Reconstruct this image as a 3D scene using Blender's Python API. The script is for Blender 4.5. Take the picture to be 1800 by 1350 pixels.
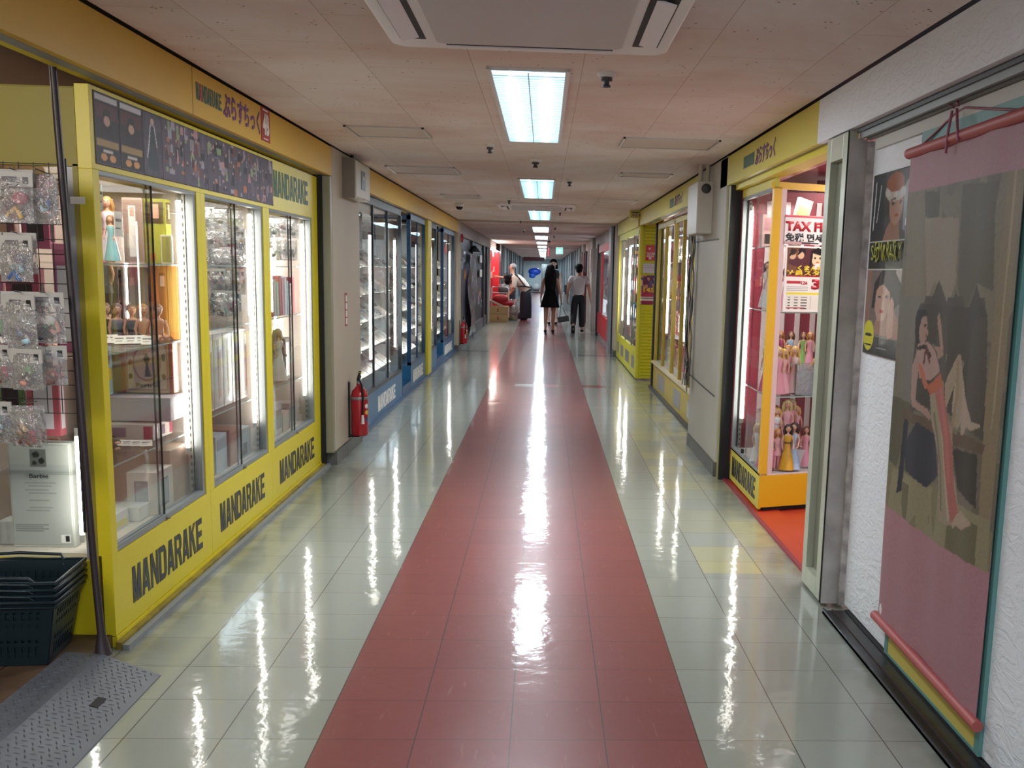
import bpy, math, random
import numpy as np
from mathutils import Vector, Matrix
for o in list(bpy.data.objects): bpy.data.objects.remove(o)
S = bpy.context.scene; COL = S.collection
random.seed(7); RN = random.Random(11)
PI = math.pi
# ---------------------------------------------------------------- camera
def cam_axes(p, y, r):
    f = Vector((math.sin(y), math.cos(y), 0)); rt = Vector((math.cos(y), -math.sin(y), 0)); u = Vector((0, 0, 1))
    f2 = math.cos(p)*f + math.sin(p)*u; u2 = -math.sin(p)*f + math.cos(p)*u
    return math.cos(r)*rt + math.sin(r)*u2, -math.sin(r)*rt + math.cos(r)*u2, f2
A_, B_, C_ = cam_axes(-.1643, .0508, .0263)
cam = bpy.data.objects.new('camera', bpy.data.cameras.new('camera')); COL.objects.link(cam)
cam.matrix_world = Matrix(((A_.x, B_.x, -C_.x, .0809), (A_.y, B_.y, -C_.y, 0), (A_.z, B_.z, -C_.z, 1.4686), (0, 0, 0, 1)))
cam.data.sensor_width = 36; cam.data.lens = 1834.16/1800*36
cam.data.shift_x = -143.0/1800; cam.data.shift_y = 107.0/1800
cam.data.clip_start = .05; cam.data.clip_end = 200
S.camera = cam
# ---------------------------------------------------------------- world, exposure
w = bpy.data.worlds.new('world'); S.world = w; w.use_nodes = True
w.node_tree.nodes['Background'].inputs[0].default_value = (.75, .8, .9, 1)
w.node_tree.nodes['Background'].inputs[1].default_value = 1.3
S.view_settings.view_transform = 'Standard'; S.view_settings.look = 'None'
S.view_settings.gamma = 1; S.view_settings.exposure = 0.25; S.view_settings.use_curve_mapping = False
S.cycles.use_denoising = True
S.cycles.max_bounces = 7; S.cycles.diffuse_bounces = 4; S.cycles.glossy_bounces = 4
S.cycles.transparent_max_bounces = 24; S.cycles.transmission_bounces = 4
S.cycles.sample_clamp_indirect = 4.0; S.cycles.caustics_reflective = False; S.cycles.caustics_refractive = False
# ---------------------------------------------------------------- lights of the corridor ceiling
def area(name, loc, sx, sy, power, col=(.86, .94, 1), rot=(0, 0, 0)):
    l = bpy.data.lights.new(name, 'AREA'); l.shape = 'RECTANGLE'; l.size = sx; l.size_y = sy; l.energy = power; l.color = col
    o = bpy.data.objects.new(name, l); COL.objects.link(o); o.location = loc; o.rotation_euler = rot
    return o
LIGHT_Y = [-5.9, -.75, 4.55, 9.85, 15.0, 20.1, 25.2, 30.3, 35.4, 40.5, 45.6, 50.7, 55.8, 60.9, 66.0, 71.0]
for y_ in LIGHT_Y: area('ceiling_tube_light', (0, y_+1.2, 2.27), .28, 2.3, 46 if y_ < 24 else (50 if y_ < 40 else 90))
# light of the shop interiors (their own ceiling lamps, plus one added tilted lamp)
area('shop_light', (-2.75, 5.6, 2.2), .8, 3.0, 40, (1, .93, .82))
area('shop_light', (-2.3, 1.9, 2.2), .8, 1.0, 34, (1, .93, .82), (1.0, 0, 0))  # added lamp, tilted to brighten the dark board on the showcase side
area('shop_light', (2.4, 6.6, 2.12), .9, 1.4, 34, (1, .93, .86))
area('shop_light', (2.3, 11.4, 2.12), .6, 3.6, 40, (1, .97, .92))
area('shop_light', (1.9, 16.6, 2.12), .5, 3.2, 26, (1, .97, .92))
area('shop_light', (-2.4, 13.5, 2.2), .6, 8, 36, (1, .97, .92))
# ---------------------------------------------------------------- helpers
def lin(c):
    if isinstance(c, str): c = tuple(int(c[i:i+2], 16)/255 for i in (0, 2, 4))
    return tuple((v/12.92 if v <= .04045 else ((v+.055)/1.055)**2.4) for v in c[:3])
MATS = {}
def mat(name, col=None, rough=.5, metal=0, spec=.5, emis=0, ecol=None, bump=0, bscale=40, alpha=1, coat=0, var=0, vscale=3, vcol=None):
    if name in MATS: return MATS[name]
    m = bpy.data.materials.new(name); m.use_nodes = True; nt = m.node_tree; b = nt.nodes['Principled BSDF']
    c = lin(col) if col else (.5, .5, .5)
    b.inputs['Base Color'].default_value = (*c, 1); b.inputs['Roughness'].default_value = rough
    b.inputs['Metallic'].default_value = metal; b.inputs['Specular IOR Level'].default_value = spec
    b.inputs['Coat Weight'].default_value = coat; b.inputs['Coat Roughness'].default_value = .08
    if emis:
        b.inputs['Emission Color'].default_value = (*(lin(ecol) if ecol else c), 1); b.inputs['Emission Strength'].default_value = emis
    if alpha < 1: b.inputs['Alpha'].default_value = alpha
    if var or bump:
        tc = nt.nodes.new('ShaderNodeTexCoord')
    if var:
        n = nt.nodes.new('ShaderNodeTexNoise'); n.inputs['Scale'].default_value = vscale; n.inputs['Detail'].default_value = 6
        nt.links.new(tc.outputs['Object'], n.inputs['Vector'])
        r = nt.nodes.new('ShaderNodeMapRange'); r.inputs[1].default_value = .38; r.inputs[2].default_value = .68
        r.inputs[3].default_value = 0; r.inputs[4].default_value = var
        nt.links.new(n.outputs[0], r.inputs[0])
        x = nt.nodes.new('ShaderNodeMix'); x.data_type = 'RGBA'; x.inputs[6].default_value = (*c, 1)
        x.inputs[7].default_value = (*(lin(vcol) if vcol else tuple(v*.45 for v in c)), 1)
        nt.links.new(r.outputs[0], x.inputs[0]); nt.links.new(x.outputs[2], b.inputs['Base Color'])
    if bump:
        n = nt.nodes.new('ShaderNodeTexNoise'); n.inputs['Scale'].default_value = bscale; n.inputs['Detail'].default_value = 4
        nt.links.new(tc.outputs['Object'], n.inputs['Vector'])
        bp = nt.nodes.new('ShaderNodeBump'); bp.inputs['Strength'].default_value = bump; bp.inputs['Distance'].default_value = .01
        nt.links.new(n.outputs[0], bp.inputs['Height']); nt.links.new(bp.outputs[0], b.inputs['Normal'])
    MATS[name] = m; return m
def colmat(name, rough=.5, coat=0, spec=.5):     # reads the printed / moulded colour of each face
    if name in MATS: return MATS[name]
    m = mat(name, 'ffffff', rough, coat=coat, spec=spec); nt = m.node_tree
    a = nt.nodes.new('ShaderNodeAttribute'); a.attribute_name = 'ink'
    nt.links.new(a.outputs['Color'], nt.nodes['Principled BSDF'].inputs['Base Color'])
    return m
def glassmat(name, tint=(1, 1, 1), f=1.0, rough=.0):
    if name in MATS: return MATS[name]
    m = bpy.data.materials.new(name); m.use_nodes = True; nt = m.node_tree; nt.nodes.remove(nt.nodes['Principled BSDF'])
    out = nt.nodes['Material Output']
    t = nt.nodes.new('ShaderNodeBsdfTransparent'); t.inputs[0].default_value = (*tint, 1)
    g = nt.nodes.new('ShaderNodeBsdfGlossy'); g.inputs['Roughness'].default_value = rough
    fr = nt.nodes.new('ShaderNodeFresnel'); fr.inputs[0].default_value = 1.45
    mu = nt.nodes.new('ShaderNodeMath'); mu.operation = 'MULTIPLY'; mu.inputs[1].default_value = f; mu.use_clamp = True
    mx = nt.nodes.new('ShaderNodeMixShader')
    nt.links.new(fr.outputs[0], mu.inputs[0]); nt.links.new(mu.outputs[0], mx.inputs[0])
    nt.links.new(t.outputs[0], mx.inputs[1]); nt.links.new(g.outputs[0], mx.inputs[2]); nt.links.new(mx.outputs[0], out.inputs[0])
    MATS[name] = m; return m
INK = colmat('printed_colours', .55); INKG = colmat('glossy_printed_colours', .22, coat=.3); PLA = colmat('moulded_colours', .4)
GLASS = glassmat('pane_glass', (.975, .99, .985), .38)
WORLD = {}                                        # world location of every parent Empty
class MB:
    def __init__(s): s.v = []; s.f = []; s.m = []; s.c = []; s.sm = []; s.mats = []
    def mi(s, m):
        if m not in s.mats: s.mats.append(m)
        return s.mats.index(m)
    def add(s, vs, fs, m, c=None, smooth=False):
        o = len(s.v); s.v += [tuple(v) for v in vs]; i = s.mi(m); c = lin(c) if isinstance(c, str) else (c or (.8, .8, .8))
        for f in fs: s.f.append([o+k for k in f]); s.m.append(i); s.c.append(c); s.sm.append(smooth)
        return s
    def box(s, x0, x1, y0, y1, z0, z1, m=PLA, c=None):
        v = [(x, y, z) for z in (z0, z1) for y in (y0, y1) for x in (x0, x1)]
        return s.add(v, [(0, 2, 3, 1), (4, 5, 7, 6), (0, 1, 5, 4), (2, 6, 7, 3), (0, 4, 6, 2), (1, 3, 7, 5)], m, c)
    def obox(s, ctr, size, rot, m=PLA, c=None):    # rot: Euler xyz
        from mathutils import Euler
        R = Euler(rot).to_matrix(); C = Vector(ctr); sx, sy, sz = [k/2 for k in size]
        v = [C + R @ Vector((x, y, z)) for z in (-sz, sz) for y in (-sy, sy) for x in (-sx, sx)]
        return s.add(v, [(0, 2, 3, 1), (4, 5, 7, 6), (0, 1, 5, 4), (2, 6, 7, 3), (0, 4, 6, 2), (1, 3, 7, 5)], m, c)
    def tube(s, pts, r, m=PLA, c=None, n=8, cap=True):
        pts = [Vector(p) for p in pts]; rs = r if isinstance(r, (list, tuple)) else [r]*len(pts)
        vs = []; N = len(pts); ref = None
        for i, p in enumerate(pts):
            d = (pts[min(i+1, N-1)] - pts[max(i-1, 0)]).normalized()
            if ref is None: ref = Vector((0, 0, 1)) if abs(d.z) < .9 else Vector((1, 0, 0))
            a = d.cross(ref).normalized(); b = d.cross(a).normalized(); ref = -b if False else ref
            for k in range(n):
                t = 2*PI*k/n; vs.append(p + a*math.cos(t)*rs[i] + b*math.sin(t)*rs[i])
        fs = [(i*n+k, i*n+(k+1) % n, (i+1)*n+(k+1) % n, (i+1)*n+k) for i in range(N-1) for k in range(n)]
        s.add(vs, fs, m, c, True)
        if cap: s.add(vs[:n], [tuple(range(n))], m, c); s.add(vs[-n:], [tuple(reversed(range(n)))], m, c)
        return s
    def lathe(s, prof, ctr=(0, 0, 0), m=PLA, c=None, n=16, sx=1, sy=1):   # prof: (radius, z)
        cx, cy, cz = ctr; vs = []
        for r, z in prof:
            for k in range(n): t = 2*PI*k/n; vs.append((cx+r*math.cos(t)*sx, cy+r*math.sin(t)*sy, cz+z))
        fs = [(i*n+k, i*n+(k+1) % n, (i+1)*n+(k+1) % n, (i+1)*n+k) for i in range(len(prof)-1) for k in range(n)]
        return s.add(vs, fs, m, c, True)
    def ball(s, ctr, r, m=PLA, c=None, n=12, rings=8):
        rx, ry, rz = r if isinstance(r, (tuple, list)) else (r, r, r)
        prof = [(math.sin(PI*i/rings), -math.cos(PI*i/rings)) for i in range(rings+1)]
        cx, cy, cz = ctr; vs = [(cx+p*math.cos(2*PI*k/n)*rx, cy+p*math.sin(2*PI*k/n)*ry, cz+z*rz) for p, z in prof for k in range(n)]
        fs = [(i*n+k, i*n+(k+1) % n, (i+1)*n+(k+1) % n, (i+1)*n+k) for i in range(rings) for k in range(n)]
        return s.add(vs, fs, m, c, True)
    def prism(s, poly, d0, d1, axis='x', m=PLA, c=None):    # poly in the two other axes
        def P(a, b, d): return {'x': (d, a, b), 'y': (a, d, b), 'z': (a, b, d)}[axis]
        n = len(poly); v = [P(a, b, d0) for a, b in poly] + [P(a, b, d1) for a, b in poly]
        return s.add(v, [tuple(reversed(range(n))), tuple(range(n, 2*n))] + [(k, (k+1) % n, n+(k+1) % n, n+k) for k in range(n)], m, c)
    def quad(s, a, b, c_, d, m=PLA, c=None): return s.add([a, b, c_, d], [(0, 1, 2, 3)], m, c)
    def build(s, name, parent=None, world=True, bevel=0, loc=None):
        me = bpy.data.meshes.new(name); off = Vector((0, 0, 0))
        if parent is not None and world: off = WORLD.get(parent.name, Vector((0, 0, 0)))
        me.from_pydata([tuple(Vector(v)-off) for v in s.v], [], s.f)
        for m in s.mats: me.materials.append(m)
        me.polygons.foreach_set('material_index', s.m); me.polygons.foreach_set('use_smooth', s.sm)
        a = me.attributes.new('ink', 'FLOAT_COLOR', 'FACE'); a.data.foreach_set('color', [k for c in s.c for k in (*c, 1)])
        me.update(); o = bpy.data.objects.new(name, me); COL.objects.link(o)
        if parent is not None: o.parent = parent
        WORLD[o.name] = off
        if loc: o.location = loc
        if bevel:
            b = o.modifiers.new('bevel', 'BEVEL'); b.width = bevel; b.segments = 2; b.limit_method = 'ANGLE'
        return o
def thing(name, label, cat, loc=(0, 0, 0), group=None, rz=0):
    o = bpy.data.objects.new(name, None); COL.objects.link(o); o.location = loc; o.rotation_euler = (0, 0, rz)
    o.empty_display_size = .1; tag(o, label, cat, group); WORLD[o.name] = Vector(loc); return o
def tag(o, label, cat, group=None):
    o['label'] = label; o['category'] = cat
    if group: o['group'] = group
    return o
def struct(o, label=None):
    o['kind'] = 'structure'
    if label: o['label'] = label
    return o
def text(body, origin, u, v, w, h, m, parent=None, name='lettering', bold=.02, depth=.002, shear=0, color=None):
    """lettering fitted into the rectangle origin + w*u + h*v"""
    cu = bpy.data.curves.new(name, 'FONT'); cu.body = body; cu.offset = bold; cu.resolution_u = 2; cu.align_x = 'LEFT'; cu.space_line = .9; cu.space_character = 1+max(0, bold-.03)*2.2
    to = bpy.data.objects.new(name, cu); COL.objects.link(to); bpy.context.view_layer.update()
    me = bpy.data.meshes.new_from_object(to.evaluated_get(bpy.context.evaluated_depsgraph_get()))
    bpy.data.objects.remove(to)
    n = len(me.vertices); co = np.zeros(n*3); me.vertices.foreach_get('co', co); co = co.reshape(-1, 3)
    if n == 0: return None
    mn = co.min(0); mx = co.max(0); u = Vector(u).normalized(); v = Vector(v).normalized(); nn = u.cross(v); O = Vector(origin)
    off = WORLD.get(parent.name, Vector((0, 0, 0))) if parent is not None else Vector((0, 0, 0))
    a = (co[:, 0]-mn[0])/max(1e-6, mx[0]-mn[0])*w; b = (co[:, 1]-mn[1])/max(1e-6, mx[1]-mn[1])*h
    a = a + shear*b
    P = np.array(O-off)[None]+a[:, None]*np.array(u)[None]+b[:, None]*np.array(v)[None]+depth*np.array(nn)[None]
    me.vertices.foreach_set('co', P.ravel()); me.materials.clear(); me.materials.append(m); me.update()
    o = bpy.data.objects.new(name, me); COL.objects.link(o)
    if parent is not None: o.parent = parent
    WORLD[o.name] = off
    so = o.modifiers.new('thick', 'SOLIDIFY'); so.thickness = max(.0008, depth*.7); so.offset = -1
    return o
def raster(name, origin, u, v, W, H, shapes, parent=None, res=.006, bg='ffffff', m=INK, wave=None, thick=.0015, noise=0, nscale=30, seed=0):
    """a printed sheet: grid whose vertices carry the ink laid down by the shapes, painter's order; shapes in 0..1"""
    nx = max(2, int(W/res)); ny = max(2, int(H/res)); X, Y = np.meshgrid(np.linspace(0, 1, nx+1), np.linspace(0, 1, ny+1))
    Cc = np.ones((ny+1, nx+1, 3))*np.array(lin(bg)); rs = np.random.RandomState(seed)
    for s in shapes:
        k = s[0]
        if k == 'r': M = (X >= s[1]) & (Y >= s[2]) & (X <= s[3]) & (Y <= s[4]); c = s[5]
        elif k == 'e': M = ((X-s[1])/s[3])**2+((Y-s[2])/s[4])**2 <= 1; c = s[5]
        elif k == 'p':
            M = np.zeros(X.shape, bool); P = s[1]; c = s[2]
            for i in range(len(P)):
                (x0, y0), (x1, y1) = P[i], P[i-1]
                if y0 == y1: continue
                M ^= ((y0 > Y) != (y1 > Y)) & (X < (x1-x0)*(Y-y0)/(y1-y0)+x0)
        elif k == 'l':           # stroke: points, half width
            M = np.zeros(X.shape, bool); P = s[1]; hw = s[2]; c = s[3]; asp = H/W
            for i in range(len(P)-1):
                ax, ay = P[i][0], P[i][1]*asp; bx, by = P[i+1][0], P[i+1][1]*asp; L2 = (bx-ax)**2+(by-ay)**2+1e-12
                t = np.clip(((X-ax)*(bx-ax)+(Y*asp-ay)*(by-ay))/L2, 0, 1)
                M |= (X-ax-t*(bx-ax))**2+(Y*asp-ay-t*(by-ay))**2 <= hw*hw
        elif k == 'n':           # mottled ink inside a rectangle
            M = (X >= s[1]) & (Y >= s[2]) & (X <= s[3]) & (Y <= s[4]); c = s[5]
            a = rs.rand(int(s[6])+2, int(s[7])+2); fx = X*int(s[6]); fy = Y*int(s[7]); ix = fx.astype(int); iy = fy.astype(int)
            fx = fx-ix; fy = fy-iy
            q = a[ix, iy]*(1-fx)*(1-fy)+a[ix+1, iy]*fx*(1-fy)+a[ix, iy+1]*(1-fx)*fy+a[ix+1, iy+1]*fx*fy
            M &= q > s[8]
        Cc[M] = lin(c)
    if noise:
        Cc *= (1+noise*(rs.rand(ny+1, nx+1, 1)-.5))
    u = Vector(u).normalized(); v = Vector(v).normalized(); nn = u.cross(v); O = Vector(origin)
    off = WORLD.get(parent.name, Vector((0, 0, 0))) if parent is not None else Vector((0, 0, 0))
    D = wave(X, Y) if wave is not None else np.zeros(X.shape)
    P = np.array(O-off)+X[..., None]*W*np.array(u)+Y[..., None]*H*np.array(v)+D[..., None]*np.array(nn)
    idx = np.arange((nx+1)*(ny+1)).reshape(ny+1, nx+1)
    F = np.stack([idx[:-1, :-1], idx[:-1, 1:], idx[1:, 1:], idx[1:, :-1]], -1).reshape(-1, 4)
    me = bpy.data.meshes.new(name); me.vertices.add(P.shape[0]*P.shape[1]); me.vertices.foreach_set('co', P.astype(np.float32).ravel())
    me.loops.add(F.size); me.loops.foreach_set('vertex_index', F.astype(np.int32).ravel()); me.polygons.add(len(F))
    me.polygons.foreach_set('loop_start', np.arange(0, F.size, 4, dtype=np.int32))
    me.update(calc_edges=True)
    a = me.attributes.new('ink', 'FLOAT_COLOR', 'POINT'); a.data.foreach_set('color', np.concatenate([Cc, np.ones(Cc.shape[:2]+(1,))], -1).astype(np.float32).ravel())
    me.materials.append(m); me.polygons.foreach_set('use_smooth', [True]*len(F)); me.validate()
    o = bpy.data.objects.new(name, me); COL.objects.link(o)
    if parent is not None: o.parent = parent
    WORLD[o.name] = off
    so = o.modifiers.new('thick', 'SOLIDIFY'); so.thickness = thick; so.offset = -1
    return o
GLY = {'M': [[(0,0),(.27,0),(.27,1),(0,1)], [(.73,0),(1,0),(1,1),(.73,1)], [(.1,1),(.34,1),(.62,0),(.38,0)], [(.66,1),(.9,1),(.62,0),(.38,0)]],
 'A': [[(0,0),(.29,0),(.62,1),(.28,1)], [(.71,0),(1,0),(.72,1),(.38,1)], [(.2,.17),(.8,.17),(.75,.36),(.25,.36)]],
 'N': [[(0,0),(.28,0),(.28,1),(0,1)], [(.72,0),(1,0),(1,1),(.72,1)], [(0,1),(.3,1),(1,0),(.7,0)]],
 'D': [[(0,0),(.3,0),(.3,1),(0,1)], [(0,.83),(.7,.83),(.9,1),(0,1)] and [(0,.82),(.78,.82),(.68,1),(0,1)], [(0,0),(.68,0),(.78,.18),(0,.18)], [(.68,.0),(.86,.06),(1,.22),(1,.78),(.86,.94),(.68,1),(.68,.0)][:6]],
 'R': [[(0,0),(.3,0),(.3,1),(0,1)], [(0,.84),(.8,.84),(.7,1),(0,1)], [(0,.42),(.7,.42),(.8,.58),(0,.58)], [(.66,.46),(.86,.5),(.98,.62),(.98,.82),(.86,.96),(.66,1)], [(.45,.5),(.78,.5),(1,0),(.7,0)]],
 'K': [[(0,0),(.3,0),(.3,1),(0,1)], [(.2,.42),(.2,.66),(.68,1),(1,1)], [(.34,.55),(.62,.68),(1,0),(.68,0)]],
 'E': [[(0,0),(.32,0),(.32,1),(0,1)], [(0,.81),(.95,.81),(.95,1),(0,1)], [(0,.41),(.88,.41),(.88,.6),(0,.6)], [(0,0),(1,0),(1,.19),(0,.19)]]}
def blockword(word, origin, u, v, w, h, m, parent, depth=.002, special=None):
    """heavy condensed capitals filling the rectangle"""
    u = Vector(u).normalized(); v = Vector(v).normalized(); n = u.cross(v); O = Vector(origin); k = w/len(word); b = MB(); sp = MB()
    for i, ch in enumerate(word):
        for j, poly in enumerate(GLY[ch]):
            P = [O+u*(k*(i+.04+.91*x))+v*(y*h)+n*(.0002*j) for x, y in poly]; N = len(P)
            (sp if special and i == 1 else b).add(P+[p+n*depth for p in P], [tuple(reversed(range(N))), tuple(range(N, 2*N))]+[(q, (q+1) % N, N+(q+1) % N, N+q) for q in range(N)], special if special and i == 1 else m)
    if sp.v: sp.build('lettering', parent)
    return b.build('lettering', parent)
ORD = ['first', 'second', 'third', 'fourth', 'fifth', 'sixth', 'seventh', 'eighth', 'ninth', 'tenth', 'eleventh', 'twelfth', 'thirteenth', 'fourteenth', 'fifteenth', 'sixteenth']
# ---------------------------------------------------------------- materials of the setting
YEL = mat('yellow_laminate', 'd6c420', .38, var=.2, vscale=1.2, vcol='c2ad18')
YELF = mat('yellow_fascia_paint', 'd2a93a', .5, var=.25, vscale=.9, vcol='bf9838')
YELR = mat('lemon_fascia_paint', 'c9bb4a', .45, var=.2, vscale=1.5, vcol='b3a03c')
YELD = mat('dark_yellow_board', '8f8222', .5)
ORA = mat('warm_yellow_paint', 'e0ab0c', .35)
BLK = mat('black_void', '0b0a0c', .7)
BLACKINK = mat('black_ink', '1c1d20', .4)
ALU = mat('brushed_aluminium', '8f9393', .55, metal=.4)
ALUP = mat('pale_green_aluminium', 'b9bdaa', .32, metal=.25, var=.3, vscale=4, vcol='8f9384')
STEEL = mat('zinc_steel', '9a9c9c', .3, metal=.8)
PLW = mat('pillar_paint', 'b5a996', .6, var=.35, vscale=1.6, vcol='a09280', bump=.1, bscale=60)
PLW2 = mat('grey_white_paint', 'b2aea2', .55, var=.3, vscale=2.2, vcol='9a968c')
BASE = mat('grey_ceramic_skirting', '5d5a55', .45, var=.4, vscale=9)
REDP = mat('red_laminate', '8e1428', .3)
BLU = mat('teal_blue_paint', '1f5b82', .35)
BLUD = mat('dark_blue_paint', '123f63', .35)
WHT = mat('white_plastic', 'd8d6d0', .4)
CREAM = mat('cream_metal', 'b9b19f', .45)
TUBE = mat('lit_tube', 'ffffff', emis=25, ecol='fff9f0')
CEILM = None
def node_floor():
    m = bpy.data.materials.new('vinyl_tiles'); m.use_nodes = True; nt = m.node_tree; N = nt.nodes; L = nt.links; b = N['Principled BSDF']
    def mth(op, a, b_=None, c_=None, clamp=False):
        n = N.new('ShaderNodeMath'); n.operation = op; n.use_clamp = clamp
        for i, v in enumerate((a, b_, c_)):
            if v is None: continue
            if isinstance(v, (int, float)): n.inputs[i].default_value = v
            else: L.new(v, n.inputs[i])
        return n.outputs[0]
    def mix(f, a, c_):
        n = N.new('ShaderNodeMix'); n.data_type = 'RGBA'
        for i, v in ((0, f), (6, a), (7, c_)):
            if isinstance(v, (float, int)): n.inputs[i].default_value = v
            elif isinstance(v, str): n.inputs[i].default_value = (*lin(v), 1)
            else: L.new(v, n.inputs[i])
        return n.outputs[2]
    tc = N.new('ShaderNodeTexCoord'); sp = N.new('ShaderNodeSeparateXYZ'); L.new(tc.outputs['Object'], sp.inputs[0]); X, Y = sp.outputs[0], sp.outputs[1]
    T = .3; tx = mth('DIVIDE', X, T); ty = mth('DIVIDE', mth('SUBTRACT', Y, 3.1145), T)
    ix = mth('FLOOR', tx); iy = mth('FLOOR', ty); fx = mth('FRACT', tx); fy = mth('FRACT', ty)
    cb = N.new('ShaderNodeCombineXYZ'); L.new(ix, cb.inputs[0]); L.new(iy, cb.inputs[1])
    wn = N.new('ShaderNodeTexWhiteNoise'); wn.noise_dimensions = '2D'; L.new(cb.outputs[0], wn.inputs[0]); R = wn.outputs[0]
    dx = mth('ABSOLUTE', mth('SUBTRACT', fx, .5)); dy = mth('ABSOLUTE', mth('SUBTRACT', fy, .5))
    jx = mth('GREATER_THAN', dx, .4935); jy = mth('GREATER_THAN', dy, .4945)
    wn2 = N.new('ShaderNodeTexWhiteNoise'); wn2.noise_dimensions = '1D'; L.new(ix, wn2.inputs['W'])
    joint = mth('MAXIMUM', jx, mth('MULTIPLY', jy, .8))
    red = mth('LESS_THAN', mth('ABSOLUTE', X), .6)
    def rect(x0, x1, y0, y1):
        return mth('MULTIPLY', mth('MULTIPLY', mth('GREATER_THAN', X, x0), mth('LESS_THAN', X, x1)), mth('MULTIPLY', mth('GREATER_THAN', Y, y0), mth('LESS_THAN', Y, y1)))
    red = mth('MAXIMUM', red, rect(.6, .9, 13.3145, 13.6145))
    # streaky marbling
    mp = N.new('ShaderNodeMapping'); mp.inputs['Scale'].default_value = (45, 6.0, 1); L.new(tc.outputs['Object'], mp.inputs[0])
    mp.inputs['Rotation'].default_value = (0, 0, .12)
    ns = N.new('ShaderNodeTexNoise'); ns.inputs['Scale'].default_value = 1; ns.inputs['Detail'].default_value = 5; L.new(mp.outputs[0], ns.inputs['Vector'])
    st = mth('MULTIPLY', mth('SUBTRACT', ns.outputs[0], .63, clamp=True), 4.0, clamp=True)
    big = N.new('ShaderNodeTexNoise'); big.inputs['Scale'].default_value = .9; big.inputs['Detail'].default_value = 3; L.new(tc.outputs['Object'], big.inputs['Vector'])
    wc = mix(mth('MULTIPLY', R, .5), '969b91', '898e84')
    wc = mix(st, wc, '8f9080'); rc = mix(mth('MULTIPLY', R, .5), '853e3e', '773638'); rc = mix(mth('MULTIPLY', st, .8), rc, 'a8716a')
    # older yellow tiles on the right beside the shop step
    yb = mth('MULTIPLY', rect(.9, 1.6, 5.0, 13.2), mth('MULTIPLY', R, .5)); wc = mix(yb, wc, 'c2b86a')
    # grime along both shop fronts and around joints
    ed = mth('ABSOLUTE', mth('SUBTRACT', X, -.03)); ge = mth('MULTIPLY', mth('SUBTRACT', ed, 1.22, clamp=True), 5.0, clamp=True)
    gn = N.new('ShaderNodeTexNoise'); gn.inputs['Scale'].default_value = 5; gn.inputs['Detail'].default_value = 8; L.new(tc.outputs['Object'], gn.inputs['Vector'])
    gr = mth('MULTIPLY', ge, mth('MULTIPLY', mth('SUBTRACT', gn.outputs[0], .32, clamp=True), 3.2, clamp=True), clamp=True)
    wc = mix(mth('MULTIPLY', gr, .75), wc, '56554c')
    c = mix(red, wc, rc)
    c = mix(rect(-.27, -.04, 13.3145, 13.6145), c, 'c9cfcb'); c = mix(rect(-.04, .12, 13.3145, 13.6145), c, '9d2b35'); c = mix(rect(.12, .3, 13.3145, 13.6145), c, 'b94a55')
    c = mix(rect(-1.5, -.9, 18.9, 19.05), c, '2c3350'); c = mix(rect(.7, 1.5, 18.4, 18.55), c, '2c3350')
    c = mix(mth('MULTIPLY', joint, .95), c, '3a2f2c')
    L.new(c, b.inputs['Base Color'])
    b.inputs['Roughness'].default_value = .34; b.inputs['Specular IOR Level'].default_value = .25
    b.inputs['Coat Weight'].default_value = .75; b.inputs['Coat Roughness'].default_value = .075; b.inputs['Coat IOR'].default_value = 1.5
    # polish undulation: gentle waves, different per tile
    w1 = N.new('ShaderNodeTexNoise'); w1.inputs['Scale'].default_value = 11; w1.inputs['Detail'].default_value = 3.5; L.new(tc.outputs['Object'], w1.inputs['Vector'])
    w2 = N.new('ShaderNodeTexNoise'); w2.inputs['Scale'].default_value = 2.3; w2.inputs['Detail'].default_value = 1; L.new(tc.outputs['Object'], w2.inputs['Vector'])
    hh = mth('ADD', mth('MULTIPLY', w1.outputs[0], .5), mth('ADD', w2.outputs[0], mth('MULTIPLY', joint, 0.0)))
    bp = N.new('ShaderNodeBump'); bp.inputs['Strength'].default_value = .22; bp.inputs['Distance'].default_value = .012
    L.new(hh, bp.inputs['Height']); L.new(bp.outputs[0], b.inputs['Normal']); L.new(bp.outputs[0], b.inputs['Coat Normal'])
    return m
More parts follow.
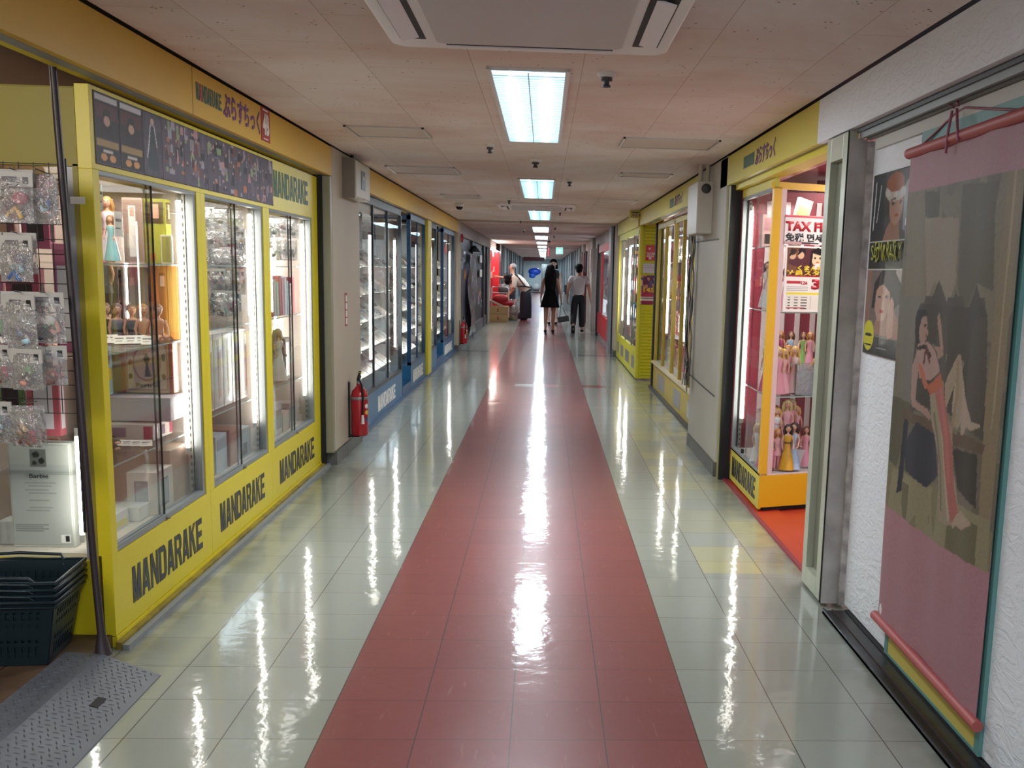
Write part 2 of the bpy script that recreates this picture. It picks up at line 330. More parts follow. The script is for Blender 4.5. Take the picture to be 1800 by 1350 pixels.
def node_ceiling():
    m = bpy.data.materials.new('ceiling_boards'); m.use_nodes = True; nt = m.node_tree; N = nt.nodes; L = nt.links; b = N['Principled BSDF']
    tc = N.new('ShaderNodeTexCoord')
    def ramp(src, p0, p1, c0, c1):
        r = N.new('ShaderNodeValToRGB'); r.color_ramp.elements[0].position = p0; r.color_ramp.elements[1].position = p1
        r.color_ramp.elements[0].color = (*lin(c0), 1); r.color_ramp.elements[1].color = (*lin(c1), 1); L.new(src, r.inputs[0]); return r.outputs[0]
    def mul(a, c_, f=1.0):
        n = N.new('ShaderNodeMix'); n.data_type = 'RGBA'; n.blend_type = 'MULTIPLY'; n.inputs[0].default_value = f; L.new(a, n.inputs[6]); L.new(c_, n.inputs[7]); return n.outputs[2]
    br = N.new('ShaderNodeTexBrick'); br.offset = .5; br.inputs['Scale'].default_value = 1; br.inputs['Brick Width'].default_value = .91; br.inputs['Row Height'].default_value = .455
    br.inputs['Mortar Size'].default_value = .0016; br.inputs['Color1'].default_value = (*lin('e6e0db'), 1); br.inputs['Color2'].default_value = (*lin('ddd6d0'), 1); br.inputs['Mortar'].default_value = (*lin('b5aaa2'), 1)
    mp = N.new('ShaderNodeMapping'); mp.inputs['Rotation'].default_value = (0, 0, PI/2); mp.inputs['Location'].default_value = (.1, .23, 0); L.new(tc.outputs['Object'], mp.inputs[0]); L.new(mp.outputs[0], br.inputs['Vector'])
    st = N.new('ShaderNodeTexNoise'); st.inputs['Scale'].default_value = .8; st.inputs['Detail'].default_value = 6; st.inputs['Roughness'].default_value = .6; st.inputs['Distortion'].default_value = .5; L.new(tc.outputs['Object'], st.inputs['Vector'])
    s1 = ramp(st.outputs[0], .38, .62, 'ffffff', 'f0dfd8')
    vo = N.new('ShaderNodeTexVoronoi'); vo.inputs['Scale'].default_value = 30; L.new(tc.outputs['Object'], vo.inputs['Vector'])
    hm = N.new('ShaderNodeTexNoise'); hm.inputs['Scale'].default_value = 9; L.new(tc.outputs['Object'], hm.inputs['Vector'])
    ad = N.new('ShaderNodeMath'); ad.operation = 'ADD'; L.new(vo.outputs['Distance'], ad.inputs[0])
    mm = N.new('ShaderNodeMapRange'); mm.inputs[1].default_value = .45; mm.inputs[2].default_value = .6; mm.inputs[3].default_value = .5; mm.inputs[4].default_value = 0; L.new(hm.outputs[0], mm.inputs[0]); L.new(mm.outputs[0], ad.inputs[1])
    dots = ramp(ad.outputs[0], .13, .19, '85766c', 'ffffff')
    L.new(mul(mul(br.outputs[0], s1), dots), b.inputs['Base Color']); b.inputs['Roughness'].default_value = .85
    return m
def node_plaster():
    m = mat('trowelled_plaster', 'dfe2e8', .55); nt = m.node_tree; N = nt.nodes; L = nt.links; b = N['Principled BSDF']
    tc = N.new('ShaderNodeTexCoord'); mp = N.new('ShaderNodeMapping'); mp.inputs['Scale'].default_value = (4, 4, 9); L.new(tc.outputs['Object'], mp.inputs[0])
    w_ = N.new('ShaderNodeTexNoise'); w_.inputs['Scale'].default_value = 2.2; w_.inputs['Detail'].default_value = 7; w_.inputs['Distortion'].default_value = 2.2; L.new(mp.outputs[0], w_.inputs['Vector'])
    r = N.new('ShaderNodeValToRGB'); r.color_ramp.elements[0].position = .42; r.color_ramp.elements[1].position = .58; L.new(w_.outputs[0], r.inputs[0])
    bp = N.new('ShaderNodeBump'); bp.inputs['Strength'].default_value = .35; bp.inputs['Distance'].default_value = .008; L.new(r.outputs[0], bp.inputs['Height']); L.new(bp.outputs[0], b.inputs['Normal'])
    return m
PLASTER = node_plaster()
# ---------------------------------------------------------------- floor, ceiling
struct(MB().box(-1.6, 1.6, -7, 75, -.05, 0, node_floor()).build('floor'))
WOOD = mat('worn_wood_floor', '5c4634', .5, var=.8, vscale=6, vcol='2c2018')
ORF = mat('orange_red_floor', 'b03a22', .4, var=.3, vscale=3, vcol='8a2a1c')
b = MB(); b.box(-3.7, -1.6, -3, 8.9, -.05, -.005, WOOD)
for k in range(9): b.box(-3.7+k*.24, -3.7+k*.24+.235, -3, 3.93, -.004, .05, WOOD)
struct(b.build('floor_2'))
struct(MB().box(-1.6, -1.555, -3, 3.9, 0, .045, mat('board_edge', '8d6b49', .6, var=.5, vscale=8)).build('trim_3'))
struct(MB().box(1.6, 3.4, 5.0, 20, -.05, -.004, ORF).build('floor_3'))
struct(MB().box(1.405, 1.6, 5.0, 7.5, 0, .004, ORF).build('floor_4'))
struct(MB().box(1.405, 1.43, 5.0, 7.48, .004, .012, mat('dark_red_strip', '7c2330', .5)).build('trim_4'))
struct(MB().box(-3.7, -1.6, 8.9, 75, -.05, -.004, mat('dark_vinyl', '3b3f44', .4)).build('floor_5'))
CM = node_ceiling()
struct(MB().box(-1.425, 1.345, -7, 18.5, 2.3, 2.36, CM).build('ceiling'))
struct(MB().box(-1.425, 1.345, 18.5, 75, 2.285, 2.36, CM).build('ceiling_2'))
struct(MB().box(-1.6, -1.425, -7, 75, 2.325, 2.36, BLK).build('ceiling_3')); struct(MB().box(1.345, 1.6, -7, 75, 2.325, 2.36, BLK).build('ceiling_4'))
struct(MB().box(-3.7, -1.6, -3, 75, 2.27, 2.36, mat('brown_shop_soffit', '8d6a58', .6)).build('ceiling_5'))
struct(MB().box(1.6, 3.4, 5, 75, 2.2, 2.36, mat('red_shop_soffit', 'a84850', .25)).build('ceiling_6'))
struct(MB().box(-1.425, 1.345, 18.42, 18.5, 2.27, 2.3, mat('beam_paint', 'a8988a', .6)).build('trim_5'))
# outer walls of the shops and the far end
struct(MB().box(-3.8, -3.7, -3, 75, 0, 2.3, mat('shop_back_wall', '9a9482', .6)).build('wall_left'))
struct(MB().box(3.4, 3.5, 5, 75, 0, 2.3, mat('shop_back_wall_right', 'a89a98', .6)).build('wall_right'))
struct(MB().box(-3.7, 3.4, 75, 75.1, 0, 2.4, mat('pale_end_wall', 'b8cbd0', .6)).build('wall_far'))
# ---------------------------------------------------------------- ceiling fittings
LITE = mat('lit_diffuser', 'dff4ff', emis=1.6, ecol='a8dcf4')
LITT = mat('lit_ceiling_tube', 'ffffff', emis=9, ecol='e2f6ff')
LOUV = mat('bright_louvre', 'cfe6f0', .25, metal=.3)
def light_proto():
    t = thing('ceiling_light', '', 'light', (0, 0, 2.3), 'recessed twin-tube lights along the corridor ceiling')
    f = MB()
    for x0, x1, y0, y1 in ((-.175, -.155, 0, 2.45), (.155, .175, 0, 2.45), (-.175, .175, 0, .022), (-.175, .175, 2.428, 2.45)): f.box(x0, x1, y0, y1, -.012, 0, WHT)
    f.build('frame', t, world=False)
    MB().box(-.155, .155, .022, 2.428, -.002, .0, LITE).build('reflector', t, world=False)
    for x in (-.078, .078): MB().tube([(x, .1, -.0095), (x, 2.35, -.0095)], .0075, LITT, n=8).build('tube', t, world=False)
    l = MB(); l.box(-.003, .003, .022, 2.428, -.024, -.018, LOUV)
    for k in range(1, 40): l.box(-.155, .155, .022+k*.06, .022+k*.06+.002, -.023, -.0185, LOUV)
    l.build('louvre', t, world=False)
    return t
def dup(o, loc=None, label=None, rz=None):
    c = o.copy(); COL.objects.link(c)
    if loc is not None: c.location = loc
    if rz is not None: c.rotation_euler = (0, 0, rz)
    if label: c['label'] = label
    for ch in list(o.children):
        d = ch.copy(); COL.objects.link(d); d.parent = c
        for g in list(ch.children):
            e = g.copy(); COL.objects.link(e); e.parent = d
    return c
P0 = light_proto()
for i, y in enumerate(LIGHT_Y[1:]):
    lb = ['square-louvred ceiling light above the camera, behind the air conditioner', 'large bright twin-tube ceiling light nearest the camera, beyond the air conditioner'][i] if i < 2 else \
        '%s lit ceiling panel counted from the camera, centred over the red floor stripe' % ORD[i-1]
    o = P0 if i == 0 else dup(P0, (0, y, 2.3 if y < 18 else 2.284), lb)
    if i == 0: P0.location = (0, y, 2.3); P0['label'] = lb
# ceiling cassette air conditioners
def cassette(loc, label, s=1.0):
    t = thing('air_conditioner', label, 'air conditioner', loc, 'ceiling cassette air conditioners')
    W = mat('cassette_plastic', 'e6e1e0', .4); x = .49; n = 8
    def rr(hx, y0, y1, r):
        P = []
        for cx, cy, a0 in ((hx-r, y1-r, 0), (-hx+r, y1-r, PI/2), (-hx+r, y0+r, PI), (hx-r, y0+r, 3*PI/2)):
            for k in range(6): a = a0+k*PI/10; P.append((cx+r*math.cos(a), cy+r*math.sin(a)))
        return P
    MB().prism(rr(.5, 0, 1.0, .07), -.035, 0, 'z', W).build('panel', t, world=False, bevel=.008)
    MB().prism(rr(.33, .12, .88, .04), -.043, -.034, 'z', mat('cassette_intake', 'c6bfbe', .5)).build('intake_grille', t, world=False, bevel=.003)
    for sx in (-1, 1):
        g = MB(); g.box(sx*.41-.045, sx*.41+.045, .16, .84, -.0375, -.034, BLK); g.obox((sx*.415, .5, -.043), (.06, .62, .006), (0, sx*.25, 0), W); g.build('air_vane', t, world=False)
    for yy in (.055, .945):
        g = MB(); g.box(-.3, .3, yy-.03, yy+.03, -.0375, -.034, BLK); g.box(-.3, .3, yy-.024, yy+.02, -.042, -.036, W); g.build('air_vane', t, world=False)
    return t
cassette((.015, 3.05, 2.3), 'white ceiling cassette air conditioner cut by the top edge of the photo')
cassette((-.03, 13.45, 2.3), 'small distant ceiling cassette air conditioner beyond the second ceiling light')
# flush access panels
PANEL = mat('panel_paint', 'c0b0a2', .6)
for (x0, x1, y0, y1, lb) in ((-1.14, -.66, 6.56, 7.05, 'near left ceiling access panel with shiny metal edge'), (-1.26, -.68, 9.02, 9.66, 'second ceiling access panel on the left'), (-1.12, -.68, 12.3, 12.87, 'third ceiling access panel on the left'),
      (.56, 1.17, 6.69, 7.19, 'near right ceiling access panel beside a crack'), (.71, 1.15, 9.0, 9.33, 'second ceiling access panel on the right'), (.69, 1.14, 12.3, 12.88, 'third ceiling access panel on the right')):
    t = thing('ceiling_hatch', lb, 'ceiling hatch', ((x0+x1)/2, (y0+y1)/2, 2.3), 'square access hatches in the ceiling')
    MB().box(x0+.018, x1-.018, y0+.018, y1-.018, 2.294, 2.3, PANEL).build('hatch_panel', t)
    f = MB()
    for a in ((x0, x0+.014, y0, y1), (x1-.014, x1, y0, y1), (x0, x1, y0, y0+.012), (x0, x1, y1-.012, y1)): f.box(*a, 2.289, 2.3, mat('pale_hatch_edge', 'c2bdb6', .35, metal=.3))
    f.build('metal_edge', t)
# detectors, sprinklers, cameras
def detector(x, y, lb, r=.05, z=2.3, dark=True):
    t = thing('smoke_detector', lb, 'detector', (x, y, z), 'small round detectors on the ceiling')
    MB().lathe([(r, 0), (r, -.012), (r*.7, -.02), (r*.7, -.02), (0, -.02)], m=WHT).build('base', t, world=False)
    MB().lathe([(r*.62, -.02), (r*.62, -.034), (r*.3, -.036), (r*.3, -.05), (r*.45, -.052), (r*.45, -.06), (0, -.061)], m=mat('sprinkler_grey', '3c3b3f', .4)).build('sensor', t, world=False)
dl = ['round smoke detector right of the nearest ceiling light', 'small detector left of centre just beyond the nearest light', 'detector on the ceiling centreline between first and second light', 'detector right of the second ceiling light',
      'detector left of the distant cassette air conditioner', 'detector right of the third ceiling light', 'tiny detector left of the third ceiling light', 'tiny detector right of the fourth ceiling light', 'tiny dark detector left of the fourth ceiling light', 'far tiny detector right beyond the fourth light']
for (x, y, r), lb in zip(((.33, 4.6, .04), (-.3, 7.3, .035), (0, 8.2, .045), (.3, 9.87, .035), (-.35, 12.75, .03), (.29, 15.1, .03), (-.33, 17.9, .03), (.27, 20.0, .035), (-.35, 22.0, .03), (.3, 25, .035)), dl):
    detector(x, y, lb, r, 2.3 if y < 18.5 else 2.285)
def dome(x, y, lb, z=2.3):
    t = thing('security_camera', lb, 'camera', (x, y, z))
    MB().lathe([(.062, 0), (.062, -.03), (.055, -.045), (0, -.045)], m=WHT, n=20).build('housing', t, world=False)
    MB().lathe([(.045, -.045), (.042, -.065), (.025, -.082), (0, -.087)], m=mat('smoked_dome', '16161a', .1), n=20).build('dome', t, world=False)
dome(-1.03, 13.9, 'white dome security camera on the ceiling near the left fascia'); dome(.2, 28, 'small dark dome camera right of the far lights', 2.285)
# green running-man exit sign hung from the ceiling
t = thing('exit_sign', 'small glowing green and white exit sign hanging at far right of the lights', 'sign', (.56, 33, 2.28))
MB().box(.43, .66, 33.0, 33.05, 1.98, 2.2, WHT).build('housing', t)
raster('sign_face', (.445, 32.998, 1.995), (1, 0, 0), (0, 0, 1), .2, .19, [('r', .04, .04, .96, .96, '1fb6a6'), ('p', [(.5, .25), (.85, .5), (.5, .75), (.5, .58), (.2, .58), (.2, .42), (.5, .42)], 'eafcf8')], t, .004, 'dffaf4', m=(lambda m: m)(mat('lit_sign', 'bff5ee', emis=1.0, ecol='59d8cc')))
MB().tube([(.47, 33.02, 2.2), (.47, 33.02, 2.285)], .008, WHT).tube([(.62, 33.02, 2.2), (.62, 33.02, 2.285)], .008, WHT).build('hanger', t)
_m = bpy.data.materials['lit_sign'].node_tree; _a = _m.nodes.new('ShaderNodeAttribute'); _a.attribute_name = 'ink'
_m.links.new(_a.outputs['Color'], _m.nodes['Principled BSDF'].inputs['Emission Color'])
t = thing('hanging_sign', 'small red sign hanging far down the corridor', 'sign', (.25, 36, 2.285)); MB().box(.2, .24, 36, 36.2, 1.95, 2.2, mat('red_sign', 'b02a35', .5)).build('board', t); MB().tube([(.22, 36.1, 2.2), (.22, 36.1, 2.285)], .006, WHT).build('hanger', t)
# ================================================================ reusable goods
SKIN = 'd9a88c'
def doll(loc, rz, h, hair, dress, label, group, pose='stand', skin=SKIN, long=True, gown=True, trim=None):
    t = thing('fashion_doll', label, 'doll', loc, group, rz)      # faces +x before the turn
    s = h/.29; b = MB()
    leg = [(0, .028), (0, -.028)]
    if pose == 'stand':
        for y in (.013, -.013):
            b.tube([(0, y*s, .012*s), (0, y*s, .07*s), (0, y*s, .145*s)], [.0055*s, .009*s, .014*s], PLA, skin, 8); b.ball((.008*s, y*s, .008*s), (.014*s, .006*s, .008*s), PLA, skin, 8, 5)
        z0 = .14*s
    else:
        for y in (.014, -.014): b.tube([(.0, y*s, .016*s), (.07*s, y*s, .02*s), (.14*s, y*s, .012*s)], [.014*s, .01*s, .006*s], PLA, skin, 8)
        z0 = .0
    b.lathe([(.006*s, z0), (.026*s, z0+.01*s), (.017*s, z0+.045*s), (.026*s, z0+.08*s), (.022*s, z0+.095*s), (.007*s, z0+.102*s), (.0065*s, z0+.115*s)], m=PLA, c=skin, n=10, sx=.7, sy=1)
    for y in (1, -1):
        b.tube([(0, y*.024*s, z0+.09*s), (.006*s, y*.036*s, z0+.055*s), (.022*s, y*.034*s, z0+.018*s)], [.008*s, .0065*s, .0045*s], PLA, skin, 6)
        b.ball((.027*s, y*.033*s, z0+.012*s), .006*s, PLA, skin, 6, 4)
    b.ball((.002*s, 0, z0+.135*s), (.019*s, .018*s, .023*s), PLA, skin, 12, 8); b.ball((.021*s, 0, z0+.133*s), (.004*s, .003*s, .004*s), PLA, skin, 6, 4)
    for y in (1, -1): b.ball((.0185*s, y*.007*s, z0+.14*s), (.002*s, .003*s, .002*s), PLA, '2a2024', 6, 4)
    b.ball((.0195*s, 0, z0+.125*s), (.002*s, .004*s, .0014*s), PLA, 'a83a44', 6, 4)
    b.build('body', t, world=False)
    d = MB()
    if pose == 'stand' and gown:
        d.lathe([(.05*s, .012*s), (.047*s, .03*s), (.035*s, .09*s), (.024*s, .14*s), (.0185*s, z0+.045*s), (.028*s, z0+.08*s), (.024*s, z0+.092*s)], m=PLA, c=dress, n=14, sx=.85)
    else:
        d.lathe([(.034*s, z0-.03*s if pose == 'stand' else z0+.002*s), (.027*s, z0+.012*s), (.0188*s, z0+.045*s), (.028*s, z0+.08*s), (.024*s, z0+.092*s)], m=PLA, c=dress, n=14, sx=.85)
        if not gown:
            for y in (.0145, -.0145):
                d.tube([(0, y*s, .02*s), (0, y*s, .08*s), (0, y*s, .15*s)] if pose == 'stand' else [(.01*s, y*s, .018*s), (.07*s, y*s, .021*s), (.125*s, y*s, .015*s)], [.011*s, .012*s, .016*s], PLA, trim or dress, 8)
    if trim: d.lathe([(.021*s, z0+.04*s), (.0215*s, z0+.05*s)], m=PLA, c=trim, n=14, sx=.9)
    d.build('dress', t, world=False)
    k = MB(); k.ball((-.004*s, 0, z0+.142*s), (.022*s, .022*s, .022*s), PLA, hair, 12, 8)
    if long:
        k.tube([(-.014*s, 0, z0+.15*s), (-.022*s, 0, z0+.11*s), (-.024*s, 0, z0+.06*s)], [.018*s, .021*s, .010*s], PLA, hair, 9)
        for y in (1, -1): k.tube([(.0, y*.017*s, z0+.15*s), (-.003*s, y*.024*s, z0+.12*s), (-.006*s, y*.023*s, z0+.09*s)], [.008*s, .010*s, .005*s], PLA, hair, 7)
    k.build('hair', t, world=False)
    return t
def carton(loc, size, c, label, group=None, panels=(), rz=0, name='toy_box', window=None, face='+x', tilt=0):
    """printed cardboard box; loc = centre of the base; panels: (u0,v0,u1,v1,colour) printed on the corridor face and on the near face"""
    t = thing(name, label, 'box', loc, group, rz); t.rotation_euler = (0, tilt, rz); sx, sy, sz = size
    MB().box(-sx/2, sx/2, -sy/2, sy/2, 0, sz, INK, c).build('carton', t, world=False, bevel=.0015)
    if panels:
        p = MB(); X = sx/2 if face == '+x' else -sx/2; e = .0006 if face == '+x' else -.0006
        for i, (u0, v0, u1, v1, pc) in enumerate(panels):
            k = 1+i; a0, a1 = -sy/2+u0*sy, -sy/2+u1*sy
            p.box(min(X, X+e*k), max(X, X+e*k), a0, a1, v0*sz, v1*sz, INKG, pc)
            p.box(-sx/2+u0*sx, -sx/2+u1*sx, -sy/2-.0006*k, -sy/2, v0*sz, v1*sz, INKG, pc)
        p.build('printed_panel', t, world=False)
    if window:
        MB().box(sx/2 if face == '+x' else -sx/2-.002, sx/2+.002 if face == '+x' else -sx/2, -sy*.38, sy*.38, sz*.1, sz*.9, GLASS).build('window', t, world=False)
    return t
PBAG = glassmat('crinkled_film', (.93, .93, .93), 2.2, .12)
_n = PBAG.node_tree; _t = _n.nodes.new('ShaderNodeTexNoise'); _t.inputs['Scale'].default_value = 34; _t.inputs['Detail'].default_value = 3
_c = _n.nodes.new('ShaderNodeTexCoord'); _n.links.new(_c.outputs['Object'], _t.inputs['Vector'])
_d = _n.nodes.new('ShaderNodeBsdfDiffuse'); _d.inputs[0].default_value = (.75, .75, .76, 1); _m = _n.nodes.new('ShaderNodeMixShader'); _m.inputs[0].default_value = .16
_o = _n.nodes['Material Output']; _p = _o.inputs[0].links[0].from_socket; _n.links.new(_p, _m.inputs[1]); _n.links.new(_d.outputs[0], _m.inputs[2]); _n.links.new(_m.outputs[0], _o.inputs[0])
_b = _n.nodes.new('ShaderNodeBump'); _b.inputs['Strength'].default_value = 1; _b.inputs['Distance'].default_value = .02; _n.links.new(_t.outputs[0], _b.inputs['Height'])
for q in _n.nodes:
    if q.type == 'BSDF_GLOSSY': _n.links.new(_b.outputs[0], q.inputs['Normal'])
    if q.type == 'FRESNEL': _n.links.new(_b.outputs[0], q.inputs['Normal'])
def bag(loc, w, h, label, group, head, toy, rz=0, rx=0, name='bagged_toy', t=None):
    """clear bag hung at its top edge; faces -y before the turn"""
    t = thing(name, label, 'toy', loc, group, rz); t.rotation_euler = (rx, 0, rz)
    r = RN; n = 7; b = MB(); vs = []
    for sgn in (-1, 1):
        for j in range(n+1):
            for i in range(n+1):
                u = i/n-.5; v = j/n; pf = math.sin(PI*(i/n))*math.sin(PI*min(1, v*1.05)); vs.append((u*w, sgn*(.001+.018*pf)+(r.random()-.5)*.006*pf, -v*h))
    N = (n+1)**2; fs = []
    for s_ in (0, 1):
        for j in range(n):
            for i in range(n): a = s_*N+j*(n+1)+i; fs.append((a, a+1, a+n+2, a+n+1))
    b.add(vs, fs, PBAG, None, False); b.build('bag', t, world=False)
    if head: MB().box(-w/2-.002, w/2+.002, -.003, .003, -.035, .012, INK, head).box(-w*.3, w*.1, -.0036, -.003, -.022, -.004, INK, '55535c').box(w*.25, w*.4, -.0036, -.003, -.026, -.004, BLACKINK).build('header_card', t, world=False)
    k = MB(); 
    for q, c in enumerate(toy):
        x = (r.random()-.5)*w*.4; z = -h*(.45+.4*r.random()); s_ = w*(.12+.12*r.random())
        if q % 3 == 0: k.obox((x, 0, z), (s_*2, .008, s_*1.9), (0, r.random()-.5, 0), INK, c)
        elif q % 3 == 1: k.ball((x, -.003, z), (s_, .008, s_*.8), PLA, c, 8, 6)
        else: k.tube([(x-s_, 0, z-s_), (x, -.005, z), (x+s_*.6, 0, z-s_*1.3)], s_*.3, PLA, c, 6)
    k.build('contents', t, world=False)
    return t
def price(loc, label, rz=0, tilt=.5, w=.05, h=.06, c='efe9dc'):
    t = thing('price_card', label, 'card', loc, 'small white price cards in the showcases', rz); t.rotation_euler = (0, -tilt, rz)
    MB().box(-.001, .001, -w/2, w/2, 0, h, INK, c).build('card', t, world=False)
    MB().box(.001, .0014, -w*.35, w*.35, h*.6, h*.72, BLACKINK).box(.001, .0014, -w*.35, w*.2, h*.3, h*.36, BLACKINK).build('print', t, world=False); return t
SLOT = mat('slotted_standard', '9a968e', .5)
def standard(x, y, z0, z1, t, name='slotted_standard'):
    b = MB(); b.box(x-.009, x+.009, y-.009, y+.009, z0, z1, SLOT)
    for k in range(int((z1-z0)/.035)): b.box(x+.0088, x+.0096, y-.0035, y+.0035, z0+.02+k*.035, z0+.036+k*.035, BLK); b.box(x-.0035, x+.0035, y-.0096, y-.0088, z0+.02+k*.035, z0+.036+k*.035, BLK)
    return b.build(name, t)
def glow_tube(x, y, z0, z1, t, r=.011, name='lit_tube'):
    MB().tube([(x, y, z0+.03), (x, y, z1-.03)], r, TUBE, n=10).build(name, t)
    MB().tube([(x, y, z0), (x, y, z0+.03)], r*1.15, WHT).tube([(x, y, z1-.03), (x, y, z1)], r*1.15, WHT).build('tube_cap', t)
def hslab(t, x0, x1, y0, y1, z, name='glass_shelf', th=.006):
    MB().box(x0, x1, y0, y1, z-th, z, GLASS).build(name, t)
    MB().box(x1-.001, x1+.001, y0, y1, z-th, z, mat('glass_edge', 'a9c4ba', .15)).build('shelf_edge', t)
# ================================================================ left: fascias and pillars
def fascia(x, y0, y1, z0, z1, label, m, side=-1, seam=None):
    t = thing('sign_fascia', label, 'sign board', (x, (y0+y1)/2, z0)); e = .03*side
    MB().box(min(x, x+e), max(x, x+e), y0, y1, z0, z1, m).build('board', t, bevel=.002)
    if seam: MB().box(min(x, x-side*.0008), max(x, x-side*.0008), seam-.0015, seam+.0015, z0, z1, BLK).build('seam', t)
    b = MB(); X = x+side*.03
    b.box(min(X, X+side*.05), max(X, X+side*.05), y0, y1, z0+.0, z0+.03, ALU)
    b.box(min(X+side*.05, X+side*.085), max(X+side*.05, X+side*.085), y0, y1, z0+.0, z0+.03, YEL); b.build('shutter_track', t)
    return t
F1 = fascia(-1.44, -3, 7.71, 2.092, 2.293, 'long yellow fascia above the near left showcases with the 4B shop sign', YELF, seam=4.74)
PURP = mat('purple_sign_ink', '7a4a86', .5); GRN = mat('dark_green_sign_ink', '3d6152', .5); SRED = mat('sign_red', 'a83238', .5); SWH = mat('sign_white', 'ece6dc', .5)
def mandarake(origin, u, v, w, h, parent, m, redA=None): return blockword('MANDARAKE', origin, u, v, w, h, m, parent, .001, redA)
LY = (0, 1, 0); LZ = (0, 0, 1)
mandarake((-1.4395, 4.785, 2.163), LY, LZ, .365, .074, F1, GRN, redA=SRED)
text('ぷらすちっく', (-1.4395, 5.175, 2.142), LY, LZ, .645, .118, PURP, F1, bold=.03)
MB().box(-1.44, -1.437, 5.84, 6.015, 2.118, 2.293, SRED).build('badge', F1)
text('4B', (-1.4365, 5.862, 2.15), LY, LZ, .13, .115, SWH, F1, bold=.05); MB().box(-1.437, -1.436, 5.87, 5.98, 2.276, 2.284, SWH).box(-1.437, -1.436, 5.88, 5.97, 2.128, 2.134, SWH).build('badge_print', F1)
F2 = fascia(-1.44, 8.86, 18.9, 2.092, 2.293, 'plain yellow fascia above the blue showcases', YELF)
def pillar(x, y0, y1, side, n, base=True, m=PLW, z1=2.3):
    xb = x+side*.36; a, b_ = min(x, xb), max(x, xb)
    struct(MB().box(a, b_, y0, y1, .105 if base else 0, z1, m).build('wall_%s_%d' % ('left' if side < 0 else 'right', n), bevel=.004))
    if base:
        b = MB(); e = -side*.008; k = int((y1-y0)/.105)
        for i in range(k): b.box(min(x, x+e), max(x, x+e), y0+(y1-y0)*i/k+.002, y0+(y1-y0)*(i+1)/k-.002, 0, .1, BASE)
        j = 4
        for i in range(j): b.box(min(x+side*.09*i, x+side*(.09*i+.086)), max(x+side*.09*i, x+side*(.09*i+.086)), y0-.008, y0, 0, .1, BASE)
        b.box(a, b_, y0, y1, 0, .104, BASE)
        struct(b.build('baseboard_%s_%d' % ('left' if side < 0 else 'right', n)))
pillar(-1.44, 7.72, 8.82, -1, 1); pillar(-1.44, 18.9, 19.45, -1, 2)
struct(MB().box(-1.5, -1.443, 7.66, 7.72, 0.1, 2.09, mat('grey_post', '8a8772', .4)).build('trim_6', bevel=.004))
struct(MB().box(-1.8, -1.5, 7.63, 7.70, 0, 2.09, BLK).build('trim_7'))
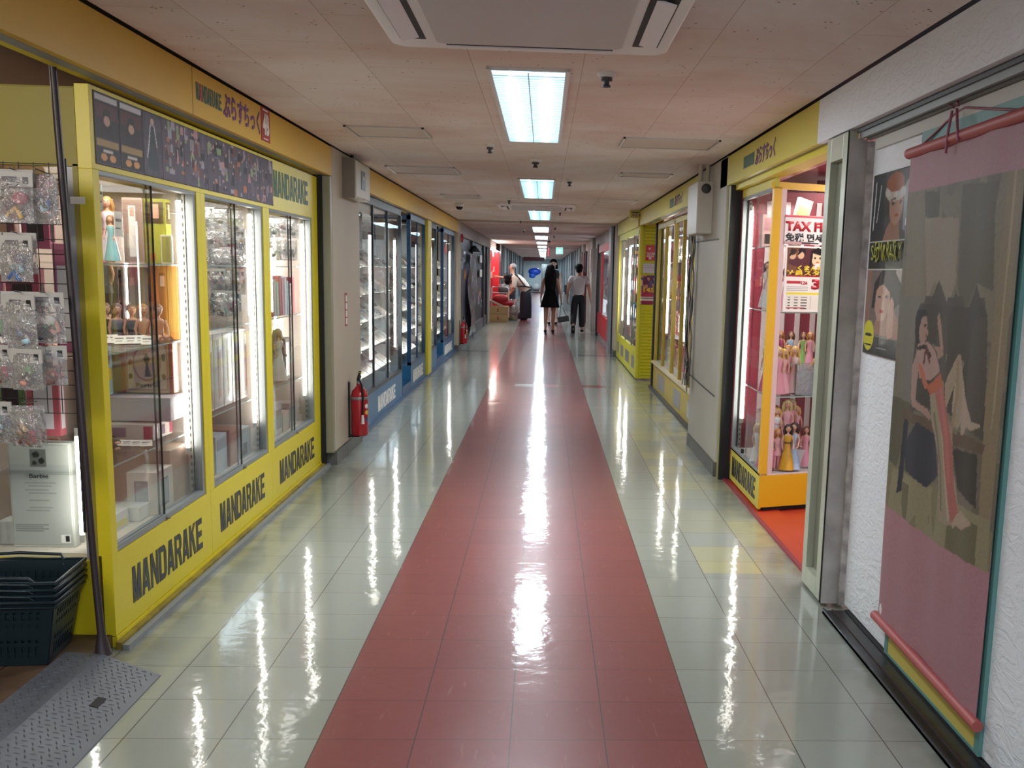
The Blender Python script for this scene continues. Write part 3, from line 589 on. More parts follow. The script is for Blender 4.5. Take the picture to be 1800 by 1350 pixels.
# ================================================================ near left yellow showcases
XF = -1.53; XB = -2.02
WIN = [(3.955, 5.02), (5.145, 6.18), (6.315, 7.46)]
EDG = [(3.90, 5.083), (5.083, 6.248), (6.248, 7.63)]
LBL = ['nearest yellow glass showcase with an open glass side facing the shop entrance', 'middle of the three yellow showcases on the left', 'farthest yellow showcase on the left, beside the pillar']
CASES = []
for i, ((w0, w1), (e0, e1)) in enumerate(zip(WIN, EDG)):
    t = thing('display_case', LBL[i], 'showcase', (-1.75, (e0+e1)/2, 0), 'yellow showcases of the near left shop'); CASES.append(t)
    b = MB(); b.box(XF-.05, XF, e0, w0, .36, 1.785, YEL); b.box(XF-.05, XF, w1, e1, .36, 1.785, YEL); b.box(XF-.05, XF, e0, e1, 1.785, 2.075, YEL)
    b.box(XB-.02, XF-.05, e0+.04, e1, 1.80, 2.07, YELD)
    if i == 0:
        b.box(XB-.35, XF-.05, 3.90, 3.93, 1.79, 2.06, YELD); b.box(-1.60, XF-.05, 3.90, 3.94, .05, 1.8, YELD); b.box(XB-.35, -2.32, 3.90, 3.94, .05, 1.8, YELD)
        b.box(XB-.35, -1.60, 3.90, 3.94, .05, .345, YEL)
        b.box(-1.625, -1.60, 3.905, 3.935, .345, 1.79, mat('grey_side_strip', '84848a', .3))
    b.build('frame', t, bevel=.0015)
    kp = MB().box(XF-.04, XF, e0+.001, e1-.001, .045, .36, YEL).box(XF-.03, XF+.004, e0+.001, e1-.001, .0, .042, YEL).build('kick_panel', t, bevel=.001)
    f0 = (w0+.115, .105); mandarake((XF+.0005, [4.075, 5.215, 6.42][i], .118), LY, LZ, [.865, .855, .985][i], .148, kp, BLACKINK)
    # bottom sliding rail and doors
    MB().box(XF-.04, XF-.004, w0, w1, .362, .385, ALU).box(XF-.04, XF-.004, w0, w1, 1.77, 1.785, ALU).box(XF-.04, XF-.006, w1-.03, w1, .385, 1.77, ALU).build('sliding_rail', t)
    mid = (w0+w1)/2
    for a, c_, dx in ((w0, mid+.01, -.012), (mid-.01, w1, -.026)):
        d = MB().box(XF+dx-.004, XF+dx, a, c_, .385, 1.77, GLASS).build('glass_door', t)
        MB().box(XF+dx-.006, XF+dx+.001, (c_-.004 if dx == -.012 else a-.001), (c_ if dx == -.012 else a+.003), .385, 1.77, BLK).build('door_edge', d)
    MB().tube([(XF-.012, mid+.005, .372), (XF+.012, mid+.005, .372)], .009, STEEL, n=12).build('lock', t)
    MB().box(XB, XF-.045, w0-.02, w1+.02, .33, .362, mat('case_floor', 'd8cfc4', .4)).build('bottom_board', t)
    if i < 3:
        standard(XF-.055, w1-.022, .38, 1.77, t); MB().box(XB, XF-.05, w1+.012, w1+.03, .36, 1.8, mat('case_divider', 'b3a89e', .4)).build('divider', t)
        standard(XB+.03, w1-.008, .38, 1.77, t); standard(XB+.03, w0+.02, .38, 1.77, t)
    glow_tube(XF-.055, w1-.075, [.57, .52, .53][i], 1.77, t, .0095)
    if i == 0: glow_tube(-1.845, 4.98, 1.12, 1.70, t, .007)
    if i == 2: glow_tube(-1.78, 7.40, .8, 1.76, t, .010)
    for z in ([1.452, 1.105, .665] if i == 0 else [1.452, 1.13, .69]): hslab(t, XB+.03, XF-.07, w0+.005, w1-.02, z)
    MB().box(XB-.02, XB, w0-.03, w1+.06, .36, 1.8 if i == 0 else 1.2, mat(['case_back_brown', 'case_back_mirror', 'case_back_mirror'][i], ['9d8a7c', '8a8a86', '8a8a86'][i], [.5, .1, .1][i], [0, .7, .7][i])).build('back_panel', t)
sg = MB().box(-2.32, -1.625, 3.918, 3.923, .345, 1.79, GLASS).build('side_glass', CASES[0])
mandarake((XF+.0005, 6.425, 1.862), LY, LZ, .92, .155, CASES[2], GRN)
MB().box(-1.612, -1.56, 3.8985, 3.8995, 1.66, 1.685, SWH).build('sticker', CASES[0])
struct(MB().box(-1.5, -1.475, 3.88, 7.7, 0, .018, ALU).box(-1.525, -1.503, 3.88, 7.7, 0, .028, mat('dirty_yellow_sill', '9a8628', .5, var=.7, vscale=9, vcol='4a4024')).build('trim_8'))
# strip of posters on the header
def poster_strip():
    ys = [3.93, 4.155, 4.39, 4.60, 4.87, 5.20, 5.53, 5.86, 6.12, 6.415]; rr = random.Random(5)
    pal = ['4a4452', '5a5260', '39353f', '6a6070', '7a6a72', '8d8890', '2b282f', 'a09aa4', '6e4a44', '525a5e']
    for i in range(len(ys)-1):
        a, b_ = ys[i], ys[i+1]; w_ = b_-a; t = thing('poster', '', 'poster', (XF, a, 1.805), 'dark catalogue posters taped along the showcase header')
        if i < 2:
            sh = [('r', .02, .02, .98, .98, '33272b'), ('r', .06, .9, .94, .965, 'c8c4c8'), ('r', .08, .66, .92, .86, '5b3338'), ('e', .5, .62, .17, .12, 'b98a76'), ('p', [(.2, .4), (.3, .62), (.36, .78), (.6, .8), (.72, .6), (.8, .4)], '2c2228'), ('e', .5, .63, .12, .07, 'c39c86'),
                  ('r', .06, .27, .94, .37, 'a58a5a'), ('r', .1, .05, .9, .25, '231d20'), ('e', .33, .12, .13, .05, 'd89a5e'), ('e', .68, .12, .13, .05, 'd89a5e'), ('r', .3, .19, .7, .23, 'c9c2b8')]
            lb = ['leftmost dark film-style poster with a figure above two orange discs', 'second dark poster with a figure and two orange discs'][i]
        elif i == 2:
            sh = [('n', 0, 0, 1, 1, '4b4652', 8, 8, .4), ('p', [(.22, .12), (.2, .3), (.42, .62), (.4, .78), (.62, .78), (.6, .62), (.78, .3), (.74, .1)], '39434a'), ('e', .5, .86, .1, .06, 'c0a595'), ('l', [(.4, .8), (.3, .5), (.2, .3)], .025, 'c8c6ca'), ('l', [(.6, .8), (.72, .5)], .02, 'c8c6ca')]
            lb = 'poster of a long grey-green dress on the header strip'
        else:
            sh = []
            for k in range(34):
                x, y = rr.random()*.9, rr.random()*.86; ww, hh = .04+rr.random()*.2, .05+rr.random()*.2; c = rr.choice(pal if rr.random() < .85 else ['b98a8a', 'b06a4a', '8a9a72'])
                sh.append(('r', x, y, x+ww, y+hh, c) if rr.random() < .5 else ('p', [(x, y), (x+ww*.3, y+hh), (x+ww*.7, y+hh), (x+ww, y)], c))
                if rr.random() < .4: sh.append(('e', x+ww/2, y+hh, .03, .025, 'b59c90'))
            lb = 'catalogue poster of small outfits, %s collage from the left on the header strip' % ORD[i-3]
        t['label'] = lb
        raster('poster_sheet', (XF+.002, a+.001, 1.805), LY, LZ, w_-.002, .255, sh, t, .005, '57505c', m=INK, seed=i, thick=.001)
poster_strip()
for a_, b_ in WIN: area('showcase_fill', (-1.76, (a_+b_)/2, 1.765), .3, b_-a_-.25, 5, (1, .95, .9))  # added fill lights to brighten the goods; the cases have only tubes
# goods in the nearest case
G1 = 'goods in the nearest yellow showcase'
XG = XF-.1
def R_(): return RN.random()
# top shelf z 1.452
carton((-1.955, 4.88, 1.453), (.085, .10, .28), 'c2307e', 'magenta doll box with black window, top shelf of nearest showcase', G1, [(.15, .2, .85, .92, '1d1a22'), (.3, .25, .6, .8, 'd9a88c')])
doll((-1.878, 4.88, 1.453), -1.4, .28, 'b98a4a', 'e8e4e8', 'blonde doll in a long white gown on the top shelf of nearest showcase', G1)
doll((-1.835, 4.80, 1.453), -1.7, .20, '8a5a34', '7fb7ba', 'doll in pale teal gown beside the white gown doll', G1)
carton((-1.775, 4.93, 1.453), (.09, .07, .29), 'b09a8c', 'tall clear-fronted brown box with a pale figure, top shelf', G1, [(.05, .03, .95, .97, '9a7f72'), (.3, .1, .65, .88, 'e6dcd2'), (.38, .72, .58, .86, 'c9a088')])
carton((-1.685, 4.95, 1.453), (.10, .07, .29), 'a8a63a', 'olive green doll box with orange flower and white frame', G1, [(.05, .05, .95, .6, 'b5b344'), (.1, .62, .9, .95, '5b4a2c'), (.4, .7, .7, .92, 'd9a888'), (.3, .05, .48, .16, 'e8602a')])
carton((-1.63, 4.90, 1.453), (.05, .012, .13), 'd9d2b0', 'small white-framed clear stand at right of the top shelf', G1, [(.1, .06, .9, .94, 'a8a25a')], name='photo_frame')
price((-1.62, 4.03, 1.66), 'hanging white price card near the top left of the nearest showcase', tilt=0, w=.07, h=.1); price((-1.61, 4.15, 1.65), 'second hanging price card beside the first in nearest showcase', tilt=0, w=.05, h=.1)
price((-1.66, 4.44, 1.56), 'grey price card hung in the middle of the top shelf', tilt=0, w=.08, h=.1)
# second shelf z 1.105: seated dolls
cl = [('3a3230', '3b4048', 'doll with dark hair in a black suit, leftmost seated on the second shelf'), ('6a4a30', '40443c', 'seated doll in a dark green coat, second on the second shelf'), ('4a3628', '6f8090', 'seated doll in a grey-blue jacket, middle of the second shelf'),
      ('5a4630', '5d6c74', 'seated doll in a slate jacket, fourth on the second shelf'), ('b07a40', SKIN, 'bare seated doll with curly auburn hair on the second shelf'), ('8a5a30', 'd99a6a', 'tan seated doll at the right of the second shelf row')]
for k, (h_, d_, l_) in enumerate(cl): doll((-1.95+.058*k, 4.82+.02*(k % 2), 1.106), -1.0, .30, h_, d_, l_, G1, 'sit', long=(k < 1), gown=False, trim='2f3238' if k < 4 else SKIN)
doll((-1.80, 4.42, 1.106), -2.4, .27, 'c89a60', 'c46a78', 'doll sitting in a coral dress at left of second shelf', G1, 'sit')
doll((-1.93, 4.95, 1.20), -1.5, .30, '2c2422', '30343c', 'tall dark-suited doll standing behind the seated row', G1, gown=False, long=False, trim='26282e')
for k in range(7): price((-1.86+.038*k, 4.62+.03*(k % 3), 1.107), 'white card standing %s from left on the second shelf of the nearest showcase' % ORD[k], rz=-1.3+R_()*.5, tilt=1.0)
g_ = thing('toy_grass', 'small dark green toy grass at the right of the second shelf', 'toy', (-1.66, 4.75, 1.106), G1); b_ = MB()
for q in range(16): b_.tube([(-1.70+.006*q, 4.75+.01*(q % 3), 1.106), (-1.70+.006*q+.003*math.sin(q), 4.75, 1.125+.012*(q % 4))], [.004, .001], PLA, '3f5a2c', 5)
b_.build('blades', g_)
carton((-1.93, 4.99, 1.106), (.10, .05, .33), '6b5e4c', 'dim grey-brown boxed figure behind the seated dolls', G1, [(.1, .05, .9, .95, '4a5348'), (.3, .5, .6, .85, 'c9a080')])
carton((-1.81, 5.00, 1.106), (.12, .05, .33), '857a6c', 'clear-sleeved grey doll box in the back of the second shelf', G1, [(.05, .03, .95, .97, '8f877c'), (.3, .2, .5, .85, 'b0a698'), (.6, .1, .75, .9, '6f6a62')])
carton((-1.68, 5.00, 1.106), (.13, .05, .34), 'c88a3e', 'tall orange-brown doll box at the right of the second shelf', G1, [(.05, .02, .3, .98, 'c9783a'), (.38, .1, .58, .9, '9c6a38'), (.66, .1, .9, .95, 'c69a4e'), (.4, .72, .56, .86, 'd8ae94')])
# third shelf z .665
carton((-1.965, 4.80, .86), (.045, .07, .235), 'b52a66', 'narrow magenta box standing at left on the lilac box', G1)
carton((-1.91, 4.82, .86), (.055, .08, .22), '9cc8d8', 'pale blue box with a yellow flower', G1, [(.05, .03, .95, .97, '8fc4dc'), (.3, .3, .8, .55, 'f0cc40'), (.2, .62, .6, .92, '7a5a3c')])
cb = carton((-1.75, 4.96, .86), (.235, .07, .24), 'c8a090', 'pink and cream striped doll box with an oval portrait frame', G1, [(0, 0, .08, 1, 'b0625a'), (.08, 0, .92, 1, 'dcc6b2'), (.92, 0, 1, 1, 'b0625a')])
raster('oval_print', (-1.845, 4.921, .87), (1, 0, 0), LZ, .19, .22, [('r', 0, 0, 1, 1, 'c49a8e'), ('r', .04, .04, .96, .96, 'dccab6')]+[('r', .2+.05*q, .1, .21+.05*q, .95, 'c9a898') for q in range(13)]+[('e', .5, .58, .34, .38, 'b07870'), ('e', .5, .58, .30, .34, 'dcbcae'), ('p', [(.44, .3), (.48, .55), (.42, .66), (.5, .8), (.58, .66), (.53, .55), (.6, .3)], '4a3c40'), ('e', .1, .3, .05, .06, '5a4a50'), ('e', .1, .6, .05, .06, 'a84a40'), ('e', .9, .3, .05, .06, '8a7a50'), ('e', .9, .7, .05, .08, '5a6a68')], cb, .003, 'dccab6')
text('Portrait', (-1.80, 4.9195, .885), (1, 0, 0), LZ, .11, .02, BLACKINK, cb, bold=0)
carton((-1.785, 4.90, .745), (.36, .22, .108), 'b9aab4', 'long flat lilac-white box lying on the third shelf', G1, [(.01, .04, .99, .96, 'bdb0ba')])
carton((-1.81, 4.84, .667), (.3, .24, .072), 'd2c6bc', 'flat white printed box under the lilac box', G1, [(.1, .2, .25, .8, 'c07a70'), (.4, .2, .6, .8, '8a6c8c'), (.86, .1, .99, .9, 'b02a56')])
for k, (h_, d_, l_) in enumerate((('3c3028', '58605c', 'doll in dark green lying flat on third shelf'), ('a06a3a', 'd98a6a', 'doll in peach lying flat at left of third shelf'))):
    d = doll((-1.70-.08*k, 4.45-.14*k, .69), 0, .27, h_, d_, l_, G1, 'stand', gown=False); d.rotation_euler = (PI/2, 0, -2.4+.25*k)
for k in range(5): price((-1.80+.04*k, 4.58, .667), 'card flat on the third shelf edge, %s from the left' % ORD[k], tilt=1.3, rz=-1.2)
# bottom
carton((-1.79, 4.90, .363), (.36, .24, .25), 'cbb7a2', 'large pale beige carton on the floor of the nearest showcase', G1, [(.01, .02, .99, .98, 'c2aa98')])
carton((-1.66, 4.66, .363), (.13, .2, .19), 'd9d3c6', 'white carton with a grey label at the right bottom of nearest showcase', G1, [(.25, .15, .7, .8, '6f7478'), (.3, .2, .65, .75, '9aa0a2')])
carton((-1.76, 4.30, .363), (.2, .2, .07), 'e4e2da', 'low white carton with yellow strip at bottom left', G1, [(.05, .1, .95, .5, 'd8c84a')])
carton((-1.70, 4.50, .363), (.14, .12, .06), 'dedbd2', 'low white carton in front of the beige carton', G1)
# side bay goods, behind the wire rack
G0 = 'boxes behind the side glass facing the entrance'
c0 = carton((-1.83, 4.04, .363), (.235, .05, .41), 'b9bdb6', 'upright white back panel of a doll box with small print behind the side glass', G0, face='+x')
raster('printed_back', (-1.945, 4.0145, .37), (1, 0, 0), LZ, .225, .395, [('r', 0, .8, 1, 1, 'b2b6ae'), ('r', 0, .0, 1, .8, 'a9ada8'), ('r', .35, .78, .62, .95, '6f726e'), ('e', .45, .9, .06, .03, '33332f'), ('e', .54, .84, .05, .03, '2c2c2a'), ('e', .42, .82, .04, .02, '3a3a36')] + [('r', .25+.05*(k % 2), .62-k*.035, .75-.06*(k % 3), .628-k*.035, '8b8f8a') for k in range(9)] + [('r', .05, .2-.02*k, .6-.1*(k % 2), .206-.02*k, '7c807c') for k in range(4)] + [('r', .8, .03, .96, .11, 'dfe0dc')] + [('r', .81+.016*k, .035, .817+.016*k, .1, '2a2a2a') for k in range(9)], c0, .004, 'b0b4ae', m=INKG)
text('Barbie', (-1.87, 4.012, .635), (1, 0, 0), LZ, .07, .018, BLACKINK, c0, bold=0)
carton((-2.0, 4.10, .363), (.11, .1, .09), 'c9c9c4', 'small white carton beside the doll box back panel', G0)
glow_tube(-1.66, 3.955, .40, .84, CASES[0], .008, 'lit_tube')
side = [(-1.70, 1.12, .07, .4, 'c46a8e'), (-1.80, 1.50, .1, .27, 'c05a7a'), (-1.92, 1.50, .1, .28, '8a4a52'), (-2.05, 1.50, .1, .27, 'a04468'), (-1.85, 1.13, .12, .3, 'b5495c'), (-1.99, 1.13, .12, .28, 'd07a92'), (-1.80, .80, .12, .27, 'c8606c'), (-1.93, .80, .10, .24, '6e8a4c'), (-2.05, .80, .11, .28, 'd08a5c')]
for k, (x, z, w_, h_, c_) in enumerate(side):
    carton((x, 4.03+.02*(k % 2), z), (w_, .05, h_), c_, '%s coloured doll box behind the wire rack, on the side glass shelves' % ['tall pink-edged', 'rose', 'dark maroon', 'plum', 'raspberry', 'light pink', 'coral', 'leafy green', 'orange'][k], G0, [(.2, .1, .8, .8, ['e8dfe4', '3a2228', 'd8a890'][k % 3])])
for z in (1.497, 1.127, .797): hslab(CASES[0], -2.3, -1.63, 3.96, 4.12, z, 'side_shelf')
# fill the middle and far case
G2 = 'goods in the middle yellow showcase'; G3 = 'goods in the farthest yellow showcase'
DK = ['2a2a30', '3c3d44', '22313a', '4a3a3c', '5a5e62', '2e4a4c', '6a2c38', '6b6b58']
k = 0
for z in (1.78, 1.66, 1.56):
    for y in np.arange(5.30, 6.1, .095):
        bag((-1.99+.36*(float(y)-5.3)/.8, 5.95+.16*R_(), z-.02), .075, .11+.03*R_(), 'dark bagged figure, %s in the %s hanging row of the middle showcase' % (ORD[k % 9], ['top', 'second', 'third'][k//9]), G2, 'b9b6b0' if k % 2 else None, [DK[k % 8], DK[(k*3+1) % 8], 'a9a9ac'], rz=.3*(R_()-.5)); k += 1
for z, nm in ((1.42, 'upper'), (1.30, 'lower')):
    for j, y in enumerate(np.arange(5.28, 6.12, .11)):
        bag((-1.99+.36*(float(y)-5.28)/.8, 5.9+.15*R_(), z), .085, .13, 'bagged dark toy, %s in the %s row below the top shelf, middle showcase' % (ORD[j], nm), G2, 'c4c2ba' if j % 3 else None, [DK[(j*5) % 8], DK[(j*3+2) % 8], ['4f8f96', '8a3a4a', '9a9aa0'][j % 3]], rz=.3*(R_()-.5))
pk = thing('figure_stack', 'column of small pink and white figures at left of the middle showcase', 'toy', (-1.68, 5.22, 1.455), G2)
m_ = MB(); zz = 1.455
for q, (r_, c_) in enumerate(((.028, '2a2a30'), (.03, 'd8d2cc'), (.028, 'c0607a'), (.024, 'e8d8d0'), (.028, '9a3a44'), (.022, 'ead2c8'), (.02, 'd6c8c0'))): m_.ball((-1.68, 5.22, zz+r_), (r_, r_, r_), PLA, c_, 10, 7); zz += r_*1.7
m_.build('figures', pk)
for j, y in enumerate(np.arange(5.27, 6.1, .165)):
    carton((-1.72, float(y)+.06, .692), (.14, .155, .40), 'cfc9c6', 'shrink-wrapped white box with silvery glare, %s in the middle showcase' % ORD[j], G2, [(.04, .03, .96, .97, 'bfb8b8'), (.15, .1, .35, .9, 'e9e6e4'), (.5, .15, .8, .75, 'b98a90'), (.55, .78, .9, .92, 'e8e8e8')], window=True, name='wrapped_box')
for j, (y, s, c_, l_) in enumerate(((5.30, .17, 'b8a08c', 'tan box with a small orange flower at the bottom of the middle showcase'), (5.52, .2, 'b9c3cc', 'pale blue grey box at the bottom of the middle showcase'), (5.76, .2, '9a6a58', 'brick-patterned box at the bottom of the middle showcase'), (5.98, .17, '8a9698', 'grey box with dark text at the bottom of the middle showcase'))):
    carton((-1.72, y+.05, .363), (.2, .19, s), c_, l_, G2, [(.1, .1, .6, .5, ['e0602a', 'd8dfe4', 'c49a84', '2e3438'][j]), (.1, .6, .9, .9, ['c7b09c', 'a4b2c0', 'b07a66', 'aab4b6'][j])])
carton((-1.60, 5.19, .363), (.05, .07, .14), 'd9623a', 'small orange card standing at the lower left of the middle showcase', G2, [(.2, .2, .8, .8, 'e6884c')])
k = 0
for z in (1.78, 1.63):
    for j, y in enumerate(np.arange(6.42, 7.35, .13)):
        bag((-1.99+.36*(float(y)-6.42)/.9, 7.2+.12*R_(), z), .085, .14, 'bagged pale toy, %s in the %s row of the farthest yellow showcase' % (ORD[j], 'upper' if z > 1.7 else 'lower'), G3, None, [['d8d2cc', '8a9a90', 'b5b0a8', '55605a'][j % 4], DK[j % 8], 'cfd6c4'], rz=.3*(R_()-.5))
pal = ['c4506a', 'd88a98', 'cfd8e2', '9fb9d0', 'e4e0da', 'b02c44', 'd6d0c8', 'a8c0d4']
for j, y in enumerate(np.arange(6.38, 7.3, .07)):
    carton((-1.70, float(y)+.03, 1.132), (.13, .055, .2+.06*R_()), pal[j % 8], 'slim %s box, %s from left on the farthest yellow showcase\'s second shelf' % (['rose', 'pink', 'pale blue', 'sky blue', 'white', 'crimson', 'cream', 'powder blue'][j % 8], ORD[j]), G3)
carton((-1.72, 6.60, .692), (.16, .3, .14), '5c5e2e', 'olive green box with white scribble in farthest showcase', G3, [(.1, .55, .9, .75, 'd8d6c4')]); carton((-1.72, 6.60, .833), (.12, .22, .1), '4a3c34', 'dark brown box on top of the olive box', G3)
d = doll((-1.66, 6.98, .692), -.6, .34, 'd8c490', 'e6dccb', 'straw-hatted pale doll on the third shelf of the farthest showcase', G3)
carton((-1.72, 7.22, .692), (.14, .18, .28), '7a6a5a', 'brown box at right on the third shelf of farthest showcase', G3, [(.1, .1, .9, .9, '8f8070')])
for j in range(5): carton((-1.73, 6.45+j*.19, .363), (.2, .17, .13+.04*(j % 3)), ['cfc6bc', 'b59a94', 'b9c0c2', 'c7a69a', '9c9088'][j], 'low carton %s from the left at the bottom of the farthest showcase' % ORD[j], G3, [(.1, .2, .9, .8, ['b08a80', 'd9d2c8', '8f989c', 'e0d4ca', '7a6f68'][j])])
# dark shelving of the shop seen through the cases
t = thing('shop_shelving', 'dark shelving crowded with small goods inside the left shop, seen through the showcases', 'shelf', (-2.9, 6, 0))
b = MB()
for z in np.arange(.3, 2.0, .27): b.box(-3.1, -2.8, 4.6, 8.4, float(z), float(z)+.015, mat('dark_shelf', '3a3634', .5))
for y in (4.6, 5.85, 7.1, 8.38): b.box(-3.1, -2.8, y, y+.02, .1, 2.1, mat('dark_shelf', '3a3634', .5))
b.build('shelf_frame', t)
b = MB()
for z in np.arange(.315, 1.9, .27):
    y = 4.64
    while y < 8.3:
        w_ = .04+.07*R_(); h_ = .1+.13*R_(); b.box(-3.0, -2.82, y, y+w_, float(z), float(z)+h_, INK, RN.choice(DK+['c9c6be', '9a4a4a', '7a8a9a', 'b9a66a', 'd8d4cc', '556a8a'])); y += w_+.006
o = b.build('small_goods', t); o['kind'] = 'stuff'
# ================================================================ entrance corner, lower left
# leaning dark pole
t = thing('support_pole', 'dark brown painted pole standing before the yellow showcase side', 'pole', (-1.495, 3.72, .05))
MB().tube([(-1.497, 3.70, .05), (-1.497, 3.70, .06), (-1.50, 3.70, .13), (-1.513, 3.70, .4), (-1.559, 3.70, 2.10)], [.032, .028, .014, .012, .012], mat('dark_brown_pole', '2f2528', .4), n=12).build('pole', t)
# wire rack with bags
WIRE = mat('black_wire', '141216', .35)
t = thing('wire_rack', 'black wire grid rack hung with bagged toys at the left edge', 'rack', (-1.85, 3.72, .9))
b = MB(); xs = np.arange(-2.25, -1.545, .05); zs = np.arange(.93, 1.80, .05)
for x in xs: b.tube([(float(x), 3.72, .93), (float(x), 3.72, 1.785)], .0017, WIRE, n=5)
for z in zs: b.tube([(-2.25, 3.717, float(z)), (-1.55, 3.717, float(z))], .0017, WIRE, n=5)
b.build('wire_grid', t)
MB().tube([(-1.546, 3.72, .5), (-1.546, 3.72, 1.80)], .006, WIRE).tube([(-2.25, 3.72, .5), (-2.25, 3.72, 1.8)], .006, WIRE).build('side_bar', t)
rows = [(1.735, .15), (1.53, .12), (1.335, .15), (1.155, .12), (.96, .12)]; toys = ['c9bfb8', '8a6a64', 'dcd6d0', '5a4a6a', 'b04a5a', '6a9a6a', '4a6aa0', 'd9b06a', 'e0a090', 'a8d0e0', '6e4a3a', '2c2c34']
hk = MB(); r = 0
for ri, (z, h) in enumerate(rows):
    for ci, x in enumerate((-2.02, -1.90, -1.785, -1.675, -1.60)):
        if ci == 4 and ri in (1, 4): continue
        xx = x+.02*(R_()-.5)
        hk.tube([(xx, 3.715, z+.01), (xx, 3.60, z+.02)], .0022, WIRE, n=5)
        for dep in range(2 if ci in (1, 3) else 1):
            bag((xx+.01*dep, 3.64-.035*dep, z+.006-.01*dep), .115, h+.02*R_(), '%s bag, %s from left in the %s row of the wire rack%s' % (['clear', 'crinkled clear', 'glossy clear'][(ri+ci) % 3], ORD[ci], ['top', 'second', 'third', 'fourth', 'bottom'][ri], ', in front' if dep else ''), 'bagged toys on the wire rack',
                'b3b0ab' if (ri+ci) % 3 != 1 or ri in (1, 3) else None, [toys[(r*5+q*3) % 12] for q in range(4)], rz=(R_()-.5)*.5, rx=(R_()-.5)*.15); r += 1
hk.build('hook', t)
# shopping baskets
BK = mat('dark_green_basket', '081e27', .35)
def basket(z, label, full=True):
    t = thing('shopping_basket', label, 'basket', (-1.83, 3.69, z), 'stacked dark green shopping baskets', .1)
    L, W, H = .44, .30, .24; b = MB()
    def rim(k, z_): return [(-L/2*k, -W/2*k, z_), (L/2*k, -W/2*k, z_), (L/2*k, W/2*k, z_), (-L/2*k, W/2*k, z_)]
    bot = rim(.8, 0); top = rim(1.0, H)
    def wall(A, B, C, D, n, m_):     # A,B bottom; C,D top ; punched slots
        A, B, C, D = map(Vector, (A, B, C, D))
        def P(u, v): return A.lerp(B, u).lerp(D.lerp(C, u), v)
        nn = (B-A).cross(D-A).normalized()*.003
        rowsv = [0, .12, .30, .36, .42, .60, .66, .72, .84, 1]
        us = [i/(2*n+1) for i in range(2*n+2)]
        for j in range(len(rowsv)-1):
            for i in range(2*n+1):
                if j % 2 == 1 and i % 2 == 1 and 1 < i < 2*n-1 and j < 8: continue
                q = [P(us[i], rowsv[j]), P(us[i+1], rowsv[j]), P(us[i+1], rowsv[j+1]), P(us[i], rowsv[j+1])]
                b.add([*q, *[k+nn for k in q]], [(0, 1, 2, 3), (7, 6, 5, 4), (0, 4, 5, 1), (1, 5, 6, 2), (2, 6, 7, 3), (3, 7, 4, 0)], BK)
    wall(bot[0], bot[1], top[1], top[0], 16, 0); wall(bot[1], bot[2], top[2], top[1], 11, 0); wall(bot[2], bot[3], top[3], top[2], 16, 0); wall(bot[3], bot[0], top[0], top[3], 11, 0)
    b.box(-L*.4, L*.4, -W*.4, W*.4, 0, .004, BK); b.build('body', t, world=False)
    e = MB(); R = rim(1.05, H)
    e.tube([*R, R[0]], .008, BK, n=6); R2 = rim(1.03, H-.02); e.tube([*R2, R2[0]], .005, BK, n=6); e.build('rim', t, world=False)
    for s_ in (-1, 1): MB().tube([(-L*.36, s_*W*.5, H+.002), (-L*.33, s_*W*.53, H+.02), (0, s_*W*.55, H+.026), (L*.33, s_*W*.53, H+.02), (L*.36, s_*W*.5, H+.002)], .006, BK, n=6).build('handle', t, world=False)
    return t
for k in range(4): basket(.052+.022*k, ['bottom shopping basket of the dark green stack', 'second basket up in the dark green stack', 'third basket up in the dark green stack', 'topmost open dark green shopping basket by the yellow showcase'][k])
# diamond plate ramp
STL = mat('diamond_plate', '6c7079', .42, metal=.5, var=.3, vscale=7, vcol='50545c')
t = thing('threshold_ramp', 'grey diamond plate ramp leading up to the wooden shop floor', 'ramp', (-1.42, 3.0, 0))
a = (Vector((-1.62, 3.675, .066)), Vector((-1.49, 3.675, .060)), Vector((-1.265, 3.62, .004))); dlt = Vector((0, -1.7, 0))
b = MB()
for p, q in ((a[0], a[1]), (a[1], a[2])):
    n_ = (q-p).cross(dlt).normalized(); n_ = n_ if n_.z > 0 else -n_
    c_, d_ = q+dlt, p+dlt
    b.add([p, q, c_, d_, p-n_*.004, q-n_*.004, c_-n_*.004, d_-n_*.004], [(0, 1, 2, 3), (7, 6, 5, 4), (0, 4, 5, 1), (1, 5, 6, 2), (2, 6, 7, 3), (3, 7, 4, 0)], STL)
b.build('plate', t)
b = MB()
for p, q, w_ in ((a[0], a[1], .13), (a[1], a[2], .232)):
    ux = (q-p).normalized(); uy = Vector((0, -1, 0)); n_ = ux.cross(uy).normalized(); n_ = n_ if n_.z > 0 else -n_
    i = 0; yy = .02
    while yy < 1.68:
        x = .012+(.014 if i % 2 else 0); j = 0
        while x < w_-.01:
            ang = .95 if (i+j) % 2 else -.35
            cc = p+ux*x+uy*yy; dr = ux*math.cos(ang)+uy*math.sin(ang); pr_ = dr.cross(n_)
            L_ = .0125; W_ = .0028
            b.add([cc-dr*L_, cc+pr_*W_, cc+dr*L_, cc-pr_*W_, cc+n_*.0022+dr*L_*.3, cc+n_*.0022-dr*L_*.3], [(0, 1, 5), (1, 4, 5), (1, 2, 4), (2, 3, 4), (3, 5, 4), (3, 0, 5)], mat('tread_steel', '4c5058', .5, metal=.4))
            x += .028; j += 1
        yy += .024; i += 1
b.build('raised_tread', t); MB().obox((-1.36, 3.32, .0295), (.028, .07, .002), (0, .235, 0), BLK).build('slot', t)
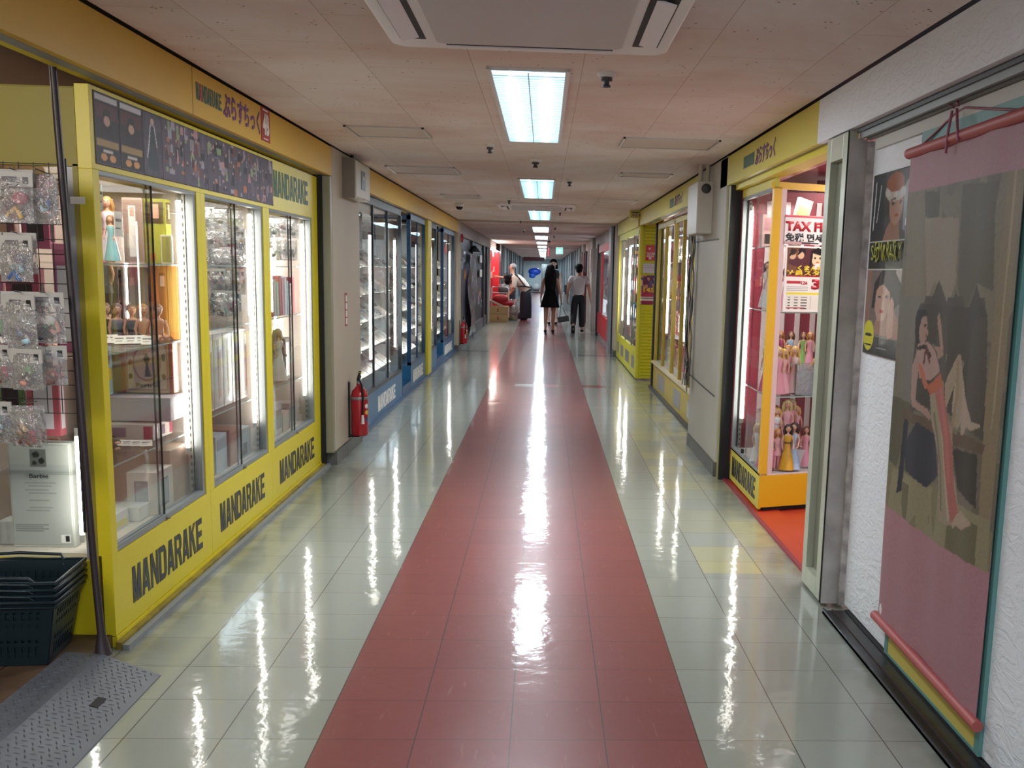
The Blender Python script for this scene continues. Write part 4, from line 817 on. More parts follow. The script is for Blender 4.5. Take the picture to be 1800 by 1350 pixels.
# extinguisher
ERED = mat('extinguisher_red', 'a8111f', .25, coat=.4)
def extinguisher(x, y, z, label, s=1.0, rz=0):
    t = thing('fire_extinguisher', label, 'fire extinguisher', (x, y, z), 'red fire extinguishers hung low on the left wall', rz); r = .066
    MB().lathe([(0, 0), (r*.9, 0), (r, .012), (r, .31), (r*.86, .35), (r*.5, .378), (.022, .39), (.022, .41)], m=ERED, n=24).build('cylinder', t, world=False)
    MB().lathe([(r+.001, .285), (r+.002, .287), (r+.002, .305), (r+.001, .307)], m=mat('steel_band', '8f8a88', .4, metal=.5), n=24).build('band', t, world=False)
    MB().lathe([(.019, .4), (.022, .43), (.014, .44), (0, .44)], m=STEEL, n=12).obox((.0, -.005, .452), (.022, .10, .01), (.25, 0, 0), BLK).obox((0, -.005, .475), (.02, .11, .008), (.5, 0, 0), BLK).build('valve_lever', t, world=False)
    MB().lathe([(.012, 0), (.012, .018), (0, .018)], (0, .03, .478), mat('yellow_pin', 'd9b81e', .4), n=10).build('safety_pin', t, world=False)
    MB().tube([(.01, -.02, .43), (.03, -.06, .40), (.04, -.066, .32), (.036, -.07, .17)], .0085, BLK).build('hose', t, world=False)
    MB().tube([(.036, -.07, .17), (.036, -.07, .10)], [.009, .014], mat('nozzle', 'd5c8c0', .4), n=10).build('nozzle', t, world=False)
    lb = MB()
    for q, (zz, c_) in enumerate(((.235, 'e8e4da'), (.185, 'd9a82a'), (.13, '2c4a6a'))):
        lb.add([(math.cos(-.45+dx)*(r+.0012), math.sin(-.45+dx)*(r+.0012), zz+dz) for dx, dz in [(.28*math.cos(a_), .018*math.sin(a_)) for a_ in np.linspace(0, 2*PI, 13)[:-1]]], [tuple(range(12))], INK, c_)
    lb.build('label', t, world=False)
    MB().box(-r-.03, -r-.008, -.02, .02, -.02, .42, BLK).box(-r-.03, .0, -.03, .03, -.012, 0, BLK).build('wall_bracket', t, world=False)
    return t
extinguisher(-1.355, 8.25, .145, 'near red fire extinguisher hung on the left pillar'); extinguisher(-1.36, 19.15, .12, 'far red fire extinguisher beyond the blue showcases')
# call box with black label on the pillar
t = thing('call_box', 'beige intercom box with black label high on the left pillar', 'box', (-1.38, 8.5, 1.97))
MB().box(-1.44, -1.34, 8.12, 8.76, 1.975, 2.255, CREAM).build('housing', t, bevel=.012)
MB().box(-1.44, -1.345, 8.10, 8.12, 1.97, 2.26, mat('box_side', '7d7568', .5)).build('side_plate', t)
MB().box(-1.341, -1.337, 8.34, 8.52, 2.05, 2.19, BLACKINK).build('label_plate', t)
text('◆\n2', (-1.3365, 8.40, 2.075), LY, LZ, .055, .085, SWH, t, bold=.01)
MB().tube([(-1.40, 8.3, 2.255), (-1.40, 8.3, 2.3)], .012, BLK).build('cable', t)
t = thing('wall_sticker', 'narrow red vertical warning sticker on the left pillar', 'sticker', (-1.44, 8.2, 1.0)); MB().box(-1.44, -1.4385, 8.14, 8.24, 1.005, 1.26, mat('sticker_red', '9a2a35', .5)).build('sticker_sheet', t)
text('■\n■\n■\n■', (-1.438, 8.165, 1.02), LY, LZ, .05, .22, SWH, t, bold=0)
# ================================================================ blue showcases
GB = 'glossy bagged magazines leaning on shelves of the blue showcases'
def mags(t, x, y0, y1, zs, n, nm, rz=0):
    q = 0
    for zi, z in enumerate(zs):
        for k in range(n):
            y = y0+(y1-y0)*(k+.5)/n; w_ = (y1-y0)/n*.92; c_ = ['dedcd6', 'cdd2d4', 'e4e2dc', 'c4bab4', 'd8ccc8', 'b8c0c6', 'e6e4de', 'ccbab8'][(q*5) % 8]
            a = thing('bagged_magazine', 'sleeved magazine, %s along the %s shelf of %s' % (ORD[k], ['bottom', 'second', 'third', 'fourth', 'top'][zi], nm), 'magazine', (x, y, z), GB); a.rotation_euler = (0, -.95, rz)
            MB().box(0, .006, -w_/2, w_/2, 0, .31, INKG, c_).build('cover', a, world=False)
            MB().box(.006, .0066, -w_*.38, w_*.38, .16, .24, INKG, ['6a7078', '8a5a5a', '3a4450', 'e8e4dc'][q % 4]).box(.006, .0066, -w_*.3, w_*.3, .03, .13, INKG, ['b8a8a0', '7a8a94', 'd8c8c0'][q % 3]).build('print', a, world=False); q += 1
        MB().box(x-.26, x+.02, y0, y1, z-.008, z-.002, GLASS).build('shelf', t)
FRB = mat('dark_aluminium', '3f464b', .4, metal=.4)
def bluecase(y0, y1, label, nm, tube_y, doors=2, zb=.30, rows=(.42, .68, .94, 1.2, 1.46), frame=None, textw=None, n=5, open_side=False, xf=-1.50):
    t = thing('display_case', label, 'showcase', (xf-.2, (y0+y1)/2, 0), 'blue showcases along the left side'); fr = frame or FRB
    kp = MB().box(xf-.45, xf, y0, y1, .0, zb, BLU).build('kick_panel', t, bevel=.002)
    if textw: mandarake((xf+.0006, textw[0], .075), LY, LZ, textw[1]-textw[0], .15, kp, SWH)
    b = MB(); 
    for a in (y0, y1-.045): b.box(xf-.045, xf, a, a+.045, zb, 2.06, fr)
    b.box(xf-.045, xf, y0, y1, 2.02, 2.09, fr); b.box(xf-.04, xf, y0, y1, zb, zb+.035, fr)
    b.box(xf-.45, xf-.41, y0, y0+.03, zb, 2.06, fr); b.box(xf-.45, xf, y0, y0+.03, 2.02, 2.07, fr); b.build('frame', t)
    k = (y1-y0-.09)/doors
    for q in range(doors):
        a = y0+.045+k*q; d = MB().box(xf-.02-.008*(q % 2), xf-.016-.008*(q % 2), a, a+k, zb+.035, 2.02, GLASS).build('glass_door', t)
        if q: MB().box(xf-.03, xf-.01, a-.012, a+.012, zb+.035, 2.02, fr).build('door_stile', d)
    MB().box(xf-.41, xf-.05, y0+.008, y0+.013, zb, 2.02, GLASS).build('side_glass', t)
    MB().box(xf-.45, xf-.43, y0, y1, zb, 2.05, mat('case_back_grey', '8d9090', .35)).build('back_panel', t)
    for ty in tube_y: glow_tube(xf-.045, ty, .565, 1.78, t, .011)
    mags(t, xf-.11, y0+.12, y1-.1, rows, n, nm)
    return t
bluecase(9.02, 11.85, 'nearest blue-based glass showcase on the left, two bright vertical tubes', 'the nearest blue showcase', (9.98, 11.62), doors=3, textw=(10.1, 11.3), n=7)
bluecase(12.62, 14.2, 'second blue showcase on the left, its teal side facing the camera', 'the second blue showcase', (13.6,), frame=BLUD, textw=(12.85, 13.9), n=4)
bluecase(14.72, 15.7, 'third, narrow blue showcase beyond the yellow post', 'the third blue showcase', (15.3,), doors=1, frame=FRB, n=3)
bluecase(16.7, 18.75, 'farthest blue showcase on the left', 'the farthest blue showcase', (18.3,), frame=BLUD, textw=(16.95, 18.3), n=4)
struct(MB().box(-1.56, -1.47, 14.25, 14.68, 0, 2.09, YEL).build('trim_9')); struct(MB().box(-1.95, -1.52, 8.86, 9.0, 0, 2.1, mat('grey_mullion', '80847f', .4)).build('trim_10'))
struct(MB().box(-1.5, -1.46, 8.83, 18.9, 0, .03, BLUD).build('trim_11'))
struct(MB().box(-2.5, -1.5, 11.87, 12.6, 0, .12, BLUD).box(-2.5, -1.5, 15.72, 16.68, 0, .12, BLUD).build('floor_6'))
struct(MB().box(-2.55, -2.5, 8.9, 19, 0, 2.25, mat('store_back', '6c6f70', .5)).build('wall_left_3'))
for y, lb in ((12.2, 'tilted white rack of sleeved magazines in the first gap of the blue shopfront'), (16.2, 'tilted white rack of sleeved magazines in the second gap of the blue shopfront')):
    t = thing('magazine_rack', lb, 'rack', (-2.1, y, 0)); b = MB()
    for k in range(5): b.obox((-2.0, y+.1, .45+k*.3), (.5, .02, .26), (-.5, 0, 0), INKG, ['d4d2cc', 'c6cacc', 'b8b0aa', 'd0c4c0', 'bcc4c8'][k])
    b.build('magazine_row', t); b = MB(); b.box(-2.28, -2.25, y+.15, y+.3, .12, 1.95, WHT); b.box(-1.76, -1.73, y+.15, y+.3, .12, 1.95, WHT); b.build('upright', t)
# ================================================================ right side
XR = 1.36; RY = (0, -1, 0)          # on the right wall lettering runs towards the camera
F3 = fascia(XR, -3, 5.05, 2.092, 2.293, 'white plastered fascia above the near right wall', PLASTER, 1)
F4 = fascia(XR, 5.05, 7.81, 2.092, 2.293, 'yellow fascia with purple Japanese lettering above the near right doll showcase', YELR, 1)
MB().box(1.3595, 1.36, 6.57, 6.92, 2.15, 2.225, GRN).build('logo_panel', F4); mandarake((1.3592, 6.90, 2.16), RY, LZ, .31, .052, F4, mat('faded_logo', '5d7a66', .5))
text('ぷらすちっく', (1.3592, 6.53, 2.132), RY, LZ, .56, .108, PURP, F4, bold=.03)
struct(MB().box(1.39, 1.62, -3, 4.5, 2.075, 2.16, mat('track_recess', '3a3a3e', .5)).build('trim_12'))
struct(MB().box(1.40, 1.415, -3, 4.5, 2.05, 2.09, ALU).box(1.43, 1.45, -3, 4.5, 2.047, 2.085, ALU).build('trim_13'))
# plastered wall, its rail and the aluminium door frame
struct(MB().box(1.46, 1.7, -3, 4.47, .02, 2.045, PLASTER).box(1.447, 1.46, -3, 4.43, 2.0, 2.045, mat('plaster_ledge', 'c2bfba', .6)).build('wall_right_1'))
struct(MB().box(1.342, 1.46, -3, 4.40, 0, .012, mat('black_rail', '1f2024', .3, metal=.4, var=.3, vscale=20, vcol='4a4238')).box(1.342, 1.352, -3, 4.4, 0, .022, mat('rail_edge', '3b3c41', .3, metal=.5)).box(1.385, 1.39, -3, 4.4, 0, .017, mat('rail_groove', '321c1e', .4)).box(1.442, 1.462, -3, 4.4, 0, .016, BLK).build('trim_14'))
t = thing('door_frame', 'pale greenish aluminium door frame between the white wall and the doll showcase', 'door frame', (1.42, 4.68, 0))
GP = mat('dusty_grey_panel', 'b4afab', .5, var=.5, vscale=6, vcol='5f5a58')
b = MB(); b.box(1.36, 1.40, 4.51, 4.60, .012, 2.085, ALUP); b.box(1.36, 1.40, 4.79, 4.86, .012, 2.085, ALUP); b.box(1.36, 1.40, 4.60, 4.79, .012, .10, ALUP); b.box(1.36, 1.40, 4.60, 4.79, 1.98, 2.085, ALUP); b.build('frame', t, bevel=.002)
MB().box(1.392, 1.40, 4.60, 4.79, .10, 1.98, mat('frame_recess', '7c7c6c', .3, metal=.2)).box(1.385, 1.392, 4.66, 4.672, .1, 1.98, mat('recess_rib', 'a3a394', .3)).build('recess_panel', t)
MB().box(1.362, 1.435, 4.50, 4.512, .012, 2.05, GP).build('side_panel', t); MB().box(1.435, 1.462, 4.475, 4.56, .012, 2.04, mat('chipped_edge_paint', 'bdb8b4', .5, var=.7, vscale=18, vcol='6a6360')).build('chipped_post', t)
MB().box(1.355, 1.36, 4.507, 4.513, .012, 2.085, BLK).build('gasket', t)
# portrait poster
t = thing('poster', 'dark film poster of two women with yellow-green lettering on the white wall', 'poster', (1.457, 4.16, 1.16))
hair = '8a4a2a'
sh = [('r', 0, .63, 1, 1, '3c4046'), ('n', 0, .63, 1, 1, '2b2e34', 9, 7, .5), ('n', 0, .63, .3, 1, '1f2226', 5, 8, .35), ('l', [(.08, .95), (.06, .7)], .012, 'b9bcc0'), ('l', [(.2, .93), (.14, .74)], .01, '9a9da2'), ('n', .75, .65, 1, .95, '7c8086', 6, 8, .45),
      ('p', [(.3, .63), (.38, .70), (.46, .73), (.48, .78), (.66, .78), (.66, .72), (.7, .63)], '8a6252'), ('e', .57, .815, .15, .105, '9c7868'), ('e', .53, .93, .2, .06, hair), ('p', [(.38, .9), (.36, .84), (.44, .87), (.7, .87), (.74, .82), (.74, .92), (.6, .97), (.45, .97)], hair),
      ('l', [(.34, .89), (.42, .865), (.52, .86), (.64, .865), (.74, .88)], .035, 'a8a49c'), ('e', .38, .885, .05, .018, 'b6b2aa'), ('e', .55, .87, .05, .016, 'bcb8b0'), ('e', .7, .885, .05, .018, 'aaa69e'),
      ('e', .50, .825, .035, .009, '2a2a30'), ('e', .67, .828, .03, .009, '2a2a30'), ('l', [(.45, .845), (.55, .85)], .007, '5a3a2a'), ('l', [(.59, .83), (.60, .79)], .007, 'a87860'), ('e', .59, .762, .045, .008, '94443c'),
      ('e', .93, .715, .13, .055, 'c9c4d2'), ('p', [(.8, .7), (1, .7), (1, .63), (.82, .63)], '5c4878'),
      ('r', 0, .475, 1, .63, '1b2018'), ('r', 0, .472, 1, .476, 'c9c6bc'), ('r', 0, .628, 1, .632, 'c9c6bc'),
      ('r', 0, .1, 1, .472, '6e625e'), ('n', .7, .1, 1, .47, 'a39c98', 4, 9, .5), ('r', 0, .1, .12, .47, '8a6656'), ('p', [(.2, .12), (.3, .2), (.36, .3), (.6, .3), (.8, .22), (.98, .1)], '96705f'), ('p', [(.16, .26), (.2, .4), (.36, .47), (.66, .47), (.82, .4), (.82, .3), (.7, .26)], '1e1a1e'),
      ('p', [(.24, .26), (.26, .36), (.4, .41), (.58, .38), (.62, .28), (.5, .2), (.34, .19)], 'ad8675'), ('p', [(.3, .38), (.45, .44), (.6, .4), (.68, .34), (.56, .36), (.42, .395)], '1e1a1e'), ('e', .35, .325, .035, .008, '2a2428'), ('e', .52, .327, .035, .008, '2a2428'), ('l', [(.43, .32), (.42, .28)], .007, 'a87860'), ('e', .42, .247, .05, .01, 'a04048'),
      ('p', [(.56, .16), (.58, .28), (.64, .33), (.7, .3), (.72, .12), (.6, .1)], 'b38c7c'), ('l', [(.62, .3), (.63, .22)], .006, 'a87c68'), ('l', [(.67, .3), (.68, .22)], .006, 'a87c68'),
      ('r', 0, 0, 1, .1, '25262a'), ('r', .35, .04, .6, .045, '8a8a8c'), ('e', .13, .105, .14, .085, 'c9c32a'), ('r', .06, .1, .2, .118, '26262a'), ('p', [(.9, .0), (.9, .07), (.96, .09), (.98, 0)], 'c9c9cc')]
raster('poster_sheet', (1.4535, 4.425, 1.159), RY, LZ, .52, .735, sh, t, .004, '4c5058', m=INKG, noise=.1, wave=lambda X, Y: .002+.002*np.sin(X*3)*np.sin(Y*5+1))
LIME = mat('lime_lettering', 'a8a838', .5)
for i, (ch, dz, dw, ry) in enumerate(zip('SEDMIKRÁSKY', (0, .012, -.008, .01, .0, -.006, .01, .0, .012, -.006, .004), (.034, .024, .036, .044, .018, .034, .036, .036, .034, .036, .04), (0,)*11)):
    y_ = 4.50-[0, .034, .058, .094, .14, .158, .192, .23, .264, .296, .332][i]; text(ch, (1.4485, y_*.9735-.003, 1.546+dz), RY, LZ, dw*.97, .062 if ch != 'Á' else .08, LIME, t, bold=-.005, shear=[-.2, .15, .1, -.1, .2, -.15, .1, 0, .15, -.2, .1][i])
for q, z_ in enumerate((1.235, 1.195)): MB().box(1.4475, 1.4485, 4.31+.002*q, 4.39, z_, z_+.006, BLACKINK).build('print', t)
# framed board hidden behind the banner, then the banner
t = thing('framed_board', 'teal-framed board with a yellow panel, mostly hidden behind the pink banner', 'board', (1.455, 3.4, .05))
TEAL = mat('teal_frame', '5c8a86', .5)
b = MB(); b.box(1.446, 1.46, 2.965, 3.0, .02, 2.0, TEAL).box(1.446, 1.46, 3.835, 3.87, .02, 2.0, TEAL).box(1.446, 1.46, 3.0, 3.835, .02, .03, TEAL).box(1.446, 1.46, 3.0, 3.835, 1.96, 2.0, TEAL).build('frame', t)
MB().box(1.449, 1.46, 3.0, 3.835, .03, .3, mat('mustard_panel', 'bfae56', .5)).build('lower_panel', t); MB().box(1.449, 1.46, 3.0, 3.835, .3, 1.96, mat('mauve_panel', '8a6a78', .5)).build('upper_panel', t)
PINK = '9a7078'
sh = [('r', 0, .3, 1, .925, '6b6355'),
 ('n', 0, .3, 1, .925, '5f584c', 14, 26, .5), ('n', 0, .6, 1, .925, '736a5a', 10, 4, .55),
 ('p', [(.208,.868),(.525,.86),(.54,.743),(.47,.688),(.391,.726),(.334,.746),(.282,.705)], '85796a'), ('p', [(.179,.921),(.317,.915),(.32,.866),(.208,.868)], '4f4a3e'), ('p', [(.531,.919),(.827,.911),(.825,.852),(.858,.73),(.724,.744),(.622,.685),(.557,.74)], '554f42'),
 ('p', [(.159,.477),(.196,.623),(.252,.693),(.27,.714),(.424,.716),(.458,.689),(.472,.716),(.61,.718),(.645,.684),(.696,.72),(.805,.718),(.838,.682),(.898,.477),(.539,.505),(.159,.477)], '49423a'),
 ('p', [(.367,.746),(.5,.692),(.428,.674),(.301,.698)], '453e37'), ('p', [(.547,.728),(.634,.688),(.511,.663)], '463f38'), ('p', [(.725,.741),(.837,.687),(.655,.673)], '413b35'),
 ('n', .2, .5, .88, .7, '3f3a33', 9, 5, .5),
 ('p', [(.004,.711),(.252,.714),(.178,.67),(.2,.495),(.074,.486)], '6c675e'), ('r', 0, .3, .06, .5, '4f4c3e'), ('p', [(.06, .3), (.2, .495), (.06, .5)], '54503f'),
 ('p', [(.881,.925),(.975,.925),(.975,.722),(.976,.338),(.901,.328),(.872,.542)], '7c6e56'), ('p', [(.92,.925),(.94,.925),(.93,.5),(.92,.5)], '94846a'),
 ('p', [(.0, .24), (0, .36), (.189,.351),(.53,.36),(.637,.332),(.893,.349),(1, .33), (1,.24)], '6f6850'), ('n', 0, .24, 1, .35, '7f785e', 12, 6, .5), ('n', .0, .24, 1, .33, '5f5a44', 9, 7, .62),
 ('p', [(.116,.481),(.381,.479),(.899,.473),(.886,.455),(.624,.448),(.443,.452),(.205,.458),(.139,.377),(.112,.289),(.143,.415)], '5a4a3c'),
 ('p', [(.279,.464),(.443,.452),(.506,.378),(.4,.342),(.186,.358),(.181,.419)], '2d2f38'), ('p', [(.627,.442),(.854,.451),(.876,.359),(.699,.373)], '332e28'), ('p', [(.14,.46),(.19,.46),(.17,.31),(.12,.3)], '262a34'),
 ('p', [(.199,.686),(.301,.681),(.252,.667),(.244,.653),(.253,.63),(.221,.609),(.192,.633),(.181,.67)], '1f1a1c'),
 ('p', [(.236,.671),(.285,.679),(.305,.664),(.306,.652),(.318,.642),(.302,.632),(.298,.622),(.257,.62),(.227,.642)], '957668'), ('p', [(.199,.686),(.28,.688),(.30,.679),(.25,.672),(.235,.65),(.238,.632),(.2,.64)], '1f1a1c'), ('e', .285, .658, .012, .003, '2a2022'), ('e', .303, .638, .009, .003, '8a4a44'),
 ('p', [(.234,.62),(.323,.626),(.38,.612),(.412,.596),(.446,.574),(.353,.551),(.271,.552),(.254,.571),(.217,.595)], '9c8078'),
 ('p', [(.217,.595),(.183,.571),(.196,.509),(.215,.492),(.325,.486),(.382,.475),(.397,.482),(.357,.496),(.252,.506),(.254,.549),(.264,.593)], '957a70'),
 ('p', [(.341,.625),(.399,.61),(.412,.596),(.47,.606),(.465,.619),(.419,.665),(.395,.684),(.379,.679),(.387,.661),(.428,.621),(.377,.62)], '947768'),
 ('l', [(.235,.61),(.3,.617),(.345,.6)], .008, '2c2022'), ('l', [(.31,.615),(.3,.585)], .007, '5a2c2c'), ('l', [(.31,.615),(.345,.588)], .007, '5a2c2c'),
 ('p', [(.613,.615),(.628,.615),(.664,.579),(.7,.542),(.778,.504),(.716,.479),(.681,.496),(.645,.472),(.613,.477),(.595,.522)], '9c8c7c'),
 ('p', [(.511,.554),(.613,.615),(.636,.61),(.664,.579),(.678,.541),(.676,.508),(.646,.47),(.613,.477),(.642,.519),(.61,.563),(.539,.505)], '94836f'), ('n', .5, .47, .69, .61, '6f6a56', 26, 40, .74), ('l', [(.615,.6),(.63,.54),(.61,.48)], .012, '8a765f'),
 ('p', [(.681,.535),(.778,.504),(.868,.501),(.785,.486),(.711,.493),(.718,.475),(.686,.472),(.677,.499)], '9f8d7e'),
 ('p', [(.357,.541),(.493,.56),(.539,.505),(.614,.474),(.647,.407),(.728,.337),(.666,.3),(.612,.296),(.555,.297),(.501,.412),(.401,.473)], '8f7f6f'),
 ('l', [(.41,.5),(.5,.45),(.54,.4),(.6,.31)], .02, '8a8068'), ('l', [(.42,.49),(.53,.4),(.57,.32)], .009, '6a644f'), ('l', [(.45,.52),(.55,.43),(.64,.31)], .008, 'a39383'),
 ('p', [(.388,.55),(.465,.568),(.52,.53),(.577,.487),(.627,.442),(.67,.369),(.726,.333),(.664,.305),(.585,.387),(.536,.45),(.437,.511)], '9a5c56'), ('l', [(.47,.54),(.57,.46),(.62,.38)], .012, 'a5665e'),
 ('p', [(.268,.561),(.355,.544),(.455,.573),(.497,.549),(.371,.525)], 'a3573f'), ('l', [(.27,.575),(.3,.56),(.33,.54)], .014, 'a86049'),
 ('p', [(.715,.33),(.756,.34),(.86,.328),(.769,.306),(.709,.306),(.683,.297),(.672,.304)], '9c8978'),
 ('r', 0, .925, 1, 1, PINK), ('p', [(0, 0), (1, 0), (1, .262), (.5, .25), (.0, .262)], PINK), ('e', .035, .03, .02, .012, 'd8d4d0')]
t = thing('banner', 'tall hanging pink fabric banner printed with a woman in floral trousers seated on a bench', 'banner', (1.438, 3.43, .126))
raster('printed_cloth', (1.433, 3.928, .135), RY, LZ, .955, 1.79, sh, t, .0055, PINK, m=colmat('satin_cloth', .55, spec=.3), noise=.14,
       wave=lambda X, Y: .006*np.sin(X*9+1.2*Y)*(1-.5*Y)+.003*np.sin(X*23+3*Y), thick=.001, seed=3)
ROD = mat('pink_rod', 'a5504e', .5)
MB().tube([(1.432, 3.955, 1.932), (1.432, 2.945, 1.942)], .02, ROD, n=12).build('top_rod', t); MB().tube([(1.428, 3.955, .143), (1.428, 2.945, .128)], .019, ROD, n=12).build('bottom_rod', t)
MB().tube([(1.433, 3.884, 1.937), (1.448, 3.563, 2.025), (1.448, 3.485, 2.030), (1.433, 3.018, 1.952)], .004, mat('pink_ribbon', '8f4a5c', .5)).tube([(1.423, 3.524, 2.035), (1.415, 3.563, 2.059), (1.418, 3.505, 2.069), (1.423, 3.485, 2.035)], .005, mat('pink_ribbon', '8f4a5c', .5)).tube([(1.418, 3.524, 2.025), (1.413, 3.534, 1.957), (1.413, 3.539, 1.889)], .005, mat('pink_ribbon', '8f4a5c', .5)).tube([(1.418, 3.485, 2.025), (1.413, 3.456, 1.966), (1.413, 3.436, 1.918)], .005, mat('pink_ribbon', '8f4a5c', .5)).build('hanging_ribbon', t)
# ---------------------------------------------------------------- doll showcase
pillar(XR, 7.52, 8.97, 1, 2, m=PLW2)
struct(MB().box(1.375, 1.43, 7.44, 7.52, 0, 2.09, mat('yellow_edge_strip', '9b955a', .4)).box(1.375, 1.5, 7.405, 7.44, 0, 2.09, BLK).build('trim_15'))
struct(MB().box(1.45, 1.5, 7.37, 7.42, .12, 2.09, REDP).box(1.45, 1.5, 7.37, 7.42, .0, .12, mat('navy_block', '1d2340', .5)).box(1.405, 1.5, 5.0, 7.5, 2.055, 2.11, YEL).box(1.5, 1.55, 5.05, 7.5, 2.06, 2.2, REDP).build('trim_16'))
YS0, YS1 = 6.36, 7.37; XC = 1.45
A2 = Vector((XC, YS0, 0)); B2 = Vector((2.05, YS0+.22, 0)); DV = (B2-A2).normalized(); NV = Vector((DV.y, -DV.x, 0))
t = thing('display_case', 'yellow-based corner glass showcase full of dolls at the right, red inside', 'showcase', (1.7, 6.9, 0)); DC = t
def pz(p, z): return (p[0], p[1], z)
def slab(b, pts, z0, z1, m=PLA, c=None): n = len(pts); return b.add([pz(p, z0) for p in pts]+[pz(p, z1) for p in pts], [tuple(reversed(range(n))), tuple(range(n, 2*n))]+[(k, (k+1) % n, n+(k+1) % n, n+k) for k in range(n)], m, c)
foot = [(XC, YS1), tuple(A2[:2]), tuple(B2[:2]), (2.05, YS1)]
kp = slab(MB(), [(XC, YS1), (XC, YS0), (XC+.02, YS0+.01), (XC+.02, YS1)], .02, .232, YELR); kp = kp.build('kick_panel', t); mandarake((XC-.0012, 7.29, .062), RY, LZ, .83, .135, kp, BLACKINK)
slab(MB(), [(XC+.003, YS0), tuple(B2[:2]), (2.05, YS1), (XC+.003, YS1)], .03, .235, ORA).build('front_panel', t)
slab(MB(), [(XC+.04, YS0+.04), (2.0, YS0+.25), (2.0, YS1), (XC+.04, YS1)], 0, .03, BLK).build('plinth', t)
slab(MB(), foot, .235, .245, mat('case_floor_white', 'd5cdca', .3)).build('bottom_board', t)
b = MB(); q = [A2, A2+DV*.055, A2+DV*.055-NV*.03, A2-NV*.0+Vector((0, .05, 0))]
slab(b, [tuple(k[:2]) for k in q], .235, 2.0, ORA); q2 = [A2, B2, B2-NV*.03, A2-NV*.03]; slab(b, [tuple(k[:2]) for k in q2], 1.99, 2.03, ORA)
b.box(XC, XC+.03, YS0, YS1, 2.0, 2.055, YELR); b.build('frame', t)
MB().box(XC, XC+.025, YS0+.05, YS1, .235, .265, ALU).box(XC, XC+.025, YS1-.03, YS1, .265, 2.0, ALU).box(XC, XC+.025, YS0+.05, YS1, 1.98, 2.0, ALU).build('sliding_rail', t)
for a, c_, dx in ((YS0+.05, 6.9, .006), (6.88, YS1-.03, .014)):
    d = MB().box(XC+dx, XC+dx+.004, a, c_, .265, 1.98, GLASS).build('glass_door', t)
MB().tube([(XC-.008, 6.95, .29), (XC+.01, 6.95, .29)], .016, BLK, n=12).build('lock', t)
g0 = A2+DV*.06-NV*.008; g1 = B2-NV*.008; slab(MB(), [tuple(k[:2]) for k in (g0, g1, g1-NV*.004, g0-NV*.004)], .245, 1.99, GLASS).build('front_glass', t)
g2 = A2+DV*.055; slab(MB(), [tuple(k[:2]) for k in (g2, g2+DV*.035, g2+DV*.035-NV*.012, g2-NV*.012)], .245, 1.99, mat('pale_pink_strip', 'd8b8b4', .3)).build('edge_strip', t)
RIN = mat('red_case_lining', '74202e', .4)
b = MB(); b.box(2.05, 2.07, YS0+.2, YS1, .24, 2.0, RIN).box(XC+.03, 2.05, YS1, YS1+.02, .24, 2.05, RIN)
b.build('red_lining', t)
b = MB()
for x in (1.62, 1.75, 1.86, 1.97): b.box(x, x+.035, YS1-.012, YS1, .25, 1.98, mat('pale_batten', 'b5a5a5', .4))
b.build('batten', t); standard(XC+.05, YS1-.03, .25, 1.98, t)
for z in (1.66, 1.252, .72):
    zz = [(XC+.06, YS1-.03), (XC+.06, YS0+.11), (2.02, YS0+.30), (2.02, YS1-.03)]
    slab(MB(), zz, z-.007, z, GLASS).build('glass_shelf', t); MB().box(XC+.055, XC+.06, YS0+.11, YS1-.03, z-.007, z, mat('glass_edge', 'a9c4ba', .15)).build('shelf_edge', t)
    slab(MB(), [(XC+.06, YS0+.108), (2.02, YS0+.298), (2.02, YS0+.301), (XC+.06, YS0+.111)], z-.007, z, mat('glass_edge', 'a9c4ba', .15)).build('shelf_edge', t)
glow_tube(XC+.05, YS1-.09, .44, 1.94, t, .0105)
area('showcase_fill', (1.75, 6.95, 1.97), .3, .6, 10, (1, .95, .9))  # added fill light over the dolls, no fitting besides the tube
GD = 'dolls crowded on the shelves of the red-lined showcase'
HC = [('e0b060', 'golden blonde'), ('6a3c22', 'brown'), ('c88038', 'ginger'), ('d8c088', 'pale blonde'), ('3a2420', 'dark'), ('b06a34', 'auburn')]
DR = [('d8487e', 'magenta'), ('eeb0b8', 'pale pink'), ('e8e0e0', 'white'), ('c64a68', 'rose'), ('a8c0d8', 'light blue'), ('e89aa8', 'pink'), ('d8a860', 'mustard'), ('8ab05a', 'green'), ('f0d0c8', 'peach')]
used = {}
def rdoll(x, y, z, h, hi, di, where, pose='stand', rz=-2.1, gown=True, trim=None):
    key = (hi, di, where); used[key] = used.get(key, 0)+1
    lb = '%s-haired doll in %s %s, %s' % (HC[hi][1], DR[di][1], 'gown' if gown else 'outfit', where)
    if used[key] > 1: lb += ', behind its look-alike'
    return doll((x, y, z), rz, h, HC[hi][0], DR[di][0], lb, GD, pose, gown=gown, trim=trim)
RN2 = random.Random(4)
